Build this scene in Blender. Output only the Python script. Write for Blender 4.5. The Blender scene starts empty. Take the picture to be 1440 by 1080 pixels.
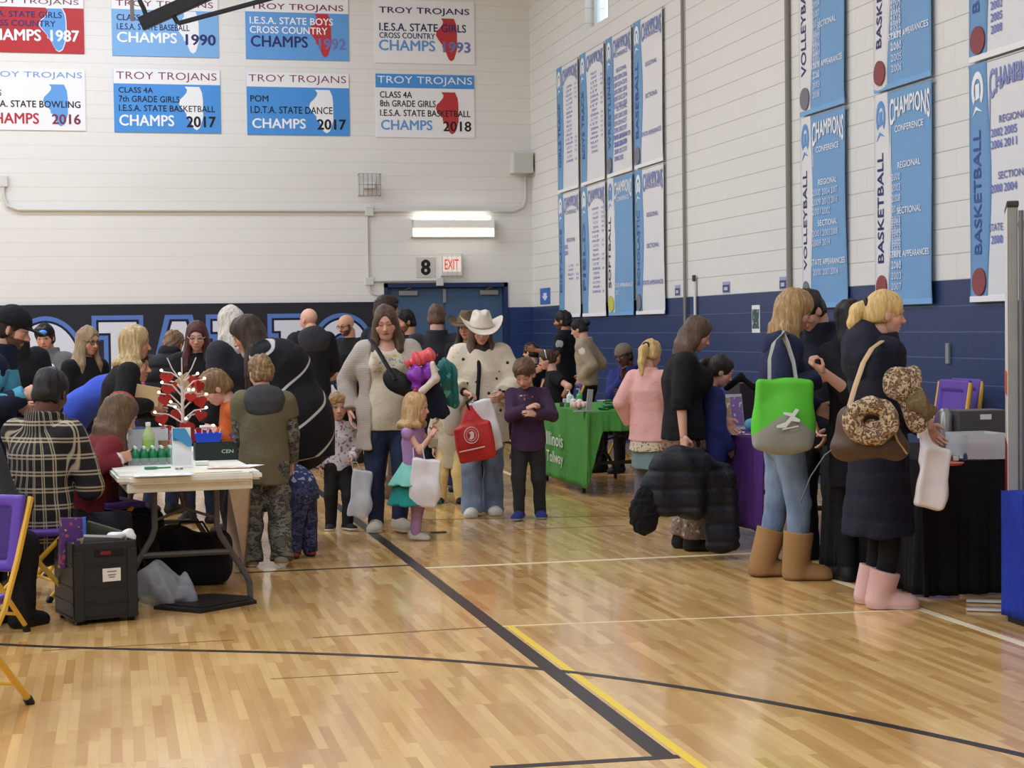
import bpy, bmesh, math, random
import numpy as np
from mathutils import Matrix, Vector
random.seed(7); rng = np.random.RandomState(7)
S_ = bpy.context.scene
COL = S_.collection
# ------------------------------------------------------------------ camera, light, exposure
F = 2400.0; CX, CY = 720.0, 540.0
CAM = np.array([0.0, 0.0, 1.49])
WX, YB, ROOMH = 6.41, 26.02, 8.2          # right wall, back wall, ceiling
def _n(v): v = np.asarray(v, float); return v / np.linalg.norm(v)
_y = _n([-560, -70, F]); _e = np.array([1, -.0131, 0]); _x = _n(_e - _e.dot(_y) * _y)
_z = np.cross(_x, _y); _z = _z if _z[1] < 0 else -_z
RT = np.array([_x[0], _y[0], _z[0]]); DN = np.array([_x[1], _y[1], _z[1]]); FW = np.array([_x[2], _y[2], _z[2]])
cam = bpy.data.cameras.new('camera'); camo = bpy.data.objects.new('camera', cam); COL.objects.link(camo)
cam.sensor_width = 36; cam.sensor_fit = 'HORIZONTAL'; cam.lens = 36 * F / 1440; cam.clip_end = 200
camo.matrix_world = Matrix(((RT[0], -DN[0], -FW[0], CAM[0]), (RT[1], -DN[1], -FW[1], CAM[1]), (RT[2], -DN[2], -FW[2], CAM[2]), (0, 0, 0, 1)))
S_.camera = camo
S_.view_settings.view_transform = 'Standard'; S_.view_settings.look = 'None'
S_.view_settings.gamma = 1; S_.view_settings.use_curve_mapping = False
S_.view_settings.exposure = 0.0
w = bpy.data.worlds.new('world'); S_.world = w; w.use_nodes = True
bg = w.node_tree.nodes['Background']; bg.inputs[0].default_value = (.85, .93, 1, 1); bg.inputs[1].default_value = 3.0
LAMP_W = 181
for lx in (-12, -8, -4, .2):
    for ly in (-2.5, 4, 10.5, 17, 23):
        l = bpy.data.lights.new('ceiling_light', 'AREA'); l.shape = 'RECTANGLE'; l.size = 2.4; l.size_y = 1.1
        l.energy = LAMP_W; l.color = (.765, .86, 1)
        lo = bpy.data.objects.new('ceiling_light', l); lo.location = (lx, ly, ROOMH - .35); COL.objects.link(lo)
# ------------------------------------------------------------------ pixel <-> place
def ray(px, py): return FW + RT * (px - CX) / F + DN * (py - CY) / F
def P(px, py, s): return CAM + ray(px, py) * (F / s)             # s = pixels per metre at that distance
def FL(px, py, z=0.0): r = ray(px, py); return CAM + r * ((z - CAM[2]) / r[2])
def BW(px, py, y=YB): r = ray(px, py); return CAM + r * (y / r[1])
def RW(px, py, x=WX): r = ray(px, py); return CAM + r * (x / r[0])
def G(px, s):                                                    # floor point at column px and scale s
    a = 472.0
    for _ in range(6):
        p = P(px, a, s); a += p[2] * s
    p = P(px, a, s); return np.array([p[0], p[1], 0.0])
# ------------------------------------------------------------------ materials
MATS = {}
def s2l(c): return tuple((x / 12.92 if x <= .04045 else ((x + .055) / 1.055) ** 2.4) for x in c)
def C(r, g, b): return s2l((r / 255., g / 255., b / 255.)) + (1,)
class NT:
    def __init__(s, name):
        s.m = bpy.data.materials.new(name); s.m.use_nodes = True; s.t = s.m.node_tree; s.b = s.t.nodes['Principled BSDF']
    def n(s, typ, **kw):
        n = s.t.nodes.new(typ)
        for k, v in kw.items():
            if k.startswith('i_'):
                k2 = k[2:]; k2 = int(k2) if k2.isdigit() else k2.replace('_', ' ')
                n.inputs[k2].default_value = v
            else: setattr(n, k, v)
        return n
    def l(s, a, b): s.t.links.new(a, b)
    def math(s, op, a, b=None):
        n = s.n('ShaderNodeMath', operation=op)
        for i, x in enumerate((a, b)):
            if x is None: continue
            if isinstance(x, (int, float)): n.inputs[i].default_value = x
            else: s.l(x, n.inputs[i])
        return n.outputs[0]
    def mix(s, f, a, b, blend='MIX'):
        n = s.n('ShaderNodeMix', data_type='RGBA', blend_type=blend)
        for i, x in ((0, f), (6, a), (7, b)):
            if isinstance(x, (int, float)): n.inputs[i].default_value = x
            elif isinstance(x, tuple): n.inputs[i].default_value = x
            else: s.l(x, n.inputs[i])
        return n.outputs[2]
    def ramp(s, f, stops, const=False):
        n = s.n('ShaderNodeValToRGB'); r = n.color_ramp
        if const: r.interpolation = 'CONSTANT'
        while len(r.elements) < len(stops): r.elements.new(.5)
        for e, (p, c) in zip(r.elements, stops): e.position = p; e.color = c
        s.l(f, n.inputs[0]); return n.outputs[0]
    def coords(s, scale=(1, 1, 1), rot=(0, 0, 0), src='Object'):
        tc = s.n('ShaderNodeTexCoord'); mp = s.n('ShaderNodeMapping'); mp.inputs['Scale'].default_value = scale; mp.inputs['Rotation'].default_value = rot
        s.l(tc.outputs[src], mp.inputs[0]); return mp.outputs[0]
    def noise(s, vec, scale, detail=3, rough=.5, dist=0):
        n = s.n('ShaderNodeTexNoise'); n.inputs['Scale'].default_value = scale; n.inputs['Detail'].default_value = detail; n.inputs['Roughness'].default_value = rough; n.inputs['Distortion'].default_value = dist
        if vec is not None: s.l(vec, n.inputs['Vector'])
        return n.outputs[0]
    def bump(s, h, strength=.3, dist=.01):
        n = s.n('ShaderNodeBump'); n.inputs['Strength'].default_value = strength; n.inputs['Distance'].default_value = dist; s.l(h, n.inputs['Height']); s.l(n.outputs[0], s.b.inputs['Normal'])
K0, K1 = (0, 0, 0, 1), (1, 1, 1, 1)
def mat(name, c, rough=.7, kind='plain', c2=None, c3=None, metal=0, emit=0, alpha=None, sc=1.0, spec=.3):
    key = (name, c, rough, kind, c2, c3, metal, emit, alpha, sc)
    if key in MATS: return MATS[key]
    t = NT(name); b = t.b
    b.inputs['Roughness'].default_value = rough; b.inputs['Metallic'].default_value = metal
    b.inputs['Specular IOR Level'].default_value = spec
    b.inputs['Base Color'].default_value = c
    if kind in ('plain', 'cloth', 'knit'):
        v = t.coords(); nz = t.noise(v, 9 * sc, 4)
        dark = tuple(x * .8 for x in c[:3]) + (1,)
        t.l(t.mix(nz, dark, tuple(min(1, x * 1.12) for x in c[:3]) + (1,)), b.inputs['Base Color'])
        if kind == 'cloth':
            pass
            t.bump(t.noise(v, 22 * sc, 3, .55, .8), .35, .02)
        if kind == 'knit':
            w_ = t.n('ShaderNodeTexWave', bands_direction='Z'); w_.inputs['Scale'].default_value = 40; w_.inputs['Distortion'].default_value = 3; t.l(v, w_.inputs[0])
            t.bump(w_.outputs[1], .4, .01)
    elif kind == 'flat': pass
    elif kind == 'denim':
        v = t.coords((1, 1, .5)); nz = t.noise(v, 7, 4, .6)
        t.l(t.ramp(nz, [(.3, c), (.7, c2 or c)]), b.inputs['Base Color']); t.bump(t.noise(v, 25, 3, .5, 1), .3, .02)
    elif kind == 'plaid':
        cur = c; v0 = t.coords((1, 1, 1)); sp_ = t.n('ShaderNodeSeparateXYZ'); t.l(v0, sp_.inputs[0]); cb_ = t.n('ShaderNodeCombineXYZ'); an = t.math('MULTIPLY', t.math('ARCTAN2', sp_.outputs[0], t.math('MULTIPLY', sp_.outputs[1], -1.0)), .24); t.l(an, cb_.inputs[0]); t.l(sp_.outputs[2], cb_.inputs[2]); v = cb_.outputs[0]
        for ax, off in (('X', 0), ('Z', .4), ('X', .10), ('Z', .50)):
            w_ = t.n('ShaderNodeTexWave', bands_direction=ax); w_.inputs['Scale'].default_value = 2.1 * sc; w_.inputs['Phase Offset'].default_value = off * 6.28 * 2; w_.inputs['Distortion'].default_value = .15
            t.l(v, w_.inputs[0]); f = t.ramp(w_.outputs[1], [(0, K0), (.955, K0), (.985, (.55,) * 3 + (1,)), (1, (.7,) * 3 + (1,))])
            cur = t.mix(f, cur, c2)
        t.l(cur, b.inputs['Base Color']); t.bump(t.noise(v, 20, 3, .5, 1), .4, .02)
    elif kind == 'camo':
        v = t.coords((1, 1, 1.6)); nz = t.noise(v, 13 * sc, 3, .6, .6)
        t.l(t.ramp(nz, [(0, c), (.43, c2), (.5, c3), (.58, c), (.66, c2)], True), b.inputs['Base Color']); t.bump(t.noise(v, 22, 3, .5, 1), .3, .02)
    elif kind == 'leopard':
        v = t.coords(); nz = t.noise(v, 38 * sc, 2, .5, 1.5)
        t.l(t.ramp(nz, [(0, c), (.42, c3 or c2), (.47, c2), (.56, c)]), b.inputs['Base Color']); t.bump(t.noise(v, 60, 4), .6, .03)
    elif kind == 'stripes':
        v = t.coords((1, 1, 1), (.35, .5, 0)); w_ = t.n('ShaderNodeTexWave', bands_direction='Z'); w_.inputs['Scale'].default_value = 1.35 * sc; w_.inputs['Distortion'].default_value = 2.2; w_.inputs['Detail Scale'].default_value = .7; t.l(v, w_.inputs[0])
        f = t.ramp(w_.outputs[1], [(0, K0), (.983, K0), (.993, K1)]); t.l(t.mix(f, c, c2), b.inputs['Base Color']); t.bump(t.noise(v, 20, 3), .3, .02)
    elif kind == 'puffer':
        v = t.coords(); w_ = t.n('ShaderNodeTexWave', bands_direction='Z', wave_profile='SIN'); w_.inputs['Scale'].default_value = 2.6 * sc; w_.inputs['Distortion'].default_value = .8; t.l(v, w_.inputs[0])
        h = t.math('ADD', t.math('POWER', w_.outputs[1], .4), t.math('MULTIPLY', t.noise(v, 16, 3), .5)); t.bump(h, .5, .03)
    elif kind == 'dots':
        v = t.coords(); vo = t.n('ShaderNodeTexVoronoi'); vo.inputs['Scale'].default_value = 8.5 * sc; vo.inputs['Randomness'].default_value = .7; t.l(v, vo.inputs[0])
        f = t.ramp(vo.outputs['Distance'], [(0, K1), (.13, K1), (.17, K0)]); t.l(t.mix(f, c, c2), b.inputs['Base Color']); t.bump(t.noise(v, 20, 3, .5, 1), .35, .02)
    elif kind == 'fur':
        v = t.coords(); nz = t.noise(v, 60 * sc, 4, .7, 1); t.l(t.mix(nz, tuple(x * .35 for x in c[:3]) + (1,), c), b.inputs['Base Color']); t.bump(nz, 1, .05)
    elif kind == 'hair':
        v = t.coords((1, 1, .13)); nz = t.noise(v, 70 * sc, 3, .6, .4); nz2 = t.noise(t.coords((1, 1, .3)), 14, 2)
        t.l(t.ramp(t.math('ADD', t.math('MULTIPLY', nz, .7), t.math('MULTIPLY', nz2, .3)), [(.3, tuple(x * .55 for x in c[:3]) + (1,)), (.5, c), (.68, c2 or tuple(min(1, x * 1.5) for x in c[:3]) + (1,))]), b.inputs['Base Color'])
        t.bump(nz, .6, .012)
    elif kind == 'print':
        v = t.coords((1, 1, 1)); nz = t.noise(v, 30 * sc, 2, .4, .5)
        t.l(t.ramp(nz, [(0, c2), (.36, c), (.63, c3 or c2)], True), b.inputs['Base Color'])
    elif kind == 'skin':
        a = t.n('ShaderNodeVertexColor'); a.layer_name = 'tint'; t.l(a.outputs[0], b.inputs['Base Color'])
        b.inputs['Subsurface Weight'].default_value = .06; b.inputs['Subsurface Radius'].default_value = (.02, .008, .004); b.inputs['Subsurface Scale'].default_value = .3
    elif kind == 'glass':
        b.inputs['Transmission Weight'].default_value = .95; b.inputs['IOR'].default_value = 1.15
    if emit: b.inputs['Emission Color'].default_value = c; b.inputs['Emission Strength'].default_value = emit
    if alpha is not None: b.inputs['Alpha'].default_value = alpha
    MATS[key] = t.m; return t.m
# ------------------------------------------------------------------ objects
def tag(o, label=None, cat=None, group=None, kind=None):
    if label: o['label'] = label
    if cat: o['category'] = cat
    if group: o['group'] = group
    if kind: o['kind'] = kind
    return o
def mesh_np(name, V, polys, mats, smooth=False, mi=None, col=None):
    me = bpy.data.meshes.new(name); V = np.asarray(V, np.float32)
    if isinstance(polys, np.ndarray) and polys.ndim == 2:
        n, k = polys.shape; me.vertices.add(len(V)); me.vertices.foreach_set('co', V.ravel()); me.loops.add(n * k); me.loops.foreach_set('vertex_index', polys.ravel().astype(np.int32))
        me.polygons.add(n); me.polygons.foreach_set('loop_start', np.arange(0, n * k, k, dtype=np.int32))
        try: me.polygons.foreach_set('loop_total', np.full(n, k, np.int32))
        except Exception: pass
    else: me.from_pydata([tuple(map(float, v)) for v in V], [], [tuple(map(int, p)) for p in polys])
    for m in (mats if isinstance(mats, (list, tuple)) else [mats]): me.materials.append(m)
    if mi is not None: me.polygons.foreach_set('material_index', np.asarray(mi, np.int32))
    if col is not None:
        a = me.color_attributes.new('tint', 'FLOAT_COLOR', 'POINT'); a.data.foreach_set('color', np.asarray(col, np.float32).ravel())
    me.update(calc_edges=True); me.validate()
    if smooth: me.polygons.foreach_set('use_smooth', np.ones(len(me.polygons), bool))
    return me
def link(name, me, parent=None, M=None):
    o = bpy.data.objects.new(name, me); COL.objects.link(o)
    if parent is not None: o.parent = parent
    if M is not None: o.matrix_local = M
    return o
def empty(name, loc=(0, 0, 0), rz=0, M=None):
    o = bpy.data.objects.new(name, None); COL.objects.link(o); o.empty_display_size = .1
    if M is not None: o.matrix_world = M
    else: o.location = tuple(loc); o.rotation_euler = (0, 0, rz)
    return o
class MB:                                                       # mesh collector of boxes, tubes and polygons
    def __init__(s): s.V = []; s.P = []; s.I = []
    def add(s, V, Pl, mi=0):
        o = len(s.V); s.V += [tuple(v) for v in V]; s.P += [tuple(i + o for i in p) for p in Pl]; s.I += [mi] * len(Pl); return s
    def box(s, c, d, R=None, mi=0, bev=0.0):
        c = np.array(c, float); h = np.array(d, float) / 2
        if bev <= 0:
            V = np.array([[x, y, z] for x in (-1, 1) for y in (-1, 1) for z in (-1, 1)], float) * h
            Pl = [(0, 1, 3, 2), (4, 6, 7, 5), (0, 4, 5, 1), (2, 3, 7, 6), (0, 2, 6, 4), (1, 5, 7, 3)]
        else:
            bm = bmesh.new(); bmesh.ops.create_cube(bm, size=1); bmesh.ops.scale(bm, vec=tuple(2 * h), verts=bm.verts)
            bmesh.ops.bevel(bm, geom=bm.edges[:], offset=bev, segments=2, affect='EDGES', profile=.6)
            bm.verts.index_update(); V = np.array([v.co[:] for v in bm.verts]); Pl = [[v.index for v in f.verts] for f in bm.faces]; bm.free()
        if R is not None: V = V @ np.array(R).T
        return s.add(V + c, Pl, mi)
    def tube(s, pts, r, n=8, mi=0, closed=False, flat=1.0, rs=None):
        pts = [np.array(p, float) for p in pts]; m = len(pts); V = []; prev = None
        for i, p in enumerate(pts):
            if closed: t = pts[(i + 1) % m] - pts[i - 1]
            else: t = pts[min(i + 1, m - 1)] - pts[max(i - 1, 0)]
            t = _n(t)
            if prev is None:
                a = np.array([0, 0, 1.]) if abs(t[2]) < .9 else np.array([1., 0, 0]); u = _n(np.cross(t, a))
            else: u = _n(prev - t * prev.dot(t))
            prev = u; v = np.cross(t, u); rr = rs[i] if rs is not None else r
            for k in range(n):
                a = 2 * math.pi * k / n; V.append(p + u * math.cos(a) * rr + v * math.sin(a) * rr * flat)
        Pl = []
        for i in range(m if closed else m - 1):
            j = (i + 1) % m
            for k in range(n): k2 = (k + 1) % n; Pl.append((i * n + k, i * n + k2, j * n + k2, j * n + k))
        if not closed: Pl.append(tuple(range(n))[::-1]); Pl.append(tuple((m - 1) * n + k for k in range(n)))
        return s.add(V, Pl, mi)
    def lathe(s, prof, c=(0, 0, 0), n=20, mi=0, R=None, sx=1, sy=1):
        V = []; Pl = []
        for (r, z) in prof:
            for k in range(n): a = 2 * math.pi * k / n; V.append((r * math.cos(a) * sx, r * math.sin(a) * sy, z))
        for i in range(len(prof) - 1):
            for k in range(n): k2 = (k + 1) % n; Pl.append((i * n + k, i * n + k2, (i + 1) * n + k2, (i + 1) * n + k))
        Pl.append(tuple(range(n))[::-1]); Pl.append(tuple((len(prof) - 1) * n + k for k in range(n)))
        V = np.array(V)
        if R is not None: V = V @ np.array(R).T
        return s.add(V + np.array(c), Pl, mi)
    def prism(s, poly, z0, z1, mi=0):                           # polygon in xy, extruded in z
        n = len(poly); V = [(x, y, z0) for x, y in poly] + [(x, y, z1) for x, y in poly]
        Pl = [tuple(range(n))[::-1], tuple(range(n, 2 * n))] + [(i, (i + 1) % n, n + (i + 1) % n, n + i) for i in range(n)]
        return s.add(V, Pl, mi)
    def build(s, name, mats, parent=None, smooth=False, M=None, xf=None):
        V = np.array(s.V, float)
        if xf is not None: V = xf(V)
        me = mesh_np(name, V, s.P, mats, smooth, s.I)
        o = link(name, me, parent, M)
        if smooth:
            try: me.set_sharp_from_angle(angle=math.radians(40))
            except Exception: pass
        return o
def frame(o, u, v):
    u = _n(u); v = np.asarray(v, float); v = _n(v - u * v.dot(u)); n = np.cross(u, v)
    return Matrix(((u[0], v[0], n[0], o[0]), (u[1], v[1], n[1], o[1]), (u[2], v[2], n[2], o[2]), (0, 0, 0, 1)))
_TX = {}
def text_mb(s, w=None, h=.1, bold=0.0, x=0, y=0, align='L', extr=.003, z=0, vert=False, shear=0):
    """lettering fitted to height h (capital height) and, if given, width w; lower-left corner at x, y"""
    key = (s, bold, extr)
    if key not in _TX:
        cu = bpy.data.curves.new('t', 'FONT'); cu.body = s; cu.size = 1; cu.offset = min(bold, 0); cu.resolution_u = 3; cu.space_character = 1.02
        ob = bpy.data.objects.new('t', cu); COL.objects.link(ob); me = bpy.data.meshes.new_from_object(ob)
        V = np.array([v.co[:] for v in me.vertices]); Pl = [list(p.vertices) for p in me.polygons]
        bpy.data.objects.remove(ob); bpy.data.meshes.remove(me); bpy.data.curves.remove(cu)
        if bold > 0:
            n0 = len(V); sh = [(-1, 0), (1, 0), (0, 1), (0, -1)]; Vs = [V + np.array([a * bold * 1.6, b * bold * 1.1, .00012 * i]) for i, (a, b) in enumerate(sh)]; Pl = [[q + n0 * i for q in p] for i in range(4) for p in Pl]; V = np.concatenate(Vs)
        _TX[key] = (V, Pl)
    V, Pl = _TX[key]; V = V.copy(); mn, mx = V.min(0), V.max(0)
    V[:, 0] -= mn[0]; V[:, 1] -= mn[1]; sy = h / (mx[1] - mn[1]); sx = sy if w is None else w / (mx[0] - mn[0])
    V[:, 0] *= sx; V[:, 1] *= sy; W = (mx[0] - mn[0]) * sx
    V[:, 0] -= {'L': 0, 'C': W / 2, 'R': W}[align]
    if vert: V[:, [0, 1]] = np.stack([-V[:, 1], V[:, 0]], 1)
    V[:, 0] += x; V[:, 1] += y; V[:, 2] += z
    return V, Pl
# ------------------------------------------------------------------ signed-distance solids -> smooth meshes
f32 = np.float32
def cone(a, b, ra, rb, side=None, ratio=1.0, cap=(0, 0)):
    """tapered round bar; side = direction in which it keeps full radius, ratio = thickness across it"""
    a = np.array(a, float); b = np.array(b, float); L = max(np.linalg.norm(b - a), 1e-5); t = (b - a) / L; R = max(ra, rb)
    sd = None
    if side is not None:
        sd = np.asarray(side, float); sd = sd - t * sd.dot(t); sd = _n(sd); dp = np.cross(t, sd)
    def f(Q):
        q = Q - a.astype(f32); h = q @ t.astype(f32); hc = np.clip(h, 0, L); r = ra + (rb - ra) * (hc / L)
        if sd is None:
            p = q - hc[:, None] * t.astype(f32); d = np.sqrt((p * p).sum(1)) - r
        else:
            x = q @ sd.astype(f32); y = (q @ dp.astype(f32)) / ratio; z = (h - hc); d = (np.sqrt(x * x + y * y + z * z) - r) * min(1, ratio * 1.25)
        if cap[0]: d = np.maximum(d, -h)
        if cap[1]: d = np.maximum(d, h - L)
        return d
    m = R; return (f, np.minimum(a, b) - m, np.maximum(a, b) + m)
def ell(c, rad, R=None):
    c = np.array(c, float); rad = np.array(rad, float); R = np.eye(3) if R is None else np.array(R, float)
    def f(Q):
        q = (Q - c.astype(f32)) @ R.astype(f32); k = np.sqrt(((q / rad.astype(f32)) ** 2).sum(1)); k2 = np.sqrt(((q / (rad * rad).astype(f32)) ** 2).sum(1)) + 1e-6
        return k * (k - 1) / k2
    e = np.sqrt(((R * rad) ** 2).sum(1)); return (f, c - e, c + e)
def rbox(c, half, R=None, rd=.01):
    c = np.array(c, float); half = np.array(half, float) - rd; R = np.eye(3) if R is None else np.array(R, float)
    def f(Q):
        q = np.abs((Q - c.astype(f32)) @ R.astype(f32)) - half.astype(f32); return np.sqrt((np.maximum(q, 0) ** 2).sum(1)) + np.minimum(q.max(1), 0) - rd
    e = (np.abs(R) * (half + rd)).sum(1); return (f, c - e, c + e)
def plane(p, n):
    p = np.array(p, float); n = _n(n)
    return (lambda Q: (Q - p.astype(f32)) @ n.astype(f32), None, None)
def wob(amp, fr, seed=0, st=(1, 1, 1)):
    r = np.random.RandomState(seed); D = r.randn(6, 3); D /= np.linalg.norm(D, axis=1)[:, None]; ph = r.rand(6) * 6.28; sc = np.array(st, float)
    def f(Q):
        q = Q * sc.astype(f32); o = 0
        for i in range(3): o = o + np.sin((q @ D[i].astype(f32)) * fr * (1 + .45 * i) + ph[i] + 1.3 * np.sin((q @ D[i + 3].astype(f32)) * fr * .6 + ph[i + 3])) / (1 + .5 * i)
        return o * (amp / 2)
    return f
def quilt(amp, sp, ax=(0, 0, 1), off=0.0):
    a = _n(ax)
    def f(Q): return amp * (np.abs(np.cos((Q @ a.astype(f32) + off) * (math.pi / sp))) ** 8 - .2)
    return f
def ev(ops, Q):
    d = None
    for o in ops:
        if o[0] == '~': d = d + o[1](Q); continue
        v = o[1][0](Q); k = o[2] if len(o) > 2 else 0
        if d is None: d = v; continue
        if o[0] == '+':
            if k: h = np.maximum(k - np.abs(d - v), 0) / k; d = np.minimum(d, v) - h * h * k * .25
            else: d = np.minimum(d, v)
        else:
            if o[0] == '-': v = -v
            if k: h = np.maximum(k - np.abs(d - v), 0) / k; d = np.maximum(d, v) + h * h * k * .25
            else: d = np.maximum(d, v)
    return d
def sdf(ops, h):
    lo = np.min([o[1][1] for o in ops if o[0] == '+'], 0) - 3 * h - .02; hi = np.max([o[1][2] for o in ops if o[0] == '+'], 0) + 3 * h + .02
    B = 4; nb = np.ceil((hi - lo) / (h * B)).astype(int) + 1; n = nb * B
    ax = [lo[i] + h * (np.arange(nb[i]) * B + (B - 1) / 2) for i in range(3)]
    Cc = np.stack(np.meshgrid(*ax, indexing='ij'), -1).reshape(-1, 3).astype(f32)
    dc = ev(ops, Cc).reshape(nb)
    act = np.abs(dc) < h * B * 1.5 + .012
    Fg = np.repeat(np.repeat(np.repeat(dc, B, 0), B, 1), B, 2).astype(f32)
    bi = np.argwhere(act)
    if len(bi) == 0: return np.zeros((0, 3)), np.zeros((0, 4), int)
    off = np.stack(np.meshgrid(*[np.arange(B)] * 3, indexing='ij'), -1).reshape(-1, 3)
    ii = (bi[:, None, :] * B + off[None]).reshape(-1, 3)
    Fg[ii[:, 0], ii[:, 1], ii[:, 2]] = ev(ops, (lo + ii * h).astype(f32))
    Fg[[0, -1]] = 1; Fg[:, [0, -1]] = 1; Fg[:, :, [0, -1]] = 1
    ins = Fg < 0; c = np.zeros(n - 1, np.int8); sl = [(slice(0, -1), slice(1, None))] * 3
    cor = [(x, y, z) for x in (0, 1) for y in (0, 1) for z in (0, 1)]
    for k in cor: c += ins[sl[0][k[0]], sl[1][k[1]], sl[2][k[2]]]
    A = (c > 0) & (c < 8); idx = -np.ones(n - 1, np.int32); I = np.argwhere(A); idx[A] = np.arange(len(I))
    acc = np.zeros((len(I), 3)); cnt = np.zeros(len(I))
    for a in cor:
        for ax_ in range(3):
            if a[ax_]: continue
            b = list(a); b[ax_] = 1; fa = Fg[tuple((I + a).T)]; fb = Fg[tuple((I + b).T)]; m = (fa < 0) != (fb < 0)
            t = fa[m] / (fa[m] - fb[m]); q = np.tile(np.array(a, float), (m.sum(), 1)); q[:, ax_] += t; acc[m] += q; cnt[m] += 1
    V = lo + h * (I + acc / np.maximum(cnt, 1)[:, None]); Qs = []
    for ax_ in range(3):
        s0 = [slice(1, -1)] * 3; s1 = [slice(1, -1)] * 3; s0[ax_] = slice(0, -1); s1[ax_] = slice(1, None)
        a = ins[tuple(s0)]; b = ins[tuple(s1)]; d = np.argwhere(a != b)
        base = d.copy(); u, v = [(1, 2), (2, 0), (0, 1)][ax_]
        for q in (u, v): base[:, q] += 1
        sgn = a[tuple(d.T)]
        e = np.eye(3, dtype=int)
        q4 = np.stack([idx[tuple((base - e[u] - e[v]).T)], idx[tuple((base - e[v]).T)], idx[tuple(base.T)], idx[tuple((base - e[u]).T)]], 1)
        q4[~sgn] = q4[~sgn][:, ::-1]; Qs.append(q4)
    Q = np.concatenate(Qs); Q = Q[(Q >= 0).all(1)]
    return V, Q
def solid(name, ops, h, m, parent=None, M=None, mi=None, local=None):
    V, Q = sdf(ops, h)
    if local is not None: V = V - np.asarray(local)
    me = mesh_np(name, V, Q, m, True, None if mi is None else mi(V[Q].mean(1)))
    return link(name, me, parent, M)
# ------------------------------------------------------------------ setting
def block_wall_mat(name, c, rough, axis, joint, bumpv=.5):
    t = NT(name); v = t.n('ShaderNodeNewGeometry').outputs['Position']
    sp = t.n('ShaderNodeSeparateXYZ'); t.l(v, sp.inputs[0]); cb = t.n('ShaderNodeCombineXYZ'); t.l(sp.outputs[axis], cb.inputs[0]); t.l(sp.outputs[2], cb.inputs[1])
    br = t.n('ShaderNodeTexBrick'); t.l(cb.outputs[0], br.inputs[0]); br.inputs['Scale'].default_value = 1; br.inputs['Brick Width'].default_value = .4064; br.inputs['Row Height'].default_value = .2032
    br.inputs['Mortar Size'].default_value = .005; br.inputs['Mortar Smooth'].default_value = .3; br.inputs['Bias'].default_value = 0
    nz = t.noise(v, .7, 4); nz2 = t.noise(v, 30, 4)
    base = t.mix(nz, tuple(x * .93 for x in c[:3]) + (1,), c)
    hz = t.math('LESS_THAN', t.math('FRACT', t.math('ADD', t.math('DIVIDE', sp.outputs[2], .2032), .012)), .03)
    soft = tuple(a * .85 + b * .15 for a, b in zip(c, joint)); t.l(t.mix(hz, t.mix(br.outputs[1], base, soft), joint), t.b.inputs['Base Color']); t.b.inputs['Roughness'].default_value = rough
    h = t.math('ADD', t.math('MULTIPLY', br.outputs[1], -1.0), t.math('MULTIPLY', nz2, .12)); t.bump(h, bumpv, .02); return t.m
def paint(name, c, rough=.5): return mat(name, c, rough, 'flat')
WHITE_R = block_wall_mat('white_block_side', C(226, 225, 221), .55, 1, C(176, 175, 170))  # darker joints put groove shade, along with dirt, into the white wall colour
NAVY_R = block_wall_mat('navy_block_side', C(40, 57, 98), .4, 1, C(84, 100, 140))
WHITE_B = block_wall_mat('white_block_end', C(226, 225, 221), .55, 0, C(205, 204, 199), .3)
NAVY_B = block_wall_mat('navy_block_end', C(32, 56, 112), .4, 0, C(50, 70, 120))
ZN = 1.83
def wall_boxes(name, xs, zs, holes, mats, place):
    mb = MB()
    for i in range(len(xs) - 1):
        for j in range(len(zs) - 1):
            cx, cz = (xs[i] + xs[i + 1]) / 2, (zs[j] + zs[j + 1]) / 2
            if any(a < cx < b and c < cz < d for a, b, c, d in holes): continue
            place(mb, xs[i], xs[i + 1], zs[j], zs[j + 1], 1 if cz < ZN else 0)
    o = mb.build(name, mats); o['kind'] = 'structure'; return o
TH = .3
DX0, DX1, DZ = BW(540, 420)[0], BW(714, 420)[0], BW(628, 397.6)[2]
def pb(mb, a, b, c, d, mi): mb.box(((a + b) / 2, YB + TH / 2, (c + d) / 2), (b - a, TH, d - c), mi=mi)
MX1 = BW(531, 480)[0]
wall_boxes('wall_back', [-14, MX1 + .09, DX0, DX1, WX + TH], [0, ZN, DZ, ROOMH], [(DX0, DX1, 0, DZ)], [WHITE_B, NAVY_B], pb)
win = []
for a, b, e in ((826, 860, 42), (891, 930, 1)):
    ya, yb = RW(a, 300)[1], RW(b, 300)[1]; win.append((yb, ya))
WZ0 = RW(826, 42)[2]; WZ1 = 7.3
ys = sorted([-8, YB + TH] + [v for ab in win for v in ab])
def pr(mb, a, b, c, d, mi): mb.box((WX + TH / 2, (a + b) / 2, (c + d) / 2), (TH, b - a, d - c), mi=mi)
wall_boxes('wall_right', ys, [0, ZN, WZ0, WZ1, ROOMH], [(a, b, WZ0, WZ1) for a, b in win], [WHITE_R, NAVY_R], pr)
def shell(name, c, d, m):
    o = MB().box(c, d).build(name, m); o['kind'] = 'structure'; return o
shell('wall_left', (-14.15, 9, ROOMH / 2), (.3, 35, ROOMH), paint('white_paint', C(216, 215, 210)))
shell('wall_front', (-4, -8.15, ROOMH / 2), (22, .3, ROOMH), paint('white_paint_front', C(216, 215, 210)))
shell('ceiling', (-4, 9, ROOMH + .1), (22, 36, .2), paint('ceiling_white', C(200, 200, 198)))
FRAME_W = paint('window_frame_white', C(200, 203, 205), .4)
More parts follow.
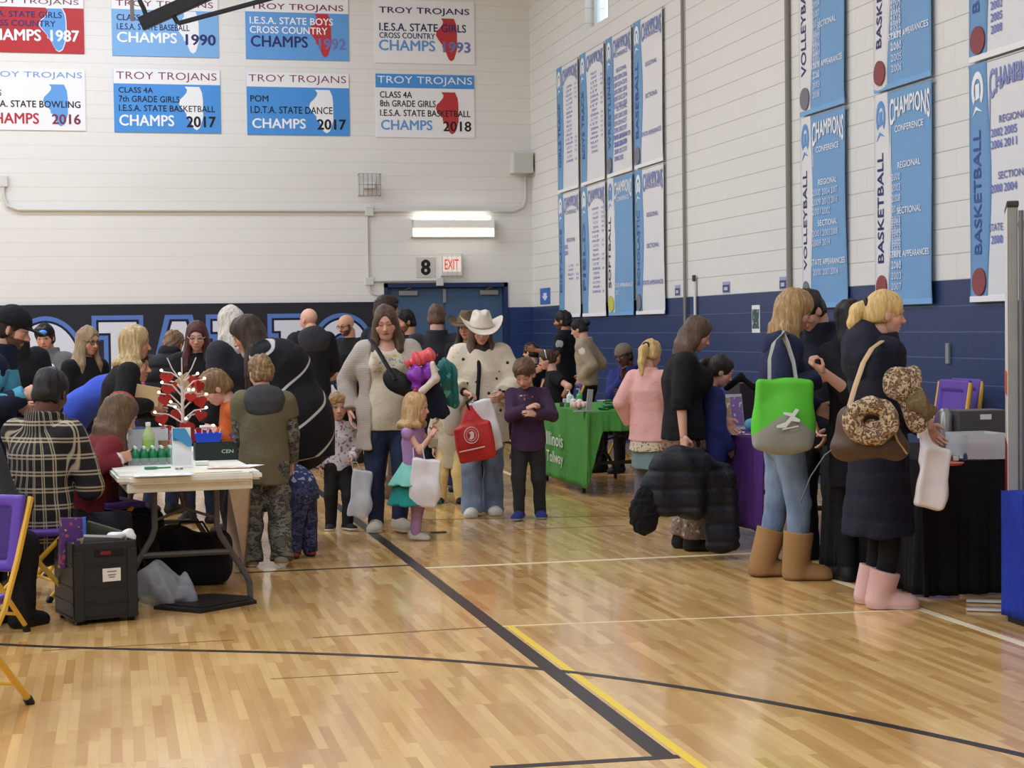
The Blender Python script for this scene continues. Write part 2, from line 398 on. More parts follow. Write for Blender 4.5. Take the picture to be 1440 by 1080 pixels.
for i, (a, b) in enumerate(win):
    mb = MB(); t = .05
    for y in (a + t / 2, b - t / 2, (a * .62 + b * .38)): mb.box((WX + .16, y, (WZ0 + WZ1) / 2), (.08, t, WZ1 - WZ0))
    for z in (WZ0 + t / 2, WZ1 - t / 2, WZ0 + .85): mb.box((WX + .16, (a + b) / 2, z), (.08, b - a, t))
    o = mb.build(f'window_{i+1}', FRAME_W); o['kind'] = 'structure'
    g = MB().box((WX + .16, (a + b) / 2, (WZ0 + WZ1) / 2), (.008, b - a - .06, WZ1 - WZ0 - .06)).build('pane', mat('window_glass', C(240, 245, 250), .05, 'glass'), o)
# floor of maple strips laid along the hall
t = NT('maple_strip_floor'); v = t.n('ShaderNodeNewGeometry').outputs['Position']; sp = t.n('ShaderNodeSeparateXYZ'); t.l(v, sp.inputs[0]); cb = t.n('ShaderNodeCombineXYZ'); t.l(sp.outputs[1], cb.inputs[0]); t.l(sp.outputs[0], cb.inputs[1])
br = t.n('ShaderNodeTexBrick', offset=.37, offset_frequency=3); t.l(cb.outputs[0], br.inputs[0]); br.inputs['Scale'].default_value = 1; br.inputs['Brick Width'].default_value = .55; br.inputs['Row Height'].default_value = .040
br.inputs['Mortar Size'].default_value = .0004; br.inputs['Mortar Smooth'].default_value = .2; br.inputs['Color1'].default_value = C(202, 148, 80); br.inputs['Color2'].default_value = C(250, 207, 136); br.inputs['Mortar'].default_value = C(168, 124, 66)
mp = t.n('ShaderNodeMapping'); mp.inputs['Scale'].default_value = (24, 1.3, 1); t.l(v, mp.inputs[0]); g = t.noise(mp.outputs[0], 2.2, 5, .6, .4); big = t.noise(v, .6, 2)
col = t.mix(t.math('MULTIPLY', g, .34), br.outputs[0], C(138, 96, 50)); col = t.mix(t.math('MULTIPLY', big, .25), col, C(220, 184, 124)); t.l(col, t.b.inputs['Base Color'])
t.l(t.ramp(t.noise(v, 1.5, 3), [(.3, (.22,) * 3 + (1,)), (.7, (.32,) * 3 + (1,))]), t.b.inputs['Roughness']); t.b.inputs['Coat Weight'].default_value = .6; t.b.inputs['Coat Roughness'].default_value = .09; t.b.inputs['Specular IOR Level'].default_value = .38
mpb = t.n('ShaderNodeMapping'); mpb.inputs['Scale'].default_value = (1, .25, 1); t.l(v, mpb.inputs[0]); t.bump(t.noise(mpb.outputs[0], 5, 1), .012, .05)
fl = MB().box((-4, 9, -.1), (22, 35, .2)).build('floor', t.m); fl['kind'] = 'structure'
# painted court lines
BLK = paint('court_line_black', C(52, 44, 46), .3); WHT = paint('court_line_white', C(238, 224, 190), .3); YEL = paint('court_line_yellow', C(240, 205, 70), .3); DRK = paint('court_line_seam', C(120, 92, 58), .3)
_tn = [0]
def trim(name_mb, m):
    _tn[0] += 1; o = name_mb.build(f'trim_{_tn[0]}', m); o['kind'] = 'structure'; return o
def strip(pts, wd, m, h=.0012):
    pts = [np.array(p[:2], float) for p in pts]; L = []; Rr = []
    for i, p in enumerate(pts):
        d = _n(pts[min(i + 1, len(pts) - 1)] - pts[max(i - 1, 0)]); nn = np.array([-d[1], d[0]]) * wd / 2; L.append(p + nn); Rr.append(p - nn)
    mb = MB(); n = len(pts); V = [(*q, h) for q in L] + [(*q, h) for q in Rr] + [(*q, .0001) for q in L] + [(*q, .0001) for q in Rr]
    Pl = [(n + i, n + i + 1, i + 1, i) for i in range(n - 1)] + [(i, i + 1, 2 * n + i + 1, 2 * n + i) for i in range(n - 1)] + [(n + i + 1, n + i, 3 * n + i, 3 * n + i + 1) for i in range(n - 1)]
    mb.add(V, Pl); return trim(mb, m)
def along(px, py, wd, m, y0, y1, h=.0012):
    x = FL(px, py)[0]; return strip([(x, y0), (x, y1)], wd, m, h)
XB = (FL(570, 792)[0] + FL(955, 1066)[0]) / 2; YE = FL(955, 1064)[1]
strip([(XB, YE), (XB, YB - .5)], .075, BLK)
XYL = (FL(795, 940)[0] + FL(990, 1080)[0]) / 2 ; strip([(XYL, 2.5), (XYL, FL(709, 881)[1])], .035, YEL, .0014)
strip([FL(955, 1064), FL(690, 1080)], .045, BLK, .0013)
XW = (FL(1160, 811)[0] + FL(1440, 906)[0]) / 2; YW = FL(1060, 778)[1]; strip([(XW, 2), (XW, YW)], .05, WHT)
yw = YW; strip([(XB + .04, yw), (XW + .025, yw)], .05, WHT, .0011)
strip([FL(330, 806), FL(575, 795)], .05, BLK, .001)
a0 = FL(0, 908); pts = [FL(x, y) for x, y in ((0, 907), (200, 912), (400, 917), (600, 930), (790, 945), (960, 965), (1120, 994), (1280, 1026), (1440, 1064))]
pp = np.array(pts); cc = np.polyfit(pp[:, 0], pp[:, 1], 3); xs = np.linspace(pp[0, 0] - 1, pp[-1, 0] + .4, 60); strip([(x, np.polyval(cc, x)) for x in xs], .045, BLK, .0016)
for (x0, y0, x1, y1, m, wd) in ((440, 897, 700, 881, DRK, .02), (700, 881, 1300, 857, WHT, .02), (60, 915, 330, 900, DRK, .015), (380, 955, 560, 945, DRK, .012), (540, 732, 1060, 722, DRK, .04), (690, 656, 720, 668, WHT, .05), (720, 745, 880, 739, DRK, .03)): strip([FL(x0, y0), FL(x1, y1)], wd, m, .0009)
# ------------------------------------------------------------------ writing on the end wall
NAVY = paint('lettering_navy', C(44, 46, 104), .5); BLACKT = paint('lettering_black', C(28, 28, 34), .5); REDT = paint('lettering_red', C(180, 44, 58), .5); WHITET = paint('lettering_white', C(236, 238, 242), .5); SKYT = paint('lettering_blue', C(96, 150, 214), .5)
MAROON = paint('lettering_maroon', C(120, 52, 72), .5); PALE = paint('lettering_pale_blue', C(196, 212, 236), .5); GREYB = paint('lettering_faded', C(112, 118, 176), .5)
STATE = [(.25, 1), (.86, 1), (.97, .86), (1, .7), (1, .3), (.93, .18), (.85, .05), (.72, 0), (.6, .04), (.5, .16), (.42, .27), (.3, .32), (.3, .38), (.12, .5), (0, .6), (.05, .7), (.2, .78), (.32, .86), (.35, .93)]
def board(px, field, head, headpx, statebox, statec, lines, label, name='wall_sign'):
    x0, y0, x1, y1 = px; xm = (x0 + x1) / 2
    A = BW(x0, (y0 + y1) / 2); Bp = BW(x1, (y0 + y1) / 2); W = Bp[0] - A[0]; sc = W / (x1 - x0); Hh = (y1 - y0) * sc
    top = BW(xm, y0)[2]; M = frame((A[0], YB - .012, top - Hh), (1, 0, 0), (0, 0, 1))
    ux = lambda p: (p - x0) * sc; uy = lambda p: (y1 - p) * sc
    o = MB().box((W / 2, Hh / 2, -.004), (W, Hh, .014), bev=.002).build(name, paint('board_' + field[0], field[1], .4)); o.matrix_world = M
    tag(o, label, 'sign', 'championship boards on the end wall')
    if headpx: MB().box((W / 2, (uy(y0) + uy(headpx)) / 2, .0035), (W - .004, uy(y0) - uy(headpx), .002)).build('header_band', paint('band_' + head[0], head[1], .4), o)
    sx0, sy0, sx1, sy1 = statebox
    if field[0] == 'red': MB().prism([(ux(sx0) - .012 + q[0] * (ux(sx1) - ux(sx0) + .024), uy(sy1) - .012 + q[1] * (uy(sy0) - uy(sy1) + .024)) for q in STATE], .0042, .0048).build('state_border', WHITET, o)
    MB().prism([(ux(sx0) + q[0] * (ux(sx1) - ux(sx0)), uy(sy1) + q[1] * (uy(sy0) - uy(sy1))) for q in STATE], .0044, .0056).build('state_outline', statec, o)
    for (s, a, b, c, d, m, bold) in lines:
        V, Pl = text_mb(s, (b - a) * sc, (d - c) * sc, bold, ux(a), uy(d), z=.006); MB().add(V, Pl).build('lettering', m, o)
WHf = ('white', C(232, 232, 234)); BLf = ('blue', C(74, 144, 216)); LBf = ('light_blue', C(122, 172, 222)); RDf = ('red', C(178, 50, 56)); STB = paint('state_blue', C(96, 154, 218)); STW = paint('state_white', C(232, 234, 236)); STR = paint('state_red', C(182, 56, 60))
TT = 'TROY TROJANS'
board((-32, -12, 118, 77), RDf, WHf, 11, (55, 12, 92, 74), STB, [(TT, -28, 111, -1, 8, MAROON, 0), ('I.E.S.A. STATE GIRLS', -28, 87, 17, 26, NAVY, .012), ('CROSS COUNTRY', -28, 78, 30, 39, NAVY, .012), ('CHAMPS', -28, 57, 43, 60, WHITET, .02), ('1987', 70, 111, 43, 60, WHITET, .02)], 'red championship board reading CHAMPS 1987 with a blue state outline')
board((157, -8, 307, 81), LBf, WHf, 15, (248, 16, 279, 76), STW, [(TT, 163, 300, 2, 13, MAROON, 0), ('CLASS 4A', 164, 214, 22, 31, NAVY, .012), ('I.E.S.A. STATE BASEBALL', 164, 266, 35, 44, NAVY, .012), ('CHAMPS', 164, 248, 47, 62, WHITET, .014), ('1990', 260, 303, 48, 64, NAVY, .02)], 'light blue championship board reading CHAMPS 1990 behind the black truss')
board((345, -3, 490, 84), ('mid_blue', C(98, 156, 218)), WHf, 18, (434, 19, 465, 80), STR, [(TT, 352, 483, 6, 17, MAROON, .005), ('I.E.S.A. STATE BOYS', 351, 468, 25, 35, WHITET, .012), ('CROSS COUNTRY', 351, 460, 38, 48, WHITET, .012), ('CHAMPS', 352, 432, 51, 67, NAVY, .014), ('1992', 447, 486, 53, 69, GREYB, .02)], 'blue championship board reading CHAMPS 1992 with a red state outline')
board((526, 1, 667, 88), WHf, WHf, None, (612, 25, 642, 84), STR, [(TT, 533, 660, 11, 22, NAVY, .008), ('I.E.S.A. STATE GIRLS', 533, 655, 33, 44, NAVY, .012), ('CROSS COUNTRY', 533, 611, 46, 54, NAVY, .012), ('CHAMPS', 532, 611, 56, 71, SKYT, .014), ('1993', 622, 661, 57, 72, GREYB, .02)], 'white championship board reading CHAMPS 1993 with a red state outline')
board((-28, 97, 120, 186), WHf, WHf, None, (60, 119, 95, 180), STB, [(TT, -24, 116, 101, 112, SKYT, -.004), ('CLASS', -24, 2, 128, 137, BLACKT, .01), ('I.E.S.A. STATE BOWLING', -24, 113, 143, 153, BLACKT, .012), ('CHAMPS', -24, 54, 161, 177, REDT, .014), ('2016', 72, 113, 162, 177, MAROON, .02)], 'white championship board reading CHAMPS 2016 with a blue state outline')
board((160, 98, 310, 188), BLf, WHf, 119, (251, 122, 285, 184), STW, [(TT, 164, 305, 102, 116, MAROON, -.004), ('CLASS 4A', 167, 215, 124, 132, BLACKT, .008), ('7th GRADE GIRLS', 167, 252, 136, 145, BLACKT, .008), ('I.E.S.A. STATE BASKETBALL', 167, 302, 149, 158, BLACKT, .008), ('CHAMPS', 167, 244, 163, 179, WHITET, .014), ('2017', 261, 303, 164, 180, BLACKT, .02)], 'blue championship board for STATE BASKETBALL with a white state outline, CHAMPS 2017')
board((347, 103, 491, 190), BLf, WHf, 123, (434, 126, 468, 187), STW, [(TT, 350, 487, 106, 119, MAROON, -.004), ('POM', 352, 377, 135, 144, BLACKT, .008), ('I.D.T.A. STATE DANCE', 352, 467, 150, 160, BLACKT, .008), ('CHAMPS', 354, 429, 167, 181, WHITET, .014), ('2017', 445, 486, 167, 182, BLACKT, .02)], 'blue championship board for STATE DANCE with a white state outline, CHAMPS 2017')
board((528, 105, 667, 192), WHf, ('blue', C(74, 144, 216)), 124, (612, 129, 644, 187), STR, [(TT, 531, 664, 108, 121, WHITET, -.002), ('CLASS 4A', 534, 579, 129, 138, BLACKT, .01), ('8th GRADE GIRLS', 534, 612, 141, 150, BLACKT, .01), ('I.E.S.A. STATE BASKETBALL', 534, 661, 154, 163, BLACKT, .01), ('CHAMPS', 535, 607, 168, 182, SKYT, .014), ('2018', 622, 662, 169, 183, BLACKT, .014)], 'white championship board with blue header, CHAMPS 2018 and a red state outline')
# mural of slab letters on black
MZ1 = BW(265, 427)[2]; mur = MB().box(((-14 + MX1) / 2, YB - .03, (MZ1 + .1) / 2), (MX1 + 14, .05, MZ1 - .1), bev=.01).build('wall_mural', paint('mural_black', C(32, 33, 42), .5)); tag(mur, 'black wall mural with giant white slab letters edged in blue', 'mural')
def slab(ch, x0, x1, zt, zb):
    W, H = x1 - x0, zt - zb; s = .3; polys = []
    def R(a, b, c, d): polys.append([(x0 + a * W, zb + b * H), (x0 + c * W, zb + b * H), (x0 + c * W, zb + d * H), (x0 + a * W, zb + d * H)])
    return R, polys
def letters_mesh(grow, y0, y1):
    mb = MB(); g = grow
    z1 = BW(265, 452)[2]; z0 = z1 - 1.32
    X = lambda p: BW(p, 470)[0]
    cnt = [0]
    def poly(pts): cnt[0] += 1; mb.prism([(a, b) for a, b in pts], y0, y1 + cnt[0] * .00009)
    def rect(a, b, c, d): poly([(a - g, b - g), (c + g, b - g), (c + g, d + g), (a - g, d + g)])
    def ring(cx, cz, rx, rz, ix, iz, a0=0, a1=360):
        n = 40; A = [math.radians(a0 + (a1 - a0) * i / n) for i in range(n + 1)]
        V = []; 
        for a in A: V += [(cx + (rx + g) * math.cos(a), cz + (rz + g) * math.sin(a), y0), (cx + (ix - g) * math.cos(a), cz + (iz - g) * math.sin(a), y0), (cx + (rx + g) * math.cos(a), cz + (rz + g) * math.sin(a), y1), (cx + (ix - g) * math.cos(a), cz + (iz - g) * math.sin(a), y1)]
        Pl = []
        for i in range(n):
            o = 4 * i; Pl += [(o + 2, o + 3, o + 7, o + 6), (o, o + 4, o + 5, o + 1), (o, o + 2, o + 6, o + 4), (o + 1, o + 5, o + 7, o + 3)]
        mb.add(V, Pl)
    zm = (z0 + z1) / 2; th = .3
    xo = (X(16) + X(112)) / 2; ring(xo, zm, (X(112) - X(16)) / 2, (z1 - z0) / 2, (X(112) - X(16)) / 2 - .3, (z1 - z0) / 2 - .26)
    a, b = X(139), X(192); rect(a, z1 - .16, b, z1); c1 = a + .17; rect(c1, z0 + .3, c1 + .24, z1)          # J
    ring(c1 - .2, z0 + .36, .44, .36, .2, .13, 180, 360)
    xa, xb = X(205), X(298); m = (xa + xb) / 2; tw = .1; lw = .24
    poly([(xa - g, z0 - g), (xa + lw + g, z0 - g), (m + g * .3, z1 - .35), (m + tw + g, z1 + g), (m - tw - g, z1 + g)]); poly([(xb - lw - g, z0 - g), (xb + g, z0 - g), (m + tw + g, z1 + g), (m - tw - g, z1 + g), (m - g * .3, z1 - .35)]); rect(m - .24, z0 + .35, m + .24, z0 + .52)
    a, b = X(299), X(428); w_ = b - a; rect(a, z1 - .16, a + .42, z1); rect(a + .1, z0, a + .34, z1); rect(b - .46, z1 - .16, b, z1); rect(b - .36, z0, b - .12, z1); rect(a, z0, a + .5, z0 + .16)
    poly([(a + .1 - g, z1 + g), (a + .4 + g, z1 + g), (b - .12 + g, z0 - g), (b - .42 - g, z0 - g)])
    xs0, xs1 = X(450), X(512); cx = (xs0 + xs1) / 2; rx = (xs1 - xs0) / 2 + .02; ring(cx, z1 - .36, rx, .36, rx - .2, .16, 10, 270); ring(cx, z0 + .36, rx, .36, rx - .2, .16, -170, 90)
    return mb
MM = Matrix(((1, 0, 0, 0), (0, 0, -1, 0), (0, 1, 0, 0), (0, 0, 0, 1)))
for nm, g, k, m in (('letter_border', .10, .0572, paint('mural_blue', C(84, 116, 186))), ('letter_navy_line', .035, .0592, paint('mural_navy', C(14, 18, 52))), ('lettering', 0, .0612, paint('mural_white', C(206, 210, 222)))):  # the navy layer is a painted outline between blue border and white letter
    letters_mesh(g, k - .002 - YB, k - YB).build(nm, m, mur, M=MM)
# double exit door
STEEL = paint('door_blue_steel', C(70, 96, 128), .4); ALU = mat('closer_aluminium', C(150, 152, 152), .4, 'flat', metal=.6); DARKF = paint('door_frame_navy', C(38, 52, 92), .4)
mb = MB(); wdt = .06; mb.box((DX0 + wdt / 2, YB + .08, DZ / 2), (wdt, .2, DZ)); mb.box((DX1 - wdt / 2, YB + .08, DZ / 2), (wdt, .2, DZ)); mb.box(((DX0 + DX1) / 2, YB + .08, DZ - .035), (DX1 - DX0, .2, .07)); xm = BW(627, 440)[0]
fr = mb.build('trim_door_frame', DARKF); fr['kind'] = 'structure'
for i, (a, b) in enumerate(((DX0 + wdt, xm), (xm, DX1 - wdt))):
    d = MB().box(((a + b) / 2, YB + .12, (DZ - .08) / 2 + .01), (b - a - .008, .045, DZ - .1), bev=.004).build(f'door_{i+1}', STEEL); d['kind'] = 'structure'
    cx = BW((575, 689)[i], 413)[0]; MB().box((cx, YB + .07, BW(575, 412)[2]), (.29, .05, .075), bev=.008).build('door_closer', ALU, d)
    MB().tube([(cx - .05, YB + .07, BW(575, 407)[2]), (cx + .05, YB + .03, BW(575, 404)[2])], .01, 6).build('closer_arm', ALU, d)
    MB().box(((a + b) / 2, YB + .075, 1.02), (b - a - .12, .05, .06), bev=.01).build('push_bar', ALU, d)
MB().box((xm, YB + .09, BW(627, 411)[2] - .05), (.05, .03, .22), bev=.005).build('astragal_latch', ALU, bpy.data.objects['door_1'])
leak_block = MB().box(((DX0 + DX1) / 2, YB + .25, DZ / 2), (DX1 - DX0 + .1, .1, DZ + .1)).build('door_light_block', DARKF, bpy.data.objects['door_1'])  # unseen panel added behind the door to block light leaking through its gaps
# strip light, exit sign, door number
WALLW = paint('box_white', C(206, 206, 202), .45)
a, b = BW(577, 320), BW(692, 320); zt, zb = BW(635, 308)[2], BW(635, 332)[2]; o = empty('wall_lamp', ((a[0] + b[0]) / 2, YB, (zt + zb) / 2)); tag(o, 'long white wall light glowing above the blue double door', 'lamp')
W = b[0] - a[0]; Mx = Matrix(((0, 0, 1, 0), (1, 0, 0, 0), (0, 1, 0, 0), (0, 0, 0, 1)))
prof = [(-.02, .15), (-.15, .13), (-.17, .02), (-.15, -.0), (-.12, .0), (-.02, .02)]
mb = MB(); mb.prism(prof, -W / 2, W / 2); hood = mb.build('hood', paint('lamp_white', C(240, 240, 236), .3), o, M=Matrix(((0, 0, 1, 0), (1, 0, 0, 0), (0, 1, 0, -.02), (0, 0, 0, 1))))
MB().box((0, -.03, -.02), (W, .06, .26)).build('backplate', WALLW, o)
MB().tube([(-W / 2 + .03, -.10, -.08), (W / 2 - .03, -.10, -.08)], .04, 12).build('tube_lamp', mat('lamp_glow', C(255, 252, 236), .5, 'flat', emit=5), o, smooth=True)
MB().tube([(-W / 2 + .05, -.10, .15), (W / 2 - .05, -.10, .15)], .022, 10).build('upper_tube', mat('lamp_glow', C(255, 252, 236), .5, 'flat', emit=5), o, smooth=True)
for s in (-1, 1): MB().box((s * W / 2, -.09, -.02), (.012, .17, .27), bev=.003).build('end_cap', WALLW, o)
def wbox(name, px, depth, m, label, cat, plane_='B', bev=.01, group=None):
    x0, y0, x1, y1 = px
    if plane_ == 'B':
        a = BW(x0, (y0 + y1) / 2); b = BW(x1, (y0 + y1) / 2); z1, z0 = BW((x0 + x1) / 2, y0)[2], BW((x0 + x1) / 2, y1)[2]; W, H = b[0] - a[0], z1 - z0; M = frame((a[0] + W / 2, YB, (z0 + z1) / 2), (1, 0, 0), (0, 0, 1))
    else:
        a = RW(x0, (y0 + y1) / 2); b = RW(x1, (y0 + y1) / 2); z1, z0 = RW((x0 + x1) / 2, y0)[2], RW((x0 + x1) / 2, y1)[2]; W, H = a[1] - b[1], z1 - z0; M = frame((WX, a[1] - W / 2, (z0 + z1) / 2), (0, -1, 0), (0, 0, 1))
    o = MB().box((0, 0, depth / 2), (W, H, depth), bev=min(bev, depth / 3)).build(name, m); o.matrix_world = M
    if label: tag(o, label, cat, group)
    return o, W, H
o, W, H = wbox('door_number_sign', (585, 362, 612, 390), .01, paint('number_plate', C(198, 196, 190), .4), 'grey plate with a black number 8 above the double door', 'sign')
V, Pl = text_mb('8', W * .52, H * .8, .03, 0, -H * .4, 'C', z=.011); MB().add(V, Pl).build('lettering', BLACKT, o)
o, W, H = wbox('exit_sign', (619, 359, 649, 388), .07, paint('exit_housing', C(226, 222, 214), .4), 'white lit sign with red letters EXIT above the double door', 'sign')
MB().box((0, .02, .071), (W * .86, H * .74, .004)).build('face', mat('exit_face', C(240, 232, 222), .4, 'flat', emit=.35), o)
V, Pl = text_mb('EXIT', W * .66, H * .5, .012, 0, -H * .2, 'C', z=.074); MB().add(V, Pl).build('lettering', mat('exit_red', C(226, 70, 60), .4, 'flat', emit=.4), o)
mb = MB()
for i in range(5): mb.box((-W / 2 + .02 + i * (W - .04) / 4, 0, .1), (.006, H * 1.1, .006))
for z in (-.55, .55): mb.box((0, z * H, .1), (W, .006, .006)); mb.box((-W / 2, z * H, .05), (.006, .006, .1)); mb.box((W / 2, z * H, .05), (.006, .006, .1))
mb.build('wire_guard', paint('guard_wire', C(190, 188, 184), .4), o)
o, W, H = wbox('wall_speaker', (716, 216, 744, 245), .28, WALLW, 'square white box jutting from the end wall near the corner', 'speaker')
MB().box((0, 0, .282), (W * .86, H * .86, .006), bev=.002).build('grille', paint('grille_white', C(196, 196, 190), .5), o)
o, W, H = wbox('emergency_light', (503, 246, 533, 276), .012, WALLW, 'small white emergency light in a wire cage on the end wall', 'lamp')
MB().box((0, .0, .07), (W * .55, H * .3, .1), bev=.012).build('lamp_head', paint('emergency_white', C(226, 226, 222), .4), o)
mb = MB()
for i in range(6): mb.box((-W / 2 + i * W / 5, 0, .17), (.007, H * 1.05, .007))
for i in range(3): mb.box((0, -H / 2 + i * H / 2, .17), (W * 1.05, .007, .007))
for sx in (-1, 1):
    for sy in (-1, 1): mb.box((sx * W / 2, sy * H / 2, .09), (.007, .007, .17))
mb.build('wire_cage', paint('cage_grey', C(120, 118, 112), .4), o)
PIPE = paint('conduit_white', C(204, 203, 198), .45)
def conduit(pts, r, label, nm='conduit'):
    mb = MB(); mb.tube([np.array(p) for p in pts], r, 8); o = mb.build(nm, PIPE, smooth=True); tag(o, label, 'pipe'); return o
def bw(px, py): q = BW(px, py, YB - .03); return q
zc = bw(400, 296)[2]; xr = bw(739, 270)[0]; xl = bw(5, 280)[0]
conduit([(xl, YB - .03, bw(5, 262)[2]), (xl, YB - .03, zc + .2), (xl + .05, YB - .03, zc + .06), (xl + .2, YB - .03, zc), (xr - .2, YB - .03, zc), (xr - .05, YB - .03, zc + .06), (xr, YB - .03, zc + .2), (xr, YB - .03, bw(739, 247)[2])], .022, 'long horizontal white conduit running across the end wall')
xv = bw(517, 340)[0]; conduit([(xv, YB - .03, zc), (xv, YB - .03, bw(517, 392)[2])], .016, 'short vertical white conduit between the two junction boxes left of the door')
conduit([(xv, YB - .03, bw(518, 400)[2]), (xv + .03, YB - .03, bw(518, 410)[2]), (xv + .1, YB - .03, bw(520, 414)[2]), (bw(536, 414)[0], YB - .03, bw(530, 415)[2])], .018, 'bent white conduit turning into the door frame')
conduit([bw(519, 395), bw(617, 394)], .02, 'white conduit running over the top of the blue door')
for q, lab in (((513, 291, 525, 304), 'white junction box on the long conduit under the caged light'), ((513, 390, 525, 401), 'white junction box beside the top left corner of the door'), ((613, 391, 623, 402), 'white junction box over the middle of the double door'), ((0, 247, 11, 263), 'grey outlet box at the left end of the long conduit')):
    wbox('junction_box', q, .06, WALLW, lab, 'box')
# right wall: conduits, placards
def rconduit(px, y0, y1, r, label):
    q = RW(px, 300, WX - .03); o = MB().tube([(WX - .03, q[1], y0), (WX - .03, q[1], y1)], r, 8).build('conduit', paint('conduit_grey', C(136, 134, 128), .45), smooth=True); tag(o, label, 'pipe')
rconduit(962, .3, ROOMH, .02, 'tall thin grey conduit on the side wall left of the wide bare wall')
rconduit(1109, .3, ROOMH, .028, 'tall grey conduit on the side wall left of the VOLLEYBALL banners')
PL1 = paint('placard_lilac', C(160, 160, 196), .5)
for q, lab in (((950, 401, 957, 416), 'small blue placard on the side wall left of the thin conduit'), ((1017, 396, 1027, 412), 'small blue placard on the side wall between the two grey conduits'), ((1097, 389, 1107, 407), 'small blue placard on the side wall just left of the thick conduit')):
    o, W, H = wbox('wall_placard', q, .008, PL1, lab, 'sign', 'R', group='numbered placards above the blue paint')
    MB().box((0, -H * .1, .009), (W * .9, H * .62, .003)).build('blue_field', paint('placard_navy', C(58, 66, 108), .5), o); MB().box((0, -H * .12, .011), (W * .5, H * .3, .003)).build('number_square', paint('placard_pale', C(190, 196, 214), .5), o)
o, W, H = wbox('wall_poster', (1058, 429, 1069, 468), .006, paint('poster_white', C(226, 230, 226), .5), 'narrow green and white paper notice on the blue side wall', 'poster', 'R')
MB().box((0, 0, .007), (W * .86, H * .7, .002)).build('green_panel', mat('poster_green', C(62, 88, 84), .6, 'print', C(150, 170, 160), sc=.6), o)
o, W, H = wbox('wall_poster', (760, 405, 774, 428), .006, paint('poster_blue', C(52, 104, 190), .5), 'small blue poster with a white arrow by the room corner', 'poster', 'R')
MB().prism([(-W * .3, 0), (-W * .16, 0), (-W * .16, H * .2), (W * .16, H * .2), (W * .16, 0), (W * .3, 0), (0, -H * .28)], .006, .008).build('arrow', paint('arrow_white', C(214, 228, 246), .5), o)
q = RW(978, 430, WX - .02)
o = MB().box((0, 0, 0), (.02, .05, .62), bev=.008).build('hanging_strap', paint('strap_white', C(214, 214, 212), .6)); o.location = (WX - .025, q[1], RW(978, 425)[2] - .05); tag(o, 'thin white strap hanging from a hook on the side wall', 'strap')
MB().box((-.01, 0, .32), (.03, .06, .07), bev=.008).build('hook', paint('hook_dark', C(70, 66, 62), .5), o)
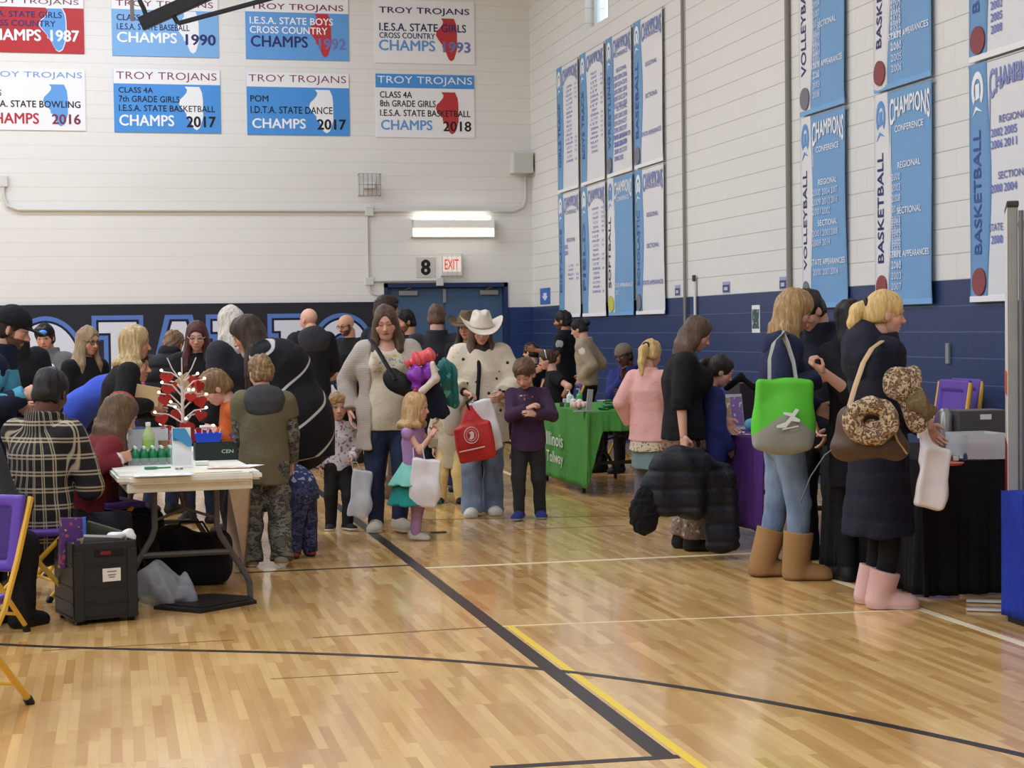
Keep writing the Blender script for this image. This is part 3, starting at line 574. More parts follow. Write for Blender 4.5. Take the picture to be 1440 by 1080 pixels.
# ------------------------------------------------------------------ hanging banners
def banner(px0, px1, z0, z1, style, label, side, field, words, seed, twin=None):
    ya, yb = RW(px0, 300)[1], RW(px1, 300)[1]; W = ya - yb; H = z1 - z0; r = np.random.RandomState(seed)
    M = frame((WX - .02, ya, z0), (0, -1, 0), (0, 0, 1)); ph = r.rand(3) * 6
    amp = words.get('amp', .012)
    wave = lambda u, v: amp * (np.sin(7 * u / W + ph[0] + 1.5 * v) * .5 + np.sin(11 * u / W + ph[1] - 2.2 * v) * .5) * np.clip((H - v) / H, .05, 1) * np.clip(v / .1, 0.1, 1) + .02
    def xf(V): V = V.copy(); V[:, 2] += wave(V[:, 0], V[:, 1]); return V
    def grid(name, a, b, c, d, z, m, parent, edge=None):
        nu, nv = max(3, int((b - a) / .05)), max(3, int((d - c) / .07)); V = []; Pl = []
        for k, zz in ((0, z), (1, z - .003)):
            for j in range(nv + 1):
                for i in range(nu + 1):
                    f = j / nv; x0 = a; x1 = b
                    if edge: x1 = b + edge * math.sin(f * 3.1416 * 1.0) ** 2
                    V.append((x0 + (x1 - x0) * i / nu, c + (d - c) * f, zz))
        s = (nu + 1) * (nv + 1)
        for j in range(nv):
            for i in range(nu):
                q = j * (nu + 1) + i; Pl += [(q, q + 1, q + nu + 2, q + nu + 1), (s + q, s + q + nu + 1, s + q + nu + 2, s + q + 1)]
        for j in range(nv):
            for i in (0, nu): q = j * (nu + 1) + i; q2 = q + nu + 1; Pl.append((q, q2, s + q2, s + q) if i == 0 else (q2, q, s + q, s + q2))
        me = mesh_np(name, xf(np.array(V, float)), Pl, m, True); return link(name, me, parent)
    FLD = paint('banner_' + field[0], field[1], .6); SID = paint('banner_' + side[0], side[1], .6)
    o = grid('banner', 0, W, 0, H, 0, FLD, None); o.matrix_world = M; tag(o, label, 'banner', 'championship banners on the side wall')
    sw = W * .25; grid('side_band', 0, sw, 0, H, .004, SID, o, .06 * W)
    dark_f = field[0] != 'white'; tm = WHITET if dark_f else GREYB; bm_ = PALE if dark_f else paint('year_blue', C(108, 122, 196), .5); sm = NAVY if side[0] == 'white' else PALE
    if side[0] == 'blue' and field[0] == 'white': sm = paint('side_letter', C(60, 84, 150), .5)
    MB().tube([(-.02, H - .01, .015), (W + .02, H - .01, .015)], .008, 6).build('top_rod', paint('rod_grey', C(150, 150, 150), .4), o, xf=None)
    MB().box((W / 2, .02, .022), (W, .045, .012), bev=.003).build('bottom_hem', paint('hem_' + field[0], tuple(min(1, x * 1.15) for x in field[1][:3]) + (1,), .6), o)
    # CHAMPIONS on an arch
    sub = 'CHAMPIONS'
    V, Pl = text_mb(sub, W * .70, .16, .02, sw + W * .035, 0, z=.007); u = (V[:, 0] - sw - W * .035) / (W * .7); lo = H - .33 + .12 * np.sin(np.pi * u) ** .7; hi = H - .07; V[:, 1] = lo + (hi - lo) * (V[:, 1] / .16) * (1 - .25 * np.abs(u - .5) * 0)
    MB().add(V, Pl).build('arched_lettering', WHITET if dark_f else paint('arch_letter', C(132, 146, 196), .5), o, xf=xf)
    # emblem on the side band: crested helmet
    cx, cz = sw * .5, H - .2; A = [math.radians(a) for a in range(-50, 231, 20)]; outl = [(cx + .34 * sw * math.cos(a), cz + .14 * math.sin(a)) for a in A]; inn = [(cx + .2 * sw * math.cos(a), cz + .085 * math.sin(a)) for a in A]
    mb = MB(); n = len(A); V = [(x, y, .008) for x, y in outl + inn]; mb.add(V, [(i, i + 1, n + i + 1, n + i)[::-1] for i in range(n - 1)]); mb.prism([(cx - .1 * sw, cz - .08), (cx + .12 * sw, cz - .06), (cx + .1 * sw, cz + .05), (cx - .12 * sw, cz + .04)], .006, .0085); mb.prism([(cx - .3 * sw, cz - .2), (cx - .1 * sw, cz - .12), (cx + .3 * sw, cz - .17), (cx - .05 * sw, cz - .15)], .006, .0085)
    mb.build('helmet_emblem', SKYT if side[0] == 'white' else WHITET, o, xf=xf)
    nm = words['side']; V, Pl = text_mb(nm, H * .52, sw * .42, .012, sw * .66, H * .2, z=.008, vert=True); MB().add(V, Pl).build('side_lettering', sm, o, xf=xf)
    if words.get('ball'):
        A = [2 * math.pi * k / 20 for k in range(20)]; MB().prism([(sw * .55 + sw * .4 * math.cos(a), .15 + .105 * math.sin(a)) for a in A], .010, .018).build('ball_emblem', paint('ball_' + words['ball'][0], words['ball'][1], .6), o, xf=xf)
    x0 = sw + W * .06
    for (kind, zt, n1) in words['rows']:
        zt = zt * H
        if kind == 'names':
            for i in range(n1):
                zz = zt - i * .062; wd = W * (.2 + .12 * r.rand())
                V, Pl = text_mb(r.choice(['2004', 'ALL STATE', 'MVP', 'RELAY', '1ST']), wd, .034, .0, sw + W * .36, zz, 'C', z=.007); MB().add(V, Pl).build('lettering', bm_, o, xf=xf)
                if r.rand() < .6: V, Pl = text_mb(str(2000 + r.randint(18)), W * .1, .03, 0, sw + W * .66, zz, 'C', z=.007); MB().add(V, Pl).build('year', bm_, o, xf=xf)
        else:
            wd = {'CONFERENCE': .5, 'REGIONAL': .4, 'SECTIONAL': .42, 'STATE APPEARANCES': .7}[kind]
            V, Pl = text_mb(kind, W * wd, .055, .01, sw + W * .375, zt, 'C', z=.007); MB().add(V, Pl).build('heading', tm, o, xf=xf)
            cols = words.get('cols', 1); k = 0
            while k < n1:
                c = k // 6 if words.get('bycol') else k % cols; rr = k % 6 if words.get('bycol') else k // cols
                V, Pl = text_mb(str(2000 + (k * 3 + r.randint(3)) % 19), W * .165, .062, .012, x0 + c * W * .185, zt - .095 - rr * .088, z=.007); MB().add(V, Pl).build('year', bm_, o, xf=xf); k += 1
    return o
ZB0, ZB1, ZT0, ZT1 = 1.65, 3.44, 3.46, 5.27
Wf, Bf, Sf = ('white', C(222, 222, 224)), ('sky', C(116, 160, 204)), ('blue', C(110, 154, 198))
RED_BALL, GR_BALL, YL_BALL = ('red', C(140, 72, 76)), ('grey', C(120, 118, 130)), ('yellow', C(196, 196, 90))
R4 = [('CONFERENCE', .80, 0), ('REGIONAL', .63, 8), ('SECTIONAL', .42, 5), ('STATE APPEARANCES', .22, 3)]
far = [((789, 818), 'CROSS', 'TRACK'), ((822, 855), 'TRACK', 'WRESTLING'), ((859, 894), 'VOLLEYBALL', 'SOFTBALL'), ((898, 938), 'BASEBALL', 'CHEER')]
NMT = [('names', .80, 18)]
banner(789, 818, ZT0, ZT1, 0, 'tall white banner with blue band, upper of the pair nearest the room corner', Sf, Wf, dict(side='GIRLS TRACK', rows=NMT), 1)
banner(789, 818, ZB0, ZB1, 0, 'white banner low on the side wall, lower of the pair nearest the room corner', Sf, Wf, dict(side='DISTANCE', rows=[('CONFERENCE', .82, 0), ('REGIONAL', .6, 2), ('names', .4, 4)]), 2)
banner(822, 855, ZT0, ZT1, 0, 'white banner crowded with small dark names, upper of the second column from the corner', Sf, Wf, dict(side='BOYS TRACK', rows=NMT), 3)
banner(822, 855, ZB0, ZB1, 0, 'white banner with a long list, lower of the second column from the corner', Sf, Wf, dict(side='FIELD', rows=[('names', .8, 19)]), 4)
banner(859, 894, ZT0, ZT1, 0, 'white banner filled with a grid of blue years, third column from the corner', Sf, Wf, dict(side='WRESTLING', ball=GR_BALL, rows=[('CONFERENCE', .83, 0), ('REGIONAL', .72, 15), ('SECTIONAL', .45, 15), ('STATE APPEARANCES', .25, 8)], cols=3), 5)
banner(859, 894, ZB0, ZB1, 0, 'rippled all blue banner with a yellow ball, third column from the corner', Wf, Bf, dict(side='SOFTBALL', ball=YL_BALL, amp=.03, rows=[('CONFERENCE', .82, 0), ('STATE APPEARANCES', .2, 1)]), 6)
banner(898, 938, ZT0, ZT1, 0, 'white banner with three bare headings, upper one left of the thin conduit', Sf, Wf, dict(side='BASEBALL', ball=GR_BALL, rows=[('CONFERENCE', .85, 0), ('REGIONAL', .66, 0), ('SECTIONAL', .45, 0), ('STATE APPEARANCES', .2, 0)]), 7)
banner(898, 938, ZB0, ZB1, 0, 'white banner with three bare headings, lower one left of the thin conduit', Sf, Wf, dict(side='SCHOLASTIC', ball=GR_BALL, rows=[('CONFERENCE', .85, 0), ('REGIONAL', .66, 0), ('SECTIONAL', .45, 0), ('STATE APPEARANCES', .2, 0)]), 8)
banner(1132, 1195, ZT0, ZT1, 0, 'sky blue VOLLEYBALL banner, upper one right of the thick conduit', Wf, Bf, dict(side='VOLLEYBALL', ball=GR_BALL, rows=R4), 9)
banner(1132, 1195, ZB0, ZB1, 0, 'rippled sky blue VOLLEYBALL banner, lower one right of the thick conduit', Wf, Bf, dict(side='VOLLEYBALL', ball=GR_BALL, amp=.022, cols=3, rows=R4), 10)
banner(1237, 1317, ZT0, ZT1, 0, 'sky blue BASKETBALL banner, upper of the middle pair, red ball at its foot', Wf, Bf, dict(side='BASKETBALL', ball=RED_BALL, amp=.02, rows=R4), 11)
banner(1237, 1317, ZB0, ZB1, 0, 'sky blue BASKETBALL banner, lower of the middle pair, behind the blonde ponytail', Wf, Bf, dict(side='BASKETBALL', ball=RED_BALL, rows=R4), 12)
banner(1371, 1476, ZT0, ZT1, 0, 'white BASKETBALL banner with blue band, upper one at the right edge', Sf, Wf, dict(side='BASKETBALL', ball=RED_BALL, rows=[('CONFERENCE', .8, 0), ('REGIONAL', .6, 4), ('SECTIONAL', .42, 2), ('STATE APPEARANCES', .24, 3)]), 13)
banner(1371, 1476, ZB0, ZB1, 0, 'white BASKETBALL banner with blue band, lower one at the right edge', Sf, Wf, dict(side='BASKETBALL', ball=RED_BALL, cols=2, rows=[('CONFERENCE', .88, 0), ('REGIONAL', .73, 4), ('SECTIONAL', .5, 2), ('STATE APPEARANCES', .29, 1)]), 14)
# folded basketball frame under the ceiling, top left
BKM = paint('truss_black', C(30, 30, 34), .5); s = 112
tr = MB(); o = empty('basketball_frame', P(240, 10, s)); tag(o, 'black steel basketball frame swung up near the ceiling', 'frame')
loc = lambda px, py, s_=s: P(px, py, s_) - P(240, 10, s)
R3 = lambda a, b: np.stack([_n(b - a), _n(np.cross([0, 0, 1], _n(b - a))), np.cross(_n(b - a), _n(np.cross([0, 0, 1], _n(b - a))))], 1)
a, b = loc(198, 34), loc(330, -26); MB().box((a + b) / 2, (np.linalg.norm(b - a), .1, .17), R3(a, b), bev=.01).build('beam', BKM, o)
a, b = loc(250, 33), loc(480, -29); MB().box((a + b) / 2, (np.linalg.norm(b - a), .05, .055), R3(a, b), bev=.01).build('brace', BKM, o)
MB().tube([loc(244, 22), loc(250, 33)], .03, 8).build('bracket', BKM, o)
MB().tube([loc(196, 0), loc(202, 12), loc(206, 24)], .03, 8).build('clamp', BKM, o)
a, b = loc(185, -20), loc(186, 28); MB().box((a + b) / 2, (.05, .05, .45), bev=.008).build('backboard_arm', paint('arm_grey', C(140, 128, 122), .5), o)
# ------------------------------------------------------------------ people: heads, hands, bodies, clothes
def rotx(a): c, s = math.cos(a), math.sin(a); return np.array([[1, 0, 0], [0, c, -s], [0, s, c]])
def roty(a): c, s = math.cos(a), math.sin(a); return np.array([[c, 0, s], [0, 1, 0], [-s, 0, c]])
def rotz(a): c, s = math.cos(a), math.sin(a); return np.array([[c, -s, 0], [s, c, 0], [0, 0, 1]])
def rax(ax, a):
    ax = _n(ax); c, s = math.cos(a), math.sin(a); x, y, z = ax
    return np.array([[c + x * x * (1 - c), x * y * (1 - c) - z * s, x * z * (1 - c) + y * s], [y * x * (1 - c) + z * s, c + y * y * (1 - c), y * z * (1 - c) - x * s], [z * x * (1 - c) - y * s, z * y * (1 - c) + x * s, c + z * z * (1 - c)]])
_HEAD = {}
def head_unit(kind, h):
    key = (kind, round(h, 3))
    if key in _HEAD: return _HEAD[key]
    fat = {'m': 0, 'f': -.01, 'h': .05, 'k': -.005, 't': .02}[kind]; kid = kind in 'kt'
    nz = .75 if kid else (.9 if kind in 'fh' else 1.0); jw = .24 + fat + (.012 if kind == 'm' else 0)
    o = [('+', ell((0, -.05, .12), (.335 + fat * .4, .42, .385))), ('+', ell((0, .09, -.18), (jw, .27, .33)), .12), ('+', cone((0, .235 - (.03 if kid else 0), -.41), (0, .2, -.38), .075 + fat * .3, .09), .08)]
    for s in (-1, 1):
        o += [('+', ell((s * .16, .2, -.15), (.11 + fat * .6, .1, .12)), .08), ('+', ell((s * (.325 + fat * .4), -.03, -.06), (.035, .085, .125), rotz(s * .35)), .02)]
    o += [('+', cone((-.15, .325, .085), (.15, .325, .085), .05, .05), .07)]
    for s in (-1, 1): o += [('-', ell((s * .135, .41, -.005), (.085, .07, .06)), .06), ('+', ell((s * .13, .305, -.01), (.07, .06, .055)), .015)]
    o += [('+', cone((0, .34, .02), (0, .34 + .105 * nz, -.155), .028, .05 * nz + .005), .05)]
    for s in (-1, 1): o += [('+', ell((s * .045, .37 + .02 * nz, -.17), (.035, .045, .032)), .03)]
    o += [('+', cone((-.065, .335, -.285), (.065, .335, -.285), .022, .022), .03), ('+', cone((-.05, .33, -.33), (.05, .33, -.33), .028, .028), .03), ('-', cone((-.09, .375, -.307), (.09, .375, -.307), .008, .008), .012)]
    if kind == 'h': o += [('+', ell((0, .12, -.45), (.2, .17, .12)), .1)]
    o += [('+', cone((0, -.1, -.25), (0, -.14, -.78), .165 + fat + (.02 if kind == "m" else 0), .18 + fat), .06)]
    _HEAD[key] = sdf(o, h); return _HEAD[key]
def head_tint(U, skin, hair, lips, lids, beard):
    n = len(U); c = np.tile(np.array(skin[:3]), (n, 1)); u, v, w = U.T; fr = v > .12
    def mixc(m, col, a=1.0): c[m] = c[m] * (1 - a) + np.array(col[:3]) * a
    bl = np.exp(-(((np.abs(u) - .19) / .09) ** 2 + ((w + .15) / .09) ** 2)) * fr; c[:, 1] *= 1 - .22 * bl; c[:, 2] *= 1 - .22 * bl
    no = np.exp(-((u / .07) ** 2 + ((w + .16) / .06) ** 2)) * (v > .35); c[:, 1] *= 1 - .12 * no; c[:, 2] *= 1 - .15 * no
    if beard: mixc((w < -.2 + .5 * np.abs(u) * 0) & (v > -.08) & (w > -.62) & ~((np.abs(u) < .1) & (w > -.35) & (w < -.27)), beard, .85); mixc((np.abs(u) < .13) & (w < -.21) & (w > -.275) & fr, beard, .9); mixc((np.abs(u) > .25) & (w < .05) & (w > -.3) & (v > -.02) & (v < .12), beard, .8)
    mixc(fr & (np.abs(w + .307 ) < .042 * (1 - (u / .125) ** 2)) & (np.abs(u) < .12), lips, .75)
    mixc(fr & (np.abs(w + .307) < .008) & (np.abs(u) < .1), (.06, .02, .02), .7)
    au = np.abs(u); e = ((au - .135) / .07) ** 2 + ((w + .008) / (.032 if not lids else .016)) ** 2
    mixc(fr & (e < 1.5) & (w > -.012), (.03, .02, .015), .75)
    if not lids: mixc(fr & (e < 1), (.42, .38, .35)); mixc(fr & ((au - .135) ** 2 + (w + .005) ** 2 < .034 ** 2), (.03, .02, .015))
    else: mixc(fr & (e < 1), (.05, .03, .025), .8)
    mixc(fr & (np.abs(w - .088 - .03 * (1 - ((au - .15) / .1) ** 2)) < .016) & (au > .05) & (au < .235), tuple(x * .55 for x in hair[:3]), .75)
    mixc((np.abs(au - .04) < .016) & (w < -.185) & (w > -.21) & (v > .33), (.08, .03, .025), .6)
    return np.concatenate([np.clip(c, 0, 1), np.ones((n, 1))], 1)
HANDS = {'relax': (.35, .45, .55, .6, .25), 'grip': (1.15, 1.25, 1.3, 1.3, .9), 'flat': (.08, .08, .1, .14, .1), 'pinch': (.75, .9, .8, .8, .6), 'point': (.1, 1.2, 1.3, 1.3, .8), 'cup': (.6, .65, .7, .75, .3)}
_HAND = {}
def hand_unit(kind, h):
    key = (kind, round(h, 3))
    if key in _HAND: return _HAND[key]
    cu = HANDS[kind]
    o = [('+', rbox((0, .27, 0), (.2, .27, .075), rd=.07)), ('+', cone((0, -.12, 0), (0, .12, 0), .115, .13, (1, 0, 0), .75), .08), ('+', ell((-.13, .2, -.05), (.1, .18, .08)), .06)]
    for i, (x, L, r) in enumerate(((-.155, .40, .048), (-.05, .46, .05), (.055, .42, .048), (.15, .32, .042))):
        p = np.array([x, .5, .01]); a = 0; sx = x * .25
        for j, f in enumerate((.45, .32, .25)):
            a += cu[i] * (.8, 1.0, .7)[j]; q = p + L * f * np.array([sx * math.cos(a), math.cos(a), -math.sin(a)]); o.append(('+', cone(p, q, r * (1 - .1 * j), r * (.92 - .1 * j)), .012 if j == 0 else .01)); p = q
    t = cu[4]; p = np.array([-.17, .1, -.02]); q = p + .24 * _n([-.75 + t * .5, .75, -.25 - t * .6]); o.append(('+', cone(p, q, .07, .058), .05)); r_ = q + .18 * _n([-.35 + t * .9, .9, -.2 - t * .6]); o.append(('+', cone(q, r_, .055, .045), .02))
    _HAND[key] = sdf(o, h); return _HAND[key]
def ik(a, t, l1, l2, pole):
    a = np.array(a, float); t = np.array(t, float); d = np.linalg.norm(t - a); u = _n(t - a); d = min(max(d, abs(l1 - l2) + .02), l1 + l2 - .004); t = a + u * d
    c = (l1 * l1 + d * d - l2 * l2) / (2 * d); hgt = math.sqrt(max(l1 * l1 - c * c, 0)); pl = np.array(pole, float); pl = pl - u * pl.dot(u)
    if np.linalg.norm(pl) < 1e-4: pl = np.array([0, .1, -1.]) - u * u.dot([0, .1, -1.])
    return a + u * c + _n(pl) * hgt, t
SKIN = C(205, 152, 126); SKIN_P = C(214, 164, 142); SKIN_D = C(96, 62, 46); SKIN_T = C(184, 128, 98)
BROWN = C(72, 50, 38); DBROWN = C(44, 32, 27); BLACKH = C(24, 21, 21); BLOND = C(196, 164, 108); DBLOND = C(138, 106, 70); LBROWN = C(112, 84, 60); GREYH = C(190, 184, 172)
class K: pass
NPEOPLE = [0]
def person(label, px, s, face, H, sex='m', skin=SKIN, hairc=BROWN, hair='short', hr=None, g=1.0, pelvis=None, lean=0, bend=0, side=0, twist=0, head=(0, 0, 0), armR=None, armL=None, handR='relax', handL='relax', poleR=None, poleL=None, pnR=None, pnL=None, hdR=None, hdL=None, feet=None, lids=False, beard=None, kind=None, wear=(), sw=1.0, hopt={}, group=None, root=None, bust=0):
    NPEOPLE[0] += 1; k = K(); k.seed = NPEOPLE[0]
    kid = H < 1.42; hr = hr or (.137 if H > 1.5 else .155 if H > 1.28 else .175 if H > 1.12 else .195); kind = kind or ('k' if kid else sex)
    R0 = G(px, s) if root is None else np.array(root, float); r = R0 - CAM; a = math.radians(face) + math.atan2(r[0], r[1])
    fw = np.array([math.sin(a), math.cos(a), 0]); rt = np.array([math.cos(a), -math.sin(a), 0]); Rw = np.stack([rt, fw, [0, 0, 1.]], 1)
    k.toL = lambda p: Rw.T @ (np.array(p) - R0); k.R0 = R0; k.Rw = Rw
    hh = hr * H; B = H - hh; k.B, k.H, k.hh, k.g, k.s = B, H, hh, g, s
    d2r = math.radians; k.vox = max(.010, 1.7 / s) if s > 150 else 2.0 / s
    def loc(t):
        if t is None: return None
        if t[0] == 'p': return k.toL(P(t[1], t[2], F / (F / s - t[3])))
        return np.array(t, float)
    pz = (.6 * B) if pelvis is None else (pelvis[2] if hasattr(pelvis, '__len__') else pelvis); pel = np.array([0, 0, pz], float)
    if hasattr(pelvis, '__len__'): pel[:2] = pelvis[:2]
    k.pel = pel
    def up(l, sd): return np.array([math.sin(d2r(sd)), math.sin(d2r(l)) * math.cos(d2r(sd)), math.cos(d2r(l)) * math.cos(d2r(sd))])
    u0, u1, u2 = up(lean * .7, side * .7), up(lean, side), up(lean + bend, side)
    k.waist = pel + u0 * .10 * B; k.chest = k.waist + u1 * .14 * B; k.neck = k.chest + u2 * .125 * B; k.u2 = u2; k.u0 = u0
    Tz = rotz(d2r(-twist)); k.r = Tz @ np.array([math.cos(d2r(side)), 0, -math.sin(d2r(side))]); k.f = _n(np.cross(u2, k.r)); k.pr = np.array([1., 0, 0])
    shw = (.118 if sex == 'm' else .108) * B * sw; k.shw = shw; sc = k.neck - u2 * .04 * B; k.sh = {1: sc + k.r * shw, -1: sc - k.r * shw}
    la, lf = .195 * B, .17 * B; k.el, k.wr = {}, {}
    for sd, t, pole in ((1, armR, poleR), (-1, armL, poleL)):
        t = loc(t)
        if t is None: t = k.sh[sd] + np.array([sd * .05 * B, .03 * B, -.355 * B])
        pole = np.array([sd * .5, -.6, -.5]) if pole is None else np.array(pole, float)
        k.el[sd], k.wr[sd] = ik(k.sh[sd], t, la, lf, pole)
    feet = feet or [(.065 * B, .02, 8), (-.065 * B, -.02, -8)]; k.ank, k.kn, k.hip, k.fy = {}, {}, {}, {}
    for sd, ft in zip((1, -1), feet):
        z = ft[3] if len(ft) > 3 else 0; k.ank[sd] = np.array([ft[0], ft[1], z + .048 * B]); k.fy[sd] = d2r(ft[2]); k.hip[sd] = pel + np.array([sd * .058 * B * (1 + .3 * (g - 1)), 0, -.03 * B])
        yw = d2r(ft[2]); k.kn[sd], ank = ik(k.hip[sd], k.ank[sd], .270 * B, .257 * B, (math.sin(yw), math.cos(yw), .25)); k.ank[sd] = ank if np.linalg.norm(ank - k.ank[sd]) < .2 * B and pelvis is None else k.ank[sd]
    hp, hy, hrl = [d2r(x) for x in head]
    Rb = np.stack([k.r, k.f * 0 + _n(np.cross([0, 0, 1.], k.r)), [0, 0, 1.]], 1); k.RH = Rb @ rotz(-hy) @ rotx(-hp) @ roty(hrl)
    nd = _n(.6 * u2 + .4 * k.RH[:, 2]); k.hc = k.neck + nd * .035 * B + k.RH @ np.array([0, .10, .5]) * hh + k.f * .01 * B
    # ---- body: one mesh
    e = B; bo = [('+', cone(pel - u0 * .01 * B, k.waist, .098 * e * g, .082 * e * g, k.pr, .68)), ('+', cone(k.waist, k.chest, .082 * e * g, .096 * e * g, k.r, .68), .05), ('+', cone(k.sh[1], k.sh[-1], .03 * e, .03 * e), .06), ('+', cone(k.chest, k.neck - u2 * .06 * B, .09 * e * g, .06 * e, k.r, .7), .05), ('+', cone(k.neck - u2 * .07 * B, k.neck + nd * .06 * B, .044 * e, .04 * e), .04)]
    for sd in (1, -1):
        bo += [('+', cone(k.sh[sd], k.el[sd], .03 * e, .026 * e), .02), ('+', cone(k.el[sd], k.wr[sd], .0275 * e, .018 * e), .015), ('+', cone(k.hip[sd], k.kn[sd], .053 * e * g, .036 * e), .03), ('+', cone(k.kn[sd], k.ank[sd], .036 * e, .024 * e), .02)]
    V, Q = sdf(bo, max(.011, k.vox * 1.1)); tint = np.tile(np.array(skin), (len(V), 1)); tint[:, 3] = 1; Vs, Qs, Ts = [V], [Q], [tint]; off = len(V)
    U, Qh = head_unit(kind, max(.022, (1.15 / s) / hh)); Vh = k.hc + hh * (U @ k.RH.T); lipc = C(176, 88, 88) if sex == 'f' else C(170, 100, 92)
    if skin == SKIN_D: lipc = C(90, 52, 48)
    Vs.append(Vh); Qs.append(Qh + off); Ts.append(head_tint(U, skin, hairc, lipc, lids, beard)); off += len(Vh)
    for sd, hk, pn, hd in ((1, handR, pnR, hdR), (-1, handL, pnL, hdL)):
        if hk is None: continue
        U, Qk = hand_unit(hk, max(.032, (1.0 / s) / (.118 * B))); Yd = _n(k.wr[sd] - k.el[sd]) if hd is None else _n(hd); pn_ = np.array([-sd, 0.15, -.1]) if pn is None else np.array(pn, float); Zd = _n(-(pn_ - Yd * Yd.dot(pn_))); Xd = np.cross(Yd, Zd); HL = .122 * B
        if sd < 0: U = U * np.array([-1, 1, 1]); Qk = Qk[:, ::-1]
        Vk = k.wr[sd] + HL * (U @ np.stack([Xd, Yd, Zd], 1).T); Vs.append(Vk); Qs.append(Qk + off); tt = np.tile(np.array(skin), (len(Vk), 1)); tt[:, 3] = 1; Ts.append(tt); off += len(Vk); setattr(k, 'palm%d' % sd, k.wr[sd] + Yd * HL * .55 - Zd * HL * .12)
    me = mesh_np('person', np.concatenate(Vs), np.concatenate(Qs), mat('skin', SKIN, .5, 'skin'), True, None, np.concatenate(Ts))
    o = link('person', me); o.matrix_world = Matrix([[*Rw[i], R0[i]] for i in range(3)] + [[0, 0, 0, 1]]); tag(o, label, 'person', group); k.o = o
    if hair: make_hair(k, hair, hairc, **hopt)
    for w_ in wear: globals()['w_' + w_[0]](k, **(w_[1] if len(w_) > 1 else {}))
    return k
# ---- hair
def make_hair(k, style, c, L=.3, part=0, fringe=.0, vol=0.0, c2=None, tie=None, bl=.5, span=128):
    R, hh = k.RH, k.hh; X = lambda u, v, w: k.hc + hh * (R @ np.array([u, v, w])); m = mat('hair', c, .5, 'hair', c2)
    v = max(.005, .95 / k.s); g = np.array([0, 0, -1.]); t = {'buzz': .0}.get(style, .035) + vol
    o = [('+', ell(X(0, -.06, .145), hh * np.array([.345 + t, .425 + t, .39 + t]), R))]
    if style in ('short', 'buzz', 'boy'):
        o += [('+', ell(X(0, -.2, -.12), hh * np.array([.325 + t * .6, .3 + t, .3]), R), hh * .1)]
        if style == 'boy': o += [('+', ell(X(0, .16, .30), hh * np.array([.30, .25, .19]), R), hh * .1)]
        if style == 'short': o += [('+', ell(X(.03, .14, .36), hh * np.array([.27, .22, .15]), R), hh * .1)]
        o += [('-', ell(X(0, .48, -.20 + (.0 if style != 'boy' else -.04)), hh * np.array([.30, .42, .44 - fringe]), R), hh * .05), ('-', ell(X(0, .12, -.52), hh * np.array([.42, .35, .45]), R), hh * .04), ('&', plane(X(0, 0, -.30), -R[:, 2]), hh * .04)]
        for s in (-1, 1): o += [('-', ell(X(s * .38, .0, -.12), hh * np.array([.1, .1, .15]), R), hh * .02)]
    elif style == 'fringe_only':
        o = [('+', ell(X(0, -.14, -.02), hh * np.array([.345, .38, .2]), R)), ('-', ell(X(0, .3, -.1), hh * np.array([.5, .38, .6]), R), hh * .03), ('-', ell(X(0, -.05, .2), hh * np.array([.33, .42, .4]), R))]
    else:
        o += [('+', ell(X(0, -.2, -.08), hh * np.array([.33 + t, .30 + t, .32]), R), hh * .1)]
        if style in ('pony', 'bun', 'updo'): o += [('&', plane(X(0, 0, -.22), -R[:, 2]), hh * .05)]
        o += [('-', ell(X(part * .12, .50, -.15), hh * np.array([.27 if style in ('long', 'bob') else .31, .42, .45 - fringe]), R), hh * .06)]
        if style in ('pony', 'bun', 'updo'):
            for s in (-1, 1): o += [('-', ell(X(s * .36, .06, -.16), hh * np.array([.1, .17, .2]), R), hh * .04)]
            o += [('-', ell(X(0, .25, -.4), hh * np.array([.45, .38, .42]), R), hh * .05)]
        if style == 'bun': o += [('+', ell(X(0, -.56, .2), hh * np.array([.18, .17, .17]), R), hh * .04)]
        if style == 'pony':
            p = X(0, -.46, .22); q = X(0, -.68, .12) + g * hh * .1; o += [('+', cone(p, q, .1 * hh, .17 * hh), hh * .06)]
            e = q + g * L * .5 - R[:, 1] * .02; e2 = e + g * L * .5; o += [('+', cone(q, e, .17 * hh, .15 * hh), hh * .05), ('+', cone(e, e2, .15 * hh, .05 * hh), hh * .05)]
        if style in ('long', 'bob'):
            n = 13; LL = L if style == 'long' else hh * bl
            for i in range(n):
                a = math.radians(-span + 2 * span * i / (n - 1)); fr_ = abs(a) / 2.2
                p = X(.30 * math.sin(a), -.08 - .32 * math.cos(a), .02); sh_ = R @ np.array([.40 * math.sin(a), -.1 - .36 * math.cos(a) * (1 - .3 * fr_), -.5]) * hh
                q = k.hc + sh_; lf = LL * (1 - .12 * fr_) * (1 + .06 * math.sin(i * 2.3)); dx = R @ np.array([math.sin(a) * .06, -.12 * math.cos(a), 0]) * hh
                # locks fall over the shoulders, outside the chest
                off = q - k.neck; hz = np.array([off[0], off[1], 0]); e = q + g * lf * .55 + dx + hz * .12; e2 = q + g * lf + dx * 1.3 + hz * .18
                o += [('+', cone(p, q, .13 * hh, .135 * hh, np.cross(R[:, 2], q - k.hc), .8), hh * .07), ('+', cone(q, e, .13 * hh, .12 * hh), hh * .05), ('+', cone(e, e2, .12 * hh, .035 * hh), hh * .04)]
    o.append(('~', wob(hh * .028, 16 / hh, k.seed, (1, 1, .3))))
    if style in ('boy', 'short'): o.append(('~', wob(hh * .02, 30 / hh, k.seed + 3)))
    h = solid('hair', o, v, m, k.o)
    if style == 'pony' and tie: solid('hair_tie', [('+', ell(X(0, -.5, .2), hh * np.array([.17, .07, .17]), R))], .006, mat('tie', tie, .6), k.o)
    return h
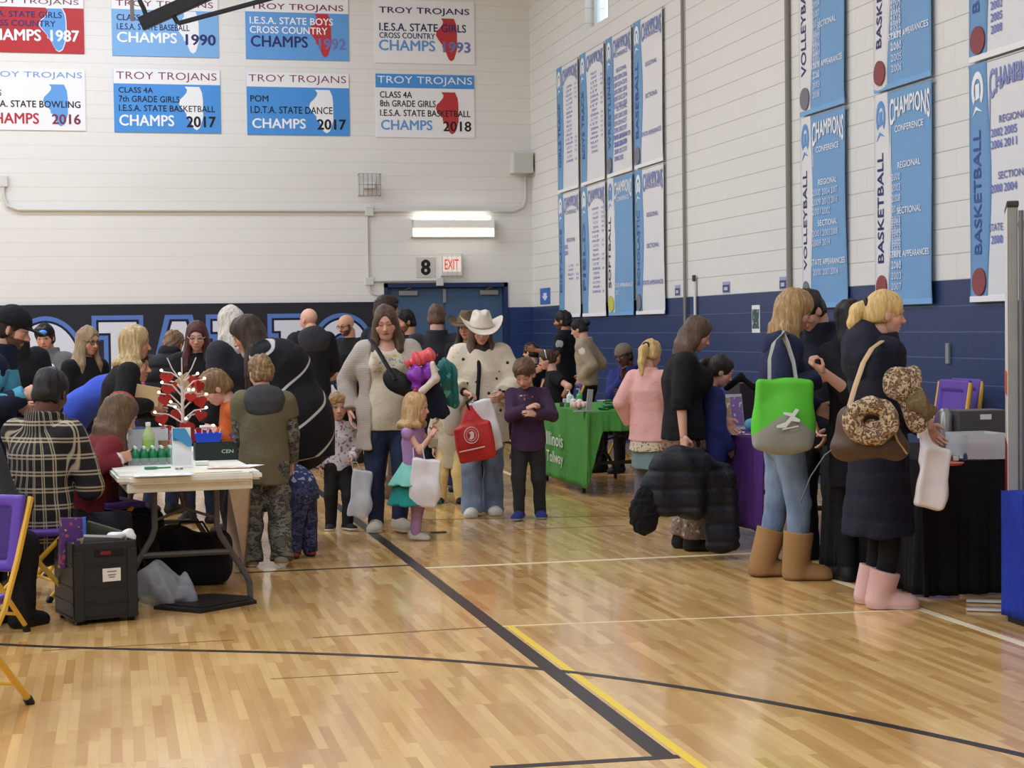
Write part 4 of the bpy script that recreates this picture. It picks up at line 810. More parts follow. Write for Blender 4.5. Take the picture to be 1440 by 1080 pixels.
# ---- clothes
def sl(k, ops, nm, m, v=None, fold=.006, fr=26): ops = ops + [('~', wob(fold, fr, k.seed * 7 + len(nm)))]; return solid(nm, ops, v or k.vox, m, k.o)
def torso(k, e, hem, flare=0, bust=0, belly=0):
    B, g = k.B, k.g; E = e; hw = .104 * B * g + E; o = [('+', cone(k.pel, k.waist, hw, .09 * B * g + E, k.pr, .7)), ('+', cone(k.waist, k.chest, .09 * B * g + E, .102 * B * g + E, k.r, .72), .05), ('+', cone(k.chest, k.neck - k.u2 * .07 * B, .10 * B * g + E, .07 * B + E * .5, k.r, .7), .05), ('+', cone(k.sh[1] - k.u2 * .008 * B, k.sh[-1] - k.u2 * .008 * B, .036 * B + E * .6, .036 * B + E * .6), .05), ('+', cone(k.neck - k.u2 * .05 * B, k.neck + k.u2 * .012 * B, .066 * B, .055 * B, cap=(0, 1)), .03)]
    if bust:
        for s in (-1, 1): o.append(('+', ell(k.chest + k.u2 * .005 * B + k.r * s * .05 * B * g + k.f * (.055 * B * g + E), np.array([.05, .05, .055]) * B * g * bust), .06))
    if belly: o.append(('+', ell((k.waist + k.pel) / 2 + k.f * .03 * B, np.array([.1, .085, .11]) * B * belly), .06))
    d = -k.u0 * .3 + np.array([0, 0, -.7]); d = _n(d)
    if hem > .04: o.append(('+', cone(k.pel + d * (hem + .03), k.pel, hw + flare, hw, k.pr, .74), .04))
    o.append(('&', plane(k.pel + d * hem, d), .008)); return o
def sleeves(k, e, L=1.0, cuff=1.0, r0=1.0):
    B = k.B; o = []
    for s in (1, -1):
        a, b, c = k.sh[s], k.el[s], k.wr[s]; ra, rb, rc = .037 * B * r0 + e, .032 * B * r0 + e * .9, (.024 * B + e * .8) * cuff
        if L <= .5: o.append(('+', cone(a, a + (b - a) * L * 2, ra, ra * .98, cap=(0, 1)), .03))
        else: o += [('+', cone(a, b, ra, rb), .03), ('+', cone(b, b + (c - b) * (L - .5) * 2, rb, rb + (rc - rb) * (L - .5) * 2, cap=(0, 1)), .012)]
    return o
def w_top(k, nm='shirt', m=None, e=.014, hem=.06, L=1.0, bust=0, belly=0, flare=0, cuff=1.0, collar=0, hood=0, cm=None, open_=0, r0=1.0, fold=.006, scoop=0, quil=None):
    o = torso(k, e, hem, flare, bust, belly)
    if open_: o.append(('-', rbox(k.pel + k.f * (.14 * k.B) + np.array([0, 0, .1]), np.array([open_, .12 * k.B, .6]), np.stack([k.r, k.f, np.cross(k.r, k.f)], 1)), .02)); 
    o += sleeves(k, e, L, cuff, r0)
    if collar: o.append(('+', cone(k.neck - k.u2 * .02 * k.B, k.neck + k.u2 * collar * k.B, .062 * k.B + e * .6, .058 * k.B + e * .6, cap=(0, 1)), .015))
    if scoop: o.append(('-', ell(k.neck + k.f * .06 * k.B, np.array([scoop, scoop * .8, scoop]) * k.B), .01))
    if quil: o.append(('~', quilt(*quil)))
    ob = sl(k, o, nm, m, fold=fold)
    if hood: solid('hood', [('+', ell(k.neck - k.f * .055 * k.B - k.u2 * .035 * k.B, np.array([.1, .05, .085]) * k.B * hood, np.stack([k.r, k.f, k.u2], 1))), ('+', cone(k.neck + k.r * .06 * k.B - k.f * .02 * k.B, k.neck - k.r * .06 * k.B - k.f * .02 * k.B, .035 * k.B, .035 * k.B), .05), ('+', cone(k.neck + k.r * .065 * k.B, k.neck + k.f * .05 * k.B - k.u2 * .04 * k.B, .03 * k.B, .02 * k.B), .03), ('+', cone(k.neck - k.r * .065 * k.B, k.neck + k.f * .05 * k.B - k.u2 * .04 * k.B, .03 * k.B, .02 * k.B), .03), ('~', wob(.005, 40, k.seed))], k.vox * .9, cm or m, k.o)
    return ob
def w_pants(k, nm='trousers', m=None, e=.01, r=1.0, flare=0.0, up_=.0, L=1.0, fold=.005):
    B, g = k.B, k.g; o = [('+', cone(k.pel - k.u0 * .03 * B, k.waist, .102 * B * g + e, .088 * B * g + e, k.pr, .72)), ('&', plane(k.pel + k.u0 * (.07 + up_) * B, k.u0), .005)]
    for s in (1, -1):
        a, b, c = k.hip[s], k.kn[s], k.ank[s] + np.array([0, 0, -.018 * B]); c = b + (c - b) * L; r1, r2, r3 = (.058 * B * g) * r + e, (.041 * B) * r + e, .031 * B * r + e + flare
        o += [('+', cone(a, b, r1, r2), .025), ('+', cone(b, c, r2, r3, cap=(0, 1)), .02)]
    return sl(k, o, nm, m, fold=fold, fr=34)
def w_skirt(k, nm='skirt', m=None, L=.3, r0=.0, r1=.1, fold=.012, top=.05, ratio=.8, fr=30):
    B = k.B; a = k.pel + k.u0 * top * B; b = k.pel + np.array([0, 0, -L]); o = [('+', cone(a, b, .095 * B * k.g + r0 + .01, .1 * B * k.g + r1, k.pr, ratio, cap=(1, 1))), ('~', wob(fold, fr, k.seed, (1, 1, .15)))]
    return solid(nm, o, k.vox, m, k.o)
def w_shoes(k, nm='shoe', m=None, sole=None, L=.165, boot=0, wd=1.0, soleh=.016):
    B = k.B; Lg = L * B
    for s in (1, -1):
        a = k.ank[s]; y = k.fy[s]; f = np.array([math.sin(y), math.cos(y), 0]); zg = a[2] - .048 * B; base = np.array([a[0], a[1], zg]); heel = base - f * .28 * Lg; R = np.stack([np.array([f[1], -f[0], 0]), f, [0, 0, 1.]], 1); w = .043 * B * wd
        z = lambda q, h: q + np.array([0, 0, h])
        o = [('+', cone(z(heel + f * w * .8, .022 * B), z(base + f * .52 * Lg, .017 * B), w * .85, w, R[:, 0], .75)), ('+', cone(z(base, .045 * B), z(base + f * .34 * Lg, .028 * B), w * .75, w * .7), .02), ('+', cone(z(base - f * .02, .03 * B), a + _n(k.kn[s] - a) * (.014 * B + boot), w * (.82 if not boot else .98), w * (.82 if not boot else 1.12), cap=(0, 1)), .02), ('&', plane((0, 0, zg + .001), (0, 0, -1)), .003)]
        mi = None
        if sole is not None: mi = lambda c_, zz=zg: (c_[:, 2] < zz + soleh).astype(int)
        solid(nm, o, max(.006, 1.15 / k.s), [m, sole] if sole is not None else m, k.o, mi=mi)
def hx(k): return lambda u, v, w: k.hc + k.hh * (k.RH @ np.array([u, v, w]))
def w_glasses(k, c=C(30, 28, 28)):
    X = hx(k); mb = MB()
    for s in (-1, 1):
        mb.tube([X(s * (.14 + .105 * math.cos(a)), .40 - .02 * abs(math.cos(a)), -.01 + .075 * math.sin(a)) for a in np.linspace(0, 6.28, 17)[:-1]], .012 * k.hh, 6, closed=True); mb.tube([X(s * .245, .38, .0), X(s * .34, .1, .02), X(s * .35, -.04, .0)], .012 * k.hh, 6)
    mb.tube([X(-.035, .43, .01), X(.035, .43, .01)], .01 * k.hh, 6); mb.build('glasses', mat('glasses', c, .3, 'flat'), k.o)
def w_beanie(k, m=None, light=False):
    X = hx(k); R = k.RH; solid('beanie', [('+', ell(X(0, -.06, .14), k.hh * np.array([.40, .47, .46]), R)), ('&', plane(X(0, .3, .12), R @ np.array([0, -.3, -1.])), .004), ('+', cone(X(0, -.06, .1), X(0, -.06, .24), .38 * k.hh, .39 * k.hh, R[:, 0], 1.12, (1, 1)), .01)], .006, m, k.o)
    if light: MB().box(X(0, .44, .2), (.05, .03, .03), R, bev=.008).build('headlamp', mat('headlamp', C(150, 205, 255), .3, 'flat', emit=1.5), k.o)
def w_cap(k, m=None):
    X = hx(k); R = k.RH; solid('cap', [('+', ell(X(0, -.05, .16), k.hh * np.array([.41, .49, .46]), R)), ('&', plane(X(0, 0, .08), -R[:, 2]), .004), ('+', ell(X(0, .52, .10), k.hh * np.array([.29, .34, .035]), R @ rotx(-.15)), .01)], .006, m, k.o)
def w_cowboy(k, m=None, band=None, nm='cowboy_hat'):
    X = hx(k); hh = k.hh; n = 40; V = []; Pl = []; rs = [.40, .46, .55, .7, .82, .9]
    for lay in (0, 1):
        for r in rs:
            for i in range(n):
                a = 2 * math.pi * i / n; u, v = r * math.sin(a) * .98, r * math.cos(a) * 1.05; t = max(0, (r - .4) / .5); z = .17 + .36 * t ** 1.7 * abs(math.sin(a)) ** 2.5 - .1 * t * abs(math.cos(a)) ** 2 - lay * .025; u *= 1 - .12 * t * abs(math.sin(a)); V.append(X(u, v - .04, z))
    m_ = len(rs)
    for j in range(m_ - 1):
        for i in range(n):
            i2 = (i + 1) % n; q = [j * n + i, j * n + i2, (j + 1) * n + i2, (j + 1) * n + i]; Pl.append(q[::-1]); Pl.append([x + m_ * n for x in q])
    for i in range(n): i2 = (i + 1) % n; Pl.append([(m_ - 1) * n + i, (m_ - 1) * n + i2, m_ * n + (m_ - 1) * n + i2, m_ * n + (m_ - 1) * n + i])
    o = MB().add(V, Pl).build(nm, m, k.o, True); R = k.RH
    solid('crown', [('+', cone(X(0, -.04, .16), X(0, -.04, .62), .46 * hh, .34 * hh, R[:, 0], 1.15, (1, 0))), ('&', plane(X(0, 0, .74), R[:, 2]), .03), ('-', cone(X(0, .4, .80), X(0, -.5, .76), .09 * hh, .07 * hh), .03), ('-', ell(X(.34, .2, .66), hh * np.array([.12, .2, .14]), R), .03), ('-', ell(X(-.34, .2, .66), hh * np.array([.12, .2, .14]), R), .03)], .007, m, o)
    if band: solid('hat_band', [('+', cone(X(0, -.04, .17), X(0, -.04, .24), .475 * hh, .462 * hh, R[:, 0], 1.15, (1, 1)))], .006, band, o)
def w_headband(k, c): X = hx(k); MB().tube([X(.375 * math.sin(a), -.0, .14 + .40 * math.cos(a)) for a in np.linspace(-1.7, 1.7, 14)], .03 * k.hh, 8).build('headband', mat('headband', c, .5), k.o, True)
def w_scarf(k, m=None, r=.042): B = k.B; sl(k, [('+', cone(k.neck - k.r * .03 * B + k.f * .01 * B - k.u2 * .01 * B, k.neck + k.r * .03 * B + k.f * .01 * B - k.u2 * .01 * B, r * B * 1.3, r * B * 1.3)), ('+', cone(k.neck + k.u2 * .02 * B, k.neck + k.f * .05 * B - k.u2 * .05 * B, r * B, r * B * .9), .03)], 'scarf', m, fold=.006, fr=50)
def w_patch(k, nm='graphic', m=None, at=(0, 0, 0), half=(.1, .1, .1), e=.019, hem=.06, bust=0, belly=0, arms=True):
    o = torso(k, e, hem, 0, bust, belly); c = k.chest + k.r * at[0] + k.f * at[1] + k.u2 * at[2]
    solid(nm, o + (sleeves(k, e) if arms else []) + [('~', wob(.006, 26, k.seed * 7 + 5)), ('&', rbox(c, half, np.stack([k.r, k.f, k.u2], 1), .01), 0)], k.vox * .8, m, k.o)
def w_badge(k, at=(0, 0, 0), size=.03, m=None, nm='badge', n=None):
    c = k.chest + k.r * at[0] + k.f * at[1] + k.u2 * at[2]; solid(nm, [('+', ell(c, (size, size * .5, size), np.stack([k.r, k.f, k.u2], 1)))], .006, m, k.o)
def w_arm(k, nm='shoulder_patch', sd=1, t=.3, out=(1, 0, 0), size=.035, m=None, e=.05):
    a = k.sh[sd] + (k.el[sd] - k.sh[sd]) * t; d = _n(k.el[sd] - k.sh[sd]); ov = np.array(out, float); ov = _n(ov - d * d.dot(ov)); solid(nm, [('+', ell(a + ov * e, (size, .012, size * 1.15), np.stack([np.cross(ov, d), ov, d], 1)))], .006, m, k.o)
def w_sdf(k, nm, ops, m, v=None): return solid(nm, ops(k), v or k.vox, m, k.o)
def w_pair(k, nm, ops, m, v=None):
    for s in (1, -1): solid(nm, ops(k, s), v or k.vox, m, k.o)
def w_tubes(k, nm, pts, r, m): MB().tube([np.array(p) for p in (pts(k) if callable(pts) else pts)], r, 8, flat=.5).build(nm, m, k.o, True)
# ------------------------------------------------------------------ the people in the hall
def CL(n, c, kind='cloth', rough=.85, **kw): return mat(n, c, rough, kind, **kw)
BLK1 = CL('black_fabric', C(17, 17, 20)); BLK2 = CL('black_jacket', C(22, 23, 28)); CHAR = CL('charcoal_fabric', C(42, 43, 50)); NAVYF = CL('navy_fabric', C(22, 28, 52)); NAVYD = CL('dark_navy_fabric', C(16, 19, 33))
GREYJ = CL('grey_jacket', C(106, 106, 106)); JEAN = CL('dark_denim', C(28, 36, 58), 'denim', c2=C(40, 50, 76)); LJEAN = CL('light_denim', C(96, 116, 146), 'denim', c2=C(138, 156, 180)); BLKP = CL('black_trousers', C(16, 16, 19)); DPANT = CL('dark_trousers', C(34, 33, 34))
MAROONF = CL('maroon_knit', C(118, 34, 44)); TEALJ = CL('teal_jacket', C(74, 150, 176)); BLUEF = CL('royal_blue_fabric', C(58, 84, 190)); CREAM = CL('cream_fabric', C(212, 200, 176)); OATM = CL('oatmeal_knit', C(186, 174, 162), 'knit'); TANF = CL('tan_uniform', C(168, 152, 126))
WSOLE = CL('white_sole', C(226, 222, 214), 'flat'); BSHOE = CL('black_shoe', C(18, 17, 18), 'flat', .6); WSHOE = CL('white_shoe', C(214, 208, 198), 'plain', .6); BRSHOE = CL('brown_shoe', C(92, 66, 48), 'plain', .6)
def shoes(m=BSHOE, sole=None, **kw): return ('shoes', dict(m=m, sole=sole, **kw))
def top(m, **kw): return ('top', dict(m=m, **kw))
def pants(m, **kw): return ('pants', dict(m=m, **kw))
def sitf(d=.40, w=.11, B=1): return [(w, d, 5), (-w, d, -5)]
# left side, around the white table
person('man in black cap and teal and navy jacket at far left', -6, 243, 100, 1.66, 'm', SKIN_P, DBROWN, 'buzz', beard=C(64, 44, 34), head=(18, 0, 0), lean=6, armR=('p', 36, 556, .25), handR='grip', armL=('p', 30, 575, -.1), poleR=(.3, -.5, -1),
       wear=[top(NAVYF, nm='jacket', e=.026, hem=.14, collar=.05), ('patch', dict(nm='teal_panel', m=TEALJ, at=(0, 0, .03), half=(.4, .5, .075), e=.031, hem=.14)), pants(JEAN), shoes(BRSHOE), ('cap', dict(m=BLK1))])
person('officer in black jacket with grey shoulder patch behind the man in the cap', 26, 206, 150, 1.66, 'm', SKIN, DBROWN, 'short', armR=(.1, .25, 1.0), armL=(-.15, .25, .98), wear=[top(BLK2, nm='jacket', e=.035, hem=.1, collar=.05), ('arm', dict(sd=1, m=CL('patch_grey', C(150, 152, 148)), e=.06, out=(.7, .5, 0))), ('arm', dict(sd=-1, m=CL('patch_grey', C(150, 152, 148)), e=.06, out=(-.7, .5, 0))), pants(BLKP), shoes()])
person('officer in dark beanie and grey jacket with a silver star badge', 72, 160, 205, 1.58, 'm', SKIN, DBROWN, 'short', head=(8, -12, 4), armR=(.1, .3, 1.0), armL=(-.1, .3, 1.0), wear=[top(GREYJ, nm='jacket', e=.035, hem=.08, collar=.05), ('badge', dict(at=(-.10, .165, .06), size=.04, m=mat('badge_silver', C(225, 228, 230), .3, 'flat', metal=.4))), ('beanie', dict(m=BLK1)), ('sdf', dict(nm='beanie_emblem', ops=lambda k: [('+', ell(hx(k)(-.05, .42, .27), (.04, .03, .022)))], m=CL('emblem_blue', C(90, 150, 230), 'flat'))), pants(BLKP), shoes()])
person('woman with glasses and long grey blonde hair in black top by the mural', 124, 178, 140, 1.55, 'f', SKIN, C(146, 124, 94), 'long', head=(8, 0, 0), hopt=dict(L=.16), wear=[top(BLK1, nm='sweater', e=.02), ('glasses',), pants(JEAN), shoes()])
BLON = person('blonde woman in black cardigan leaning in with a white card in hand', 160, 207, 84, 1.56, 'f', SKIN, C(176, 150, 104), 'bob', lean=14, bend=6, head=(4, 0, 0), armR=('p', 212, 570, .12), armL=('p', 214, 578, -.1), handR='pinch', hopt=dict(c2=C(222, 204, 164), vol=.03, bl=.32, span=110), wear=[top(BLK1, nm='cardigan', e=.024, hem=.16, bust=.9), pants(BLKP), shoes()])
person('person in bright blue jacket bent over beside the blonde woman', 100, 190, 105, 1.66, 'm', SKIN, DBROWN, 'short', lean=62, bend=10, wear=[top(BLUEF, nm='jacket', e=.03, hem=.1), pants(JEAN), shoes()])
person('person in black puffer coat with back turned, head bowed, by the mural', 226, 170, 25, 1.6, 'f', SKIN, LBROWN, 'short', lean=20, bend=22, head=(25, 0, 0), armR=(.15, .3, 1), armL=('p', 203, 556, .1), wear=[top(CL('black_puffer', C(20, 20, 24), 'puffer'), nm='puffer_coat', e=.045, hem=.2, collar=.05, quil=(.007, .11)), pants(JEAN), shoes()])
person('woman with auburn hair and clear glasses in black hoodie with red print', 283, 178, 192, 1.58, 'f', SKIN_P, C(74, 40, 38), 'long', head=(12, -8, 0), armR=('p', 268, 552, .3), armL=(-.12, .28, 1.0), handR='grip', hopt=dict(L=.24), lids=True,
       wear=[top(BLK1, nm='hoodie', e=.03, hem=.1, hood=1.0), ('patch', dict(nm='red_print', m=CL('red_print', C(168, 44, 52), 'plain'), at=(.0, .15, -.02), half=(.045, .1, .03), e=.034, hem=.1)), ('tubes', dict(nm='lanyard', pts=lambda k: [k.neck + k.r * -.075 + k.f * .03, k.chest - k.r * .12 + k.f * .14, k.waist - k.r * .13 + k.f * .15], r=.022, m=CL('lanyard_red', C(150, 34, 58), 'flat'))), ('glasses', dict(c=C(190, 170, 160))), pants(JEAN), shoes()])
person('woman with white hair in dark grey coat behind the striped poncho', 336, 190, 318, 1.68, 'f', SKIN, C(196, 188, 174), 'long', hopt=dict(L=.2, c2=C(226, 220, 208), vol=.03), head=(12, 10, 0), wear=[top(CHAR, nm='coat', e=.04, hem=.3), pants(BLKP), shoes()])
def poncho(k):
    B = k.B; d = np.array([0, 0, -1.]); o = [('+', cone(k.neck + k.u2 * .0 * B, k.chest, .07 * B, .15 * B, k.r, .8)), ('+', cone(k.chest, k.pel + d * .08 + k.f * .0, .15 * B, .19 * B, k.r, .8), .08), ('+', cone(k.pel, k.pel + d * .26, .19 * B, .205 * B, k.pr, .8, (0, 1)), .06), ('+', cone(k.sh[1], k.sh[-1], .045 * B, .045 * B), .06)]
    for s in (1, -1): o.append(('+', cone(k.sh[s], k.el[s], .05 * B, .06 * B), .08)); o.append(('+', cone(k.el[s], k.el[s] + (k.wr[s] - k.el[s]) * .6, .055 * B, .05 * B), .05))
    return o + [('~', wob(.016, 17, 5, (1, 1, .45)))]
person('tall woman with long brown hair leaning over in black poncho with white stripes', 424, 203, 280, 1.72, 'f', SKIN, C(58, 44, 36), 'long', lean=20, bend=30, head=(24, 6, 0), armL=('p', 372, 600, .1), armR=('p', 360, 590, -.1), lids=True, hopt=dict(L=.36, span=105, vol=.03),
       wear=[('sdf', dict(nm='poncho', ops=poncho, m=CL('striped_poncho', C(16, 16, 20), 'stripes', c2=C(190, 188, 184), sc=1.0))), pants(BLKP), shoes()])
ORNG = person('boy in orange shirt looking down at the table', 338, 208, 262, 1.27, 'm', SKIN_P, C(126, 98, 66), 'boy', lean=8, head=(34, 0, 0), armL=('p', 304, 606, .12), armR=('p', 300, 612, -.12), handL='pinch', lids=True, poleL=(-.2, -.8, -.6),
       wear=[top(CL('orange_shirt', C(196, 96, 40)), e=.018, hem=.1), ('sdf', dict(nm='purple_cuff', ops=lambda k: [('+', cone(k.el[-1] + (k.sh[-1] - k.el[-1]) * .25, k.el[-1] + (k.wr[-1] - k.el[-1]) * .3, .052 * k.B, .05 * k.B, cap=(1, 1)))], m=CL('purple_knit', C(88, 50, 140)))), pants(BLKP), shoes()])
CAMO = CL('grey_camouflage', C(92, 90, 82), 'camo', c2=C(58, 58, 56), c3=C(122, 120, 108))
person('boy in olive hoodie and camouflage trousers standing with his back turned', 374, 221, 352, 1.34, 'm', SKIN_P, C(120, 94, 62), 'boy', head=(6, -12, 0), armL=('p', 343, 648, -.12), armR=(.2, .12, .62), feet=[(.085, -.10, 12, .02), (-.085, .05, -6)], hopt=dict(c2=C(178, 146, 100)),
       wear=[top(CL('olive_fleece', C(106, 98, 74)), nm='hoodie', e=.034, hem=.15, L=.24, hood=1.15, cm=CL('hood_grey', C(66, 66, 68))), ('pair', dict(nm='camouflage_sleeve', ops=lambda k, s: sleeves(k, .022)[(0 if s > 0 else 2):(2 if s > 0 else 4)] + [('~', wob(.005, 40, 3))], m=CAMO)), pants(CAMO, e=.022, r=1.1, flare=.012, fold=.009), shoes(CL('beige_trainer', C(150, 138, 120), 'plain'), WSOLE)])
person('small child in navy camouflage bent under the striped poncho', 428, 213, 290, .98, 'm', SKIN_P, LBROWN, 'boy', lean=62, bend=15, feet=[(.07, -.02, 60), (-.07, .05, 40)], wear=[top(CL('navy_swirl', C(48, 54, 92), 'print', c2=C(150, 154, 176), sc=.8), nm='jacket', e=.024, hem=.1), pants(CL('navy_camouflage', C(48, 52, 84), 'camo', c2=C(34, 36, 58), c3=C(72, 76, 112)), e=.022, r=1.15), shoes(CL('red_trainer', C(150, 60, 54), 'plain'), CL('dark_sole', C(50, 40, 40), 'flat'))])
PEEK = person('small child in white print shirt and dark trousers peeking past the poncho', 477, 187, 172, 1.03, 'm', SKIN_P, C(150, 116, 76), 'boy', head=(4, 0, 0), armL=('p', 496, 645, .1), handL='grip', feet=[(.06, .0, 20), (-.05, .07, -30)], wear=[top(CL('white_print', C(214, 208, 206), 'print', c2=C(150, 110, 130), sc=1), e=.014), pants(DPANT, e=.016), shoes(CL('dark_trainer', C(40, 38, 40), 'plain'), WSOLE)])
person('seated girl with long brown hair and maroon sleeve reaching to the table', 118, 244, 68, 1.48, 'f', SKIN, C(98, 72, 50), 'long', pelvis=.46, lean=16, bend=14, head=(22, 0, 0), armR=('p', 168, 646, .1), armL=('p', 160, 640, -.15), handR='pinch', feet=sitf(), hopt=dict(L=.3), wear=[top(MAROONF, nm='sweater', e=.02, bust=.7), ('sdf', dict(nm='white_cuff', ops=lambda k: [('+', cone(k.wr[1] + (k.el[1] - k.wr[1]) * .12, k.wr[1], .037 * k.B, .037 * k.B, cap=(1, 1)))], m=WSHOE)), pants(BLKP), shoes()])
person('seated child in red beanie and maroon jumper behind the brown haired girl', 143, 229, 70, 1.38, 'f', SKIN, C(124, 96, 62), 'long', pelvis=.46, lean=8, head=(24, 10, 0), armR=('p', 150, 628, .15), armL=('p', 156, 634, .0), feet=sitf(.38), hopt=dict(L=.2), wear=[top(CL('dark_maroon', C(84, 32, 44)), nm='jumper', e=.022), ('beanie', dict(m=CL('red_knit', C(170, 52, 44), 'knit'))), pants(NAVYD), shoes()])
PLAID = CL('plaid_flannel', C(30, 28, 30), 'plaid', c2=C(190, 176, 148), sc=1.7)
person('seated man with short black hair in black and cream plaid flannel shirt', 58, 262, 40, 1.76, 'm', SKIN_D, BLACKH, 'buzz', pelvis=.47, lean=7, head=(14, -12, 0), armR=('p', 118, 676, -.22), armL=(-.1, .4, .74), poleR=(.8, -.3, -1), feet=[(.2, .52, 20), (-.08, .55, 0)], hopt=dict(vol=.03), g=1.05,
       wear=[top(PLAID, nm='flannel_shirt', e=.028, hem=.13, collar=.035, fold=.009), pants(CL('black_denim', C(34, 36, 44), 'denim', c2=C(44, 46, 56)), e=.016), shoes()])
person('seated person in dark grey coat at the left edge, mostly out of the frame', -58, 284, 40, 1.6, 'f', SKIN, BROWN, 'bob', pelvis=.47, armR=(.2, .25, .62), armL=(-.1, .34, .72), feet=[(.12, .34, 5), (-.1, .3, 0)], lean=4, wear=[top(CL('dark_grey_coat', C(46, 46, 50)), nm='coat', e=.04, hem=.2), pants(BLKP, e=.02), shoes(boot=.2)])
# middle
person('bald man in long black coat with a grey hood, seen from behind', 441, 130, 342, 1.74, 'm', SKIN_P, BROWN, None, head=(5, -25, 0), armR=(.22, .3, 1.0), armL=(-.15, .3, 1.05), wear=[top(CL('black_coat', C(24, 25, 31)), nm='coat', e=.045, hem=.32, hood=1.25, cm=CL('grey_hood', C(54, 53, 58))), pants(JEAN), shoes()])
person('bald man with glasses and a dark beard in black shirt by the mural', 496, 124, 230, 1.68, 'm', SKIN, BROWN, None, beard=C(60, 46, 40), head=(14, 0, 0), armR=(.15, .3, 1.0), armL=(-.15, .3, 1.0), wear=[top(BLK1, e=.025, hem=.1), ('glasses',), pants(DPANT), shoes()])
person('tall dark haired man half hidden behind the woman in the cardigan', 542, 158, 55, 1.80, 'm', SKIN, DBROWN, 'short', head=(4, 0, 0), wear=[top(NAVYD, nm='jacket', e=.03, hem=.1), pants(CL('brown_trousers', C(82, 66, 52))), shoes(BRSHOE, boot=.1)])
person('dark haired man with stubble glancing left before the blue door', 579, 131, 245, 1.71, 'm', SKIN, BLACKH, 'short', beard=C(110, 76, 62), head=(8, 0, 0), wear=[top(BLK2, nm='jacket', e=.025), pants(JEAN), shoes()])
person('man with short brown hair in charcoal shirt with back turned before the blue door', 617, 148, 4, 1.73, 'm', SKIN_P, C(92, 66, 48), 'buzz', head=(6, 0, 0), armR=(.2, .3, 1.05), armL=(-.2, .3, 1.05), sw=1.1, hopt=dict(vol=.02), wear=[top(CHAR, e=.03, hem=.12, collar=.035), pants(NAVYD), shoes(CL('blue_trainer', C(52, 64, 110), 'plain'), WSOLE)])
CARDW = person('woman in oatmeal cardigan and cream printed shirt walking with an armful of clothes', 548, 188, 176, 1.68, 'f', SKIN_P, C(84, 62, 48), 'long', g=1.28, sw=1.08, head=(16, 6, 3), lids=True, kind='h', armR=('p', 492, 578, .02), armL=('p', 618, 588, .30), poleL=(-.9, -.4, -.5), feet=[(.10, .02, 10), (-.06, .16, -25)], hopt=dict(L=.20),
       wear=[top(CREAM, nm='shirt', e=.012, hem=.12, L=.3, bust=.5, belly=1.1, scoop=.05), ('patch', dict(nm='printed_letters', m=CL('shirt_print', C(196, 185, 162), 'print', c2=C(190, 160, 90), c3=C(120, 140, 150), sc=1.1), at=(0, .15, .03), half=(.12, .14, .07), e=.0138, hem=.12, bust=.5, belly=1.1)),
             top(OATM, nm='cardigan', e=.034, hem=.26, L=.97, open_=.13, bust=.3, belly=.8, flare=.02), pants(JEAN, e=.012), shoes(CL('cream_slip_on', C(190, 178, 160), 'plain'), WSOLE)])
def dress_top(k): return torso(k, .012, .0) + [('~', wob(.003, 40, 2))]
def puffs(k, s): return [('+', ell(k.sh[s] + k.r * s * .012 - k.u2 * .012, np.array([.052, .05, .05]) * k.B * 1.15)), ('~', wob(.004, 60, 2))]
TODD = person('toddler girl in lilac and teal princess dress with a white bag on her arm', 583, 197, 112, 1.04, 'f', SKIN_P, C(190, 150, 104), 'bob', kind='t', head=(0, -8, 0), armR=('p', 606, 612, .10), armL=('p', 610, 606, -.06), handR='pinch', handL='relax', feet=[(.05, .03, 0), (-.05, -.02, -10)], hopt=dict(c2=C(214, 180, 132), bl=.18),
       wear=[('sdf', dict(nm='dress_bodice', ops=dress_top, m=CL('lilac_satin', C(176, 136, 186), 'cloth', .5))), ('pair', dict(nm='puff_sleeve', ops=puffs, m=CL('lilac_satin', C(176, 136, 186), 'cloth', .5))), ('skirt', dict(nm='upper_skirt', m=CL('mint_tulle', C(126, 196, 178)), L=.11, r0=.0, r1=.14, fold=.012, top=.06)), ('skirt', dict(nm='lower_skirt', m=CL('teal_tulle', C(34, 136, 128)), L=.25, r0=.03, r1=.15, fold=.012, top=.0)), ('sdf', dict(nm='hair_bow', ops=lambda k: [('+', ell(hx(k)(-.1, -.05, .58), (.03, .018, .022)))], m=CL('bow_red', C(190, 60, 60)))), pants(CL('lilac_leggings', C(178, 132, 168)), e=.008, nm='leggings'), shoes(WSHOE)])
person('person in brown wide brimmed hat half hidden behind the white cowboy hat', 662, 152, 200, 1.62, 'f', SKIN, DBROWN, 'bob', wear=[top(BLK1, nm='jacket', e=.03), ('cowboy', dict(m=CL('brown_felt', C(112, 90, 72)))), pants(BLKP), shoes()])
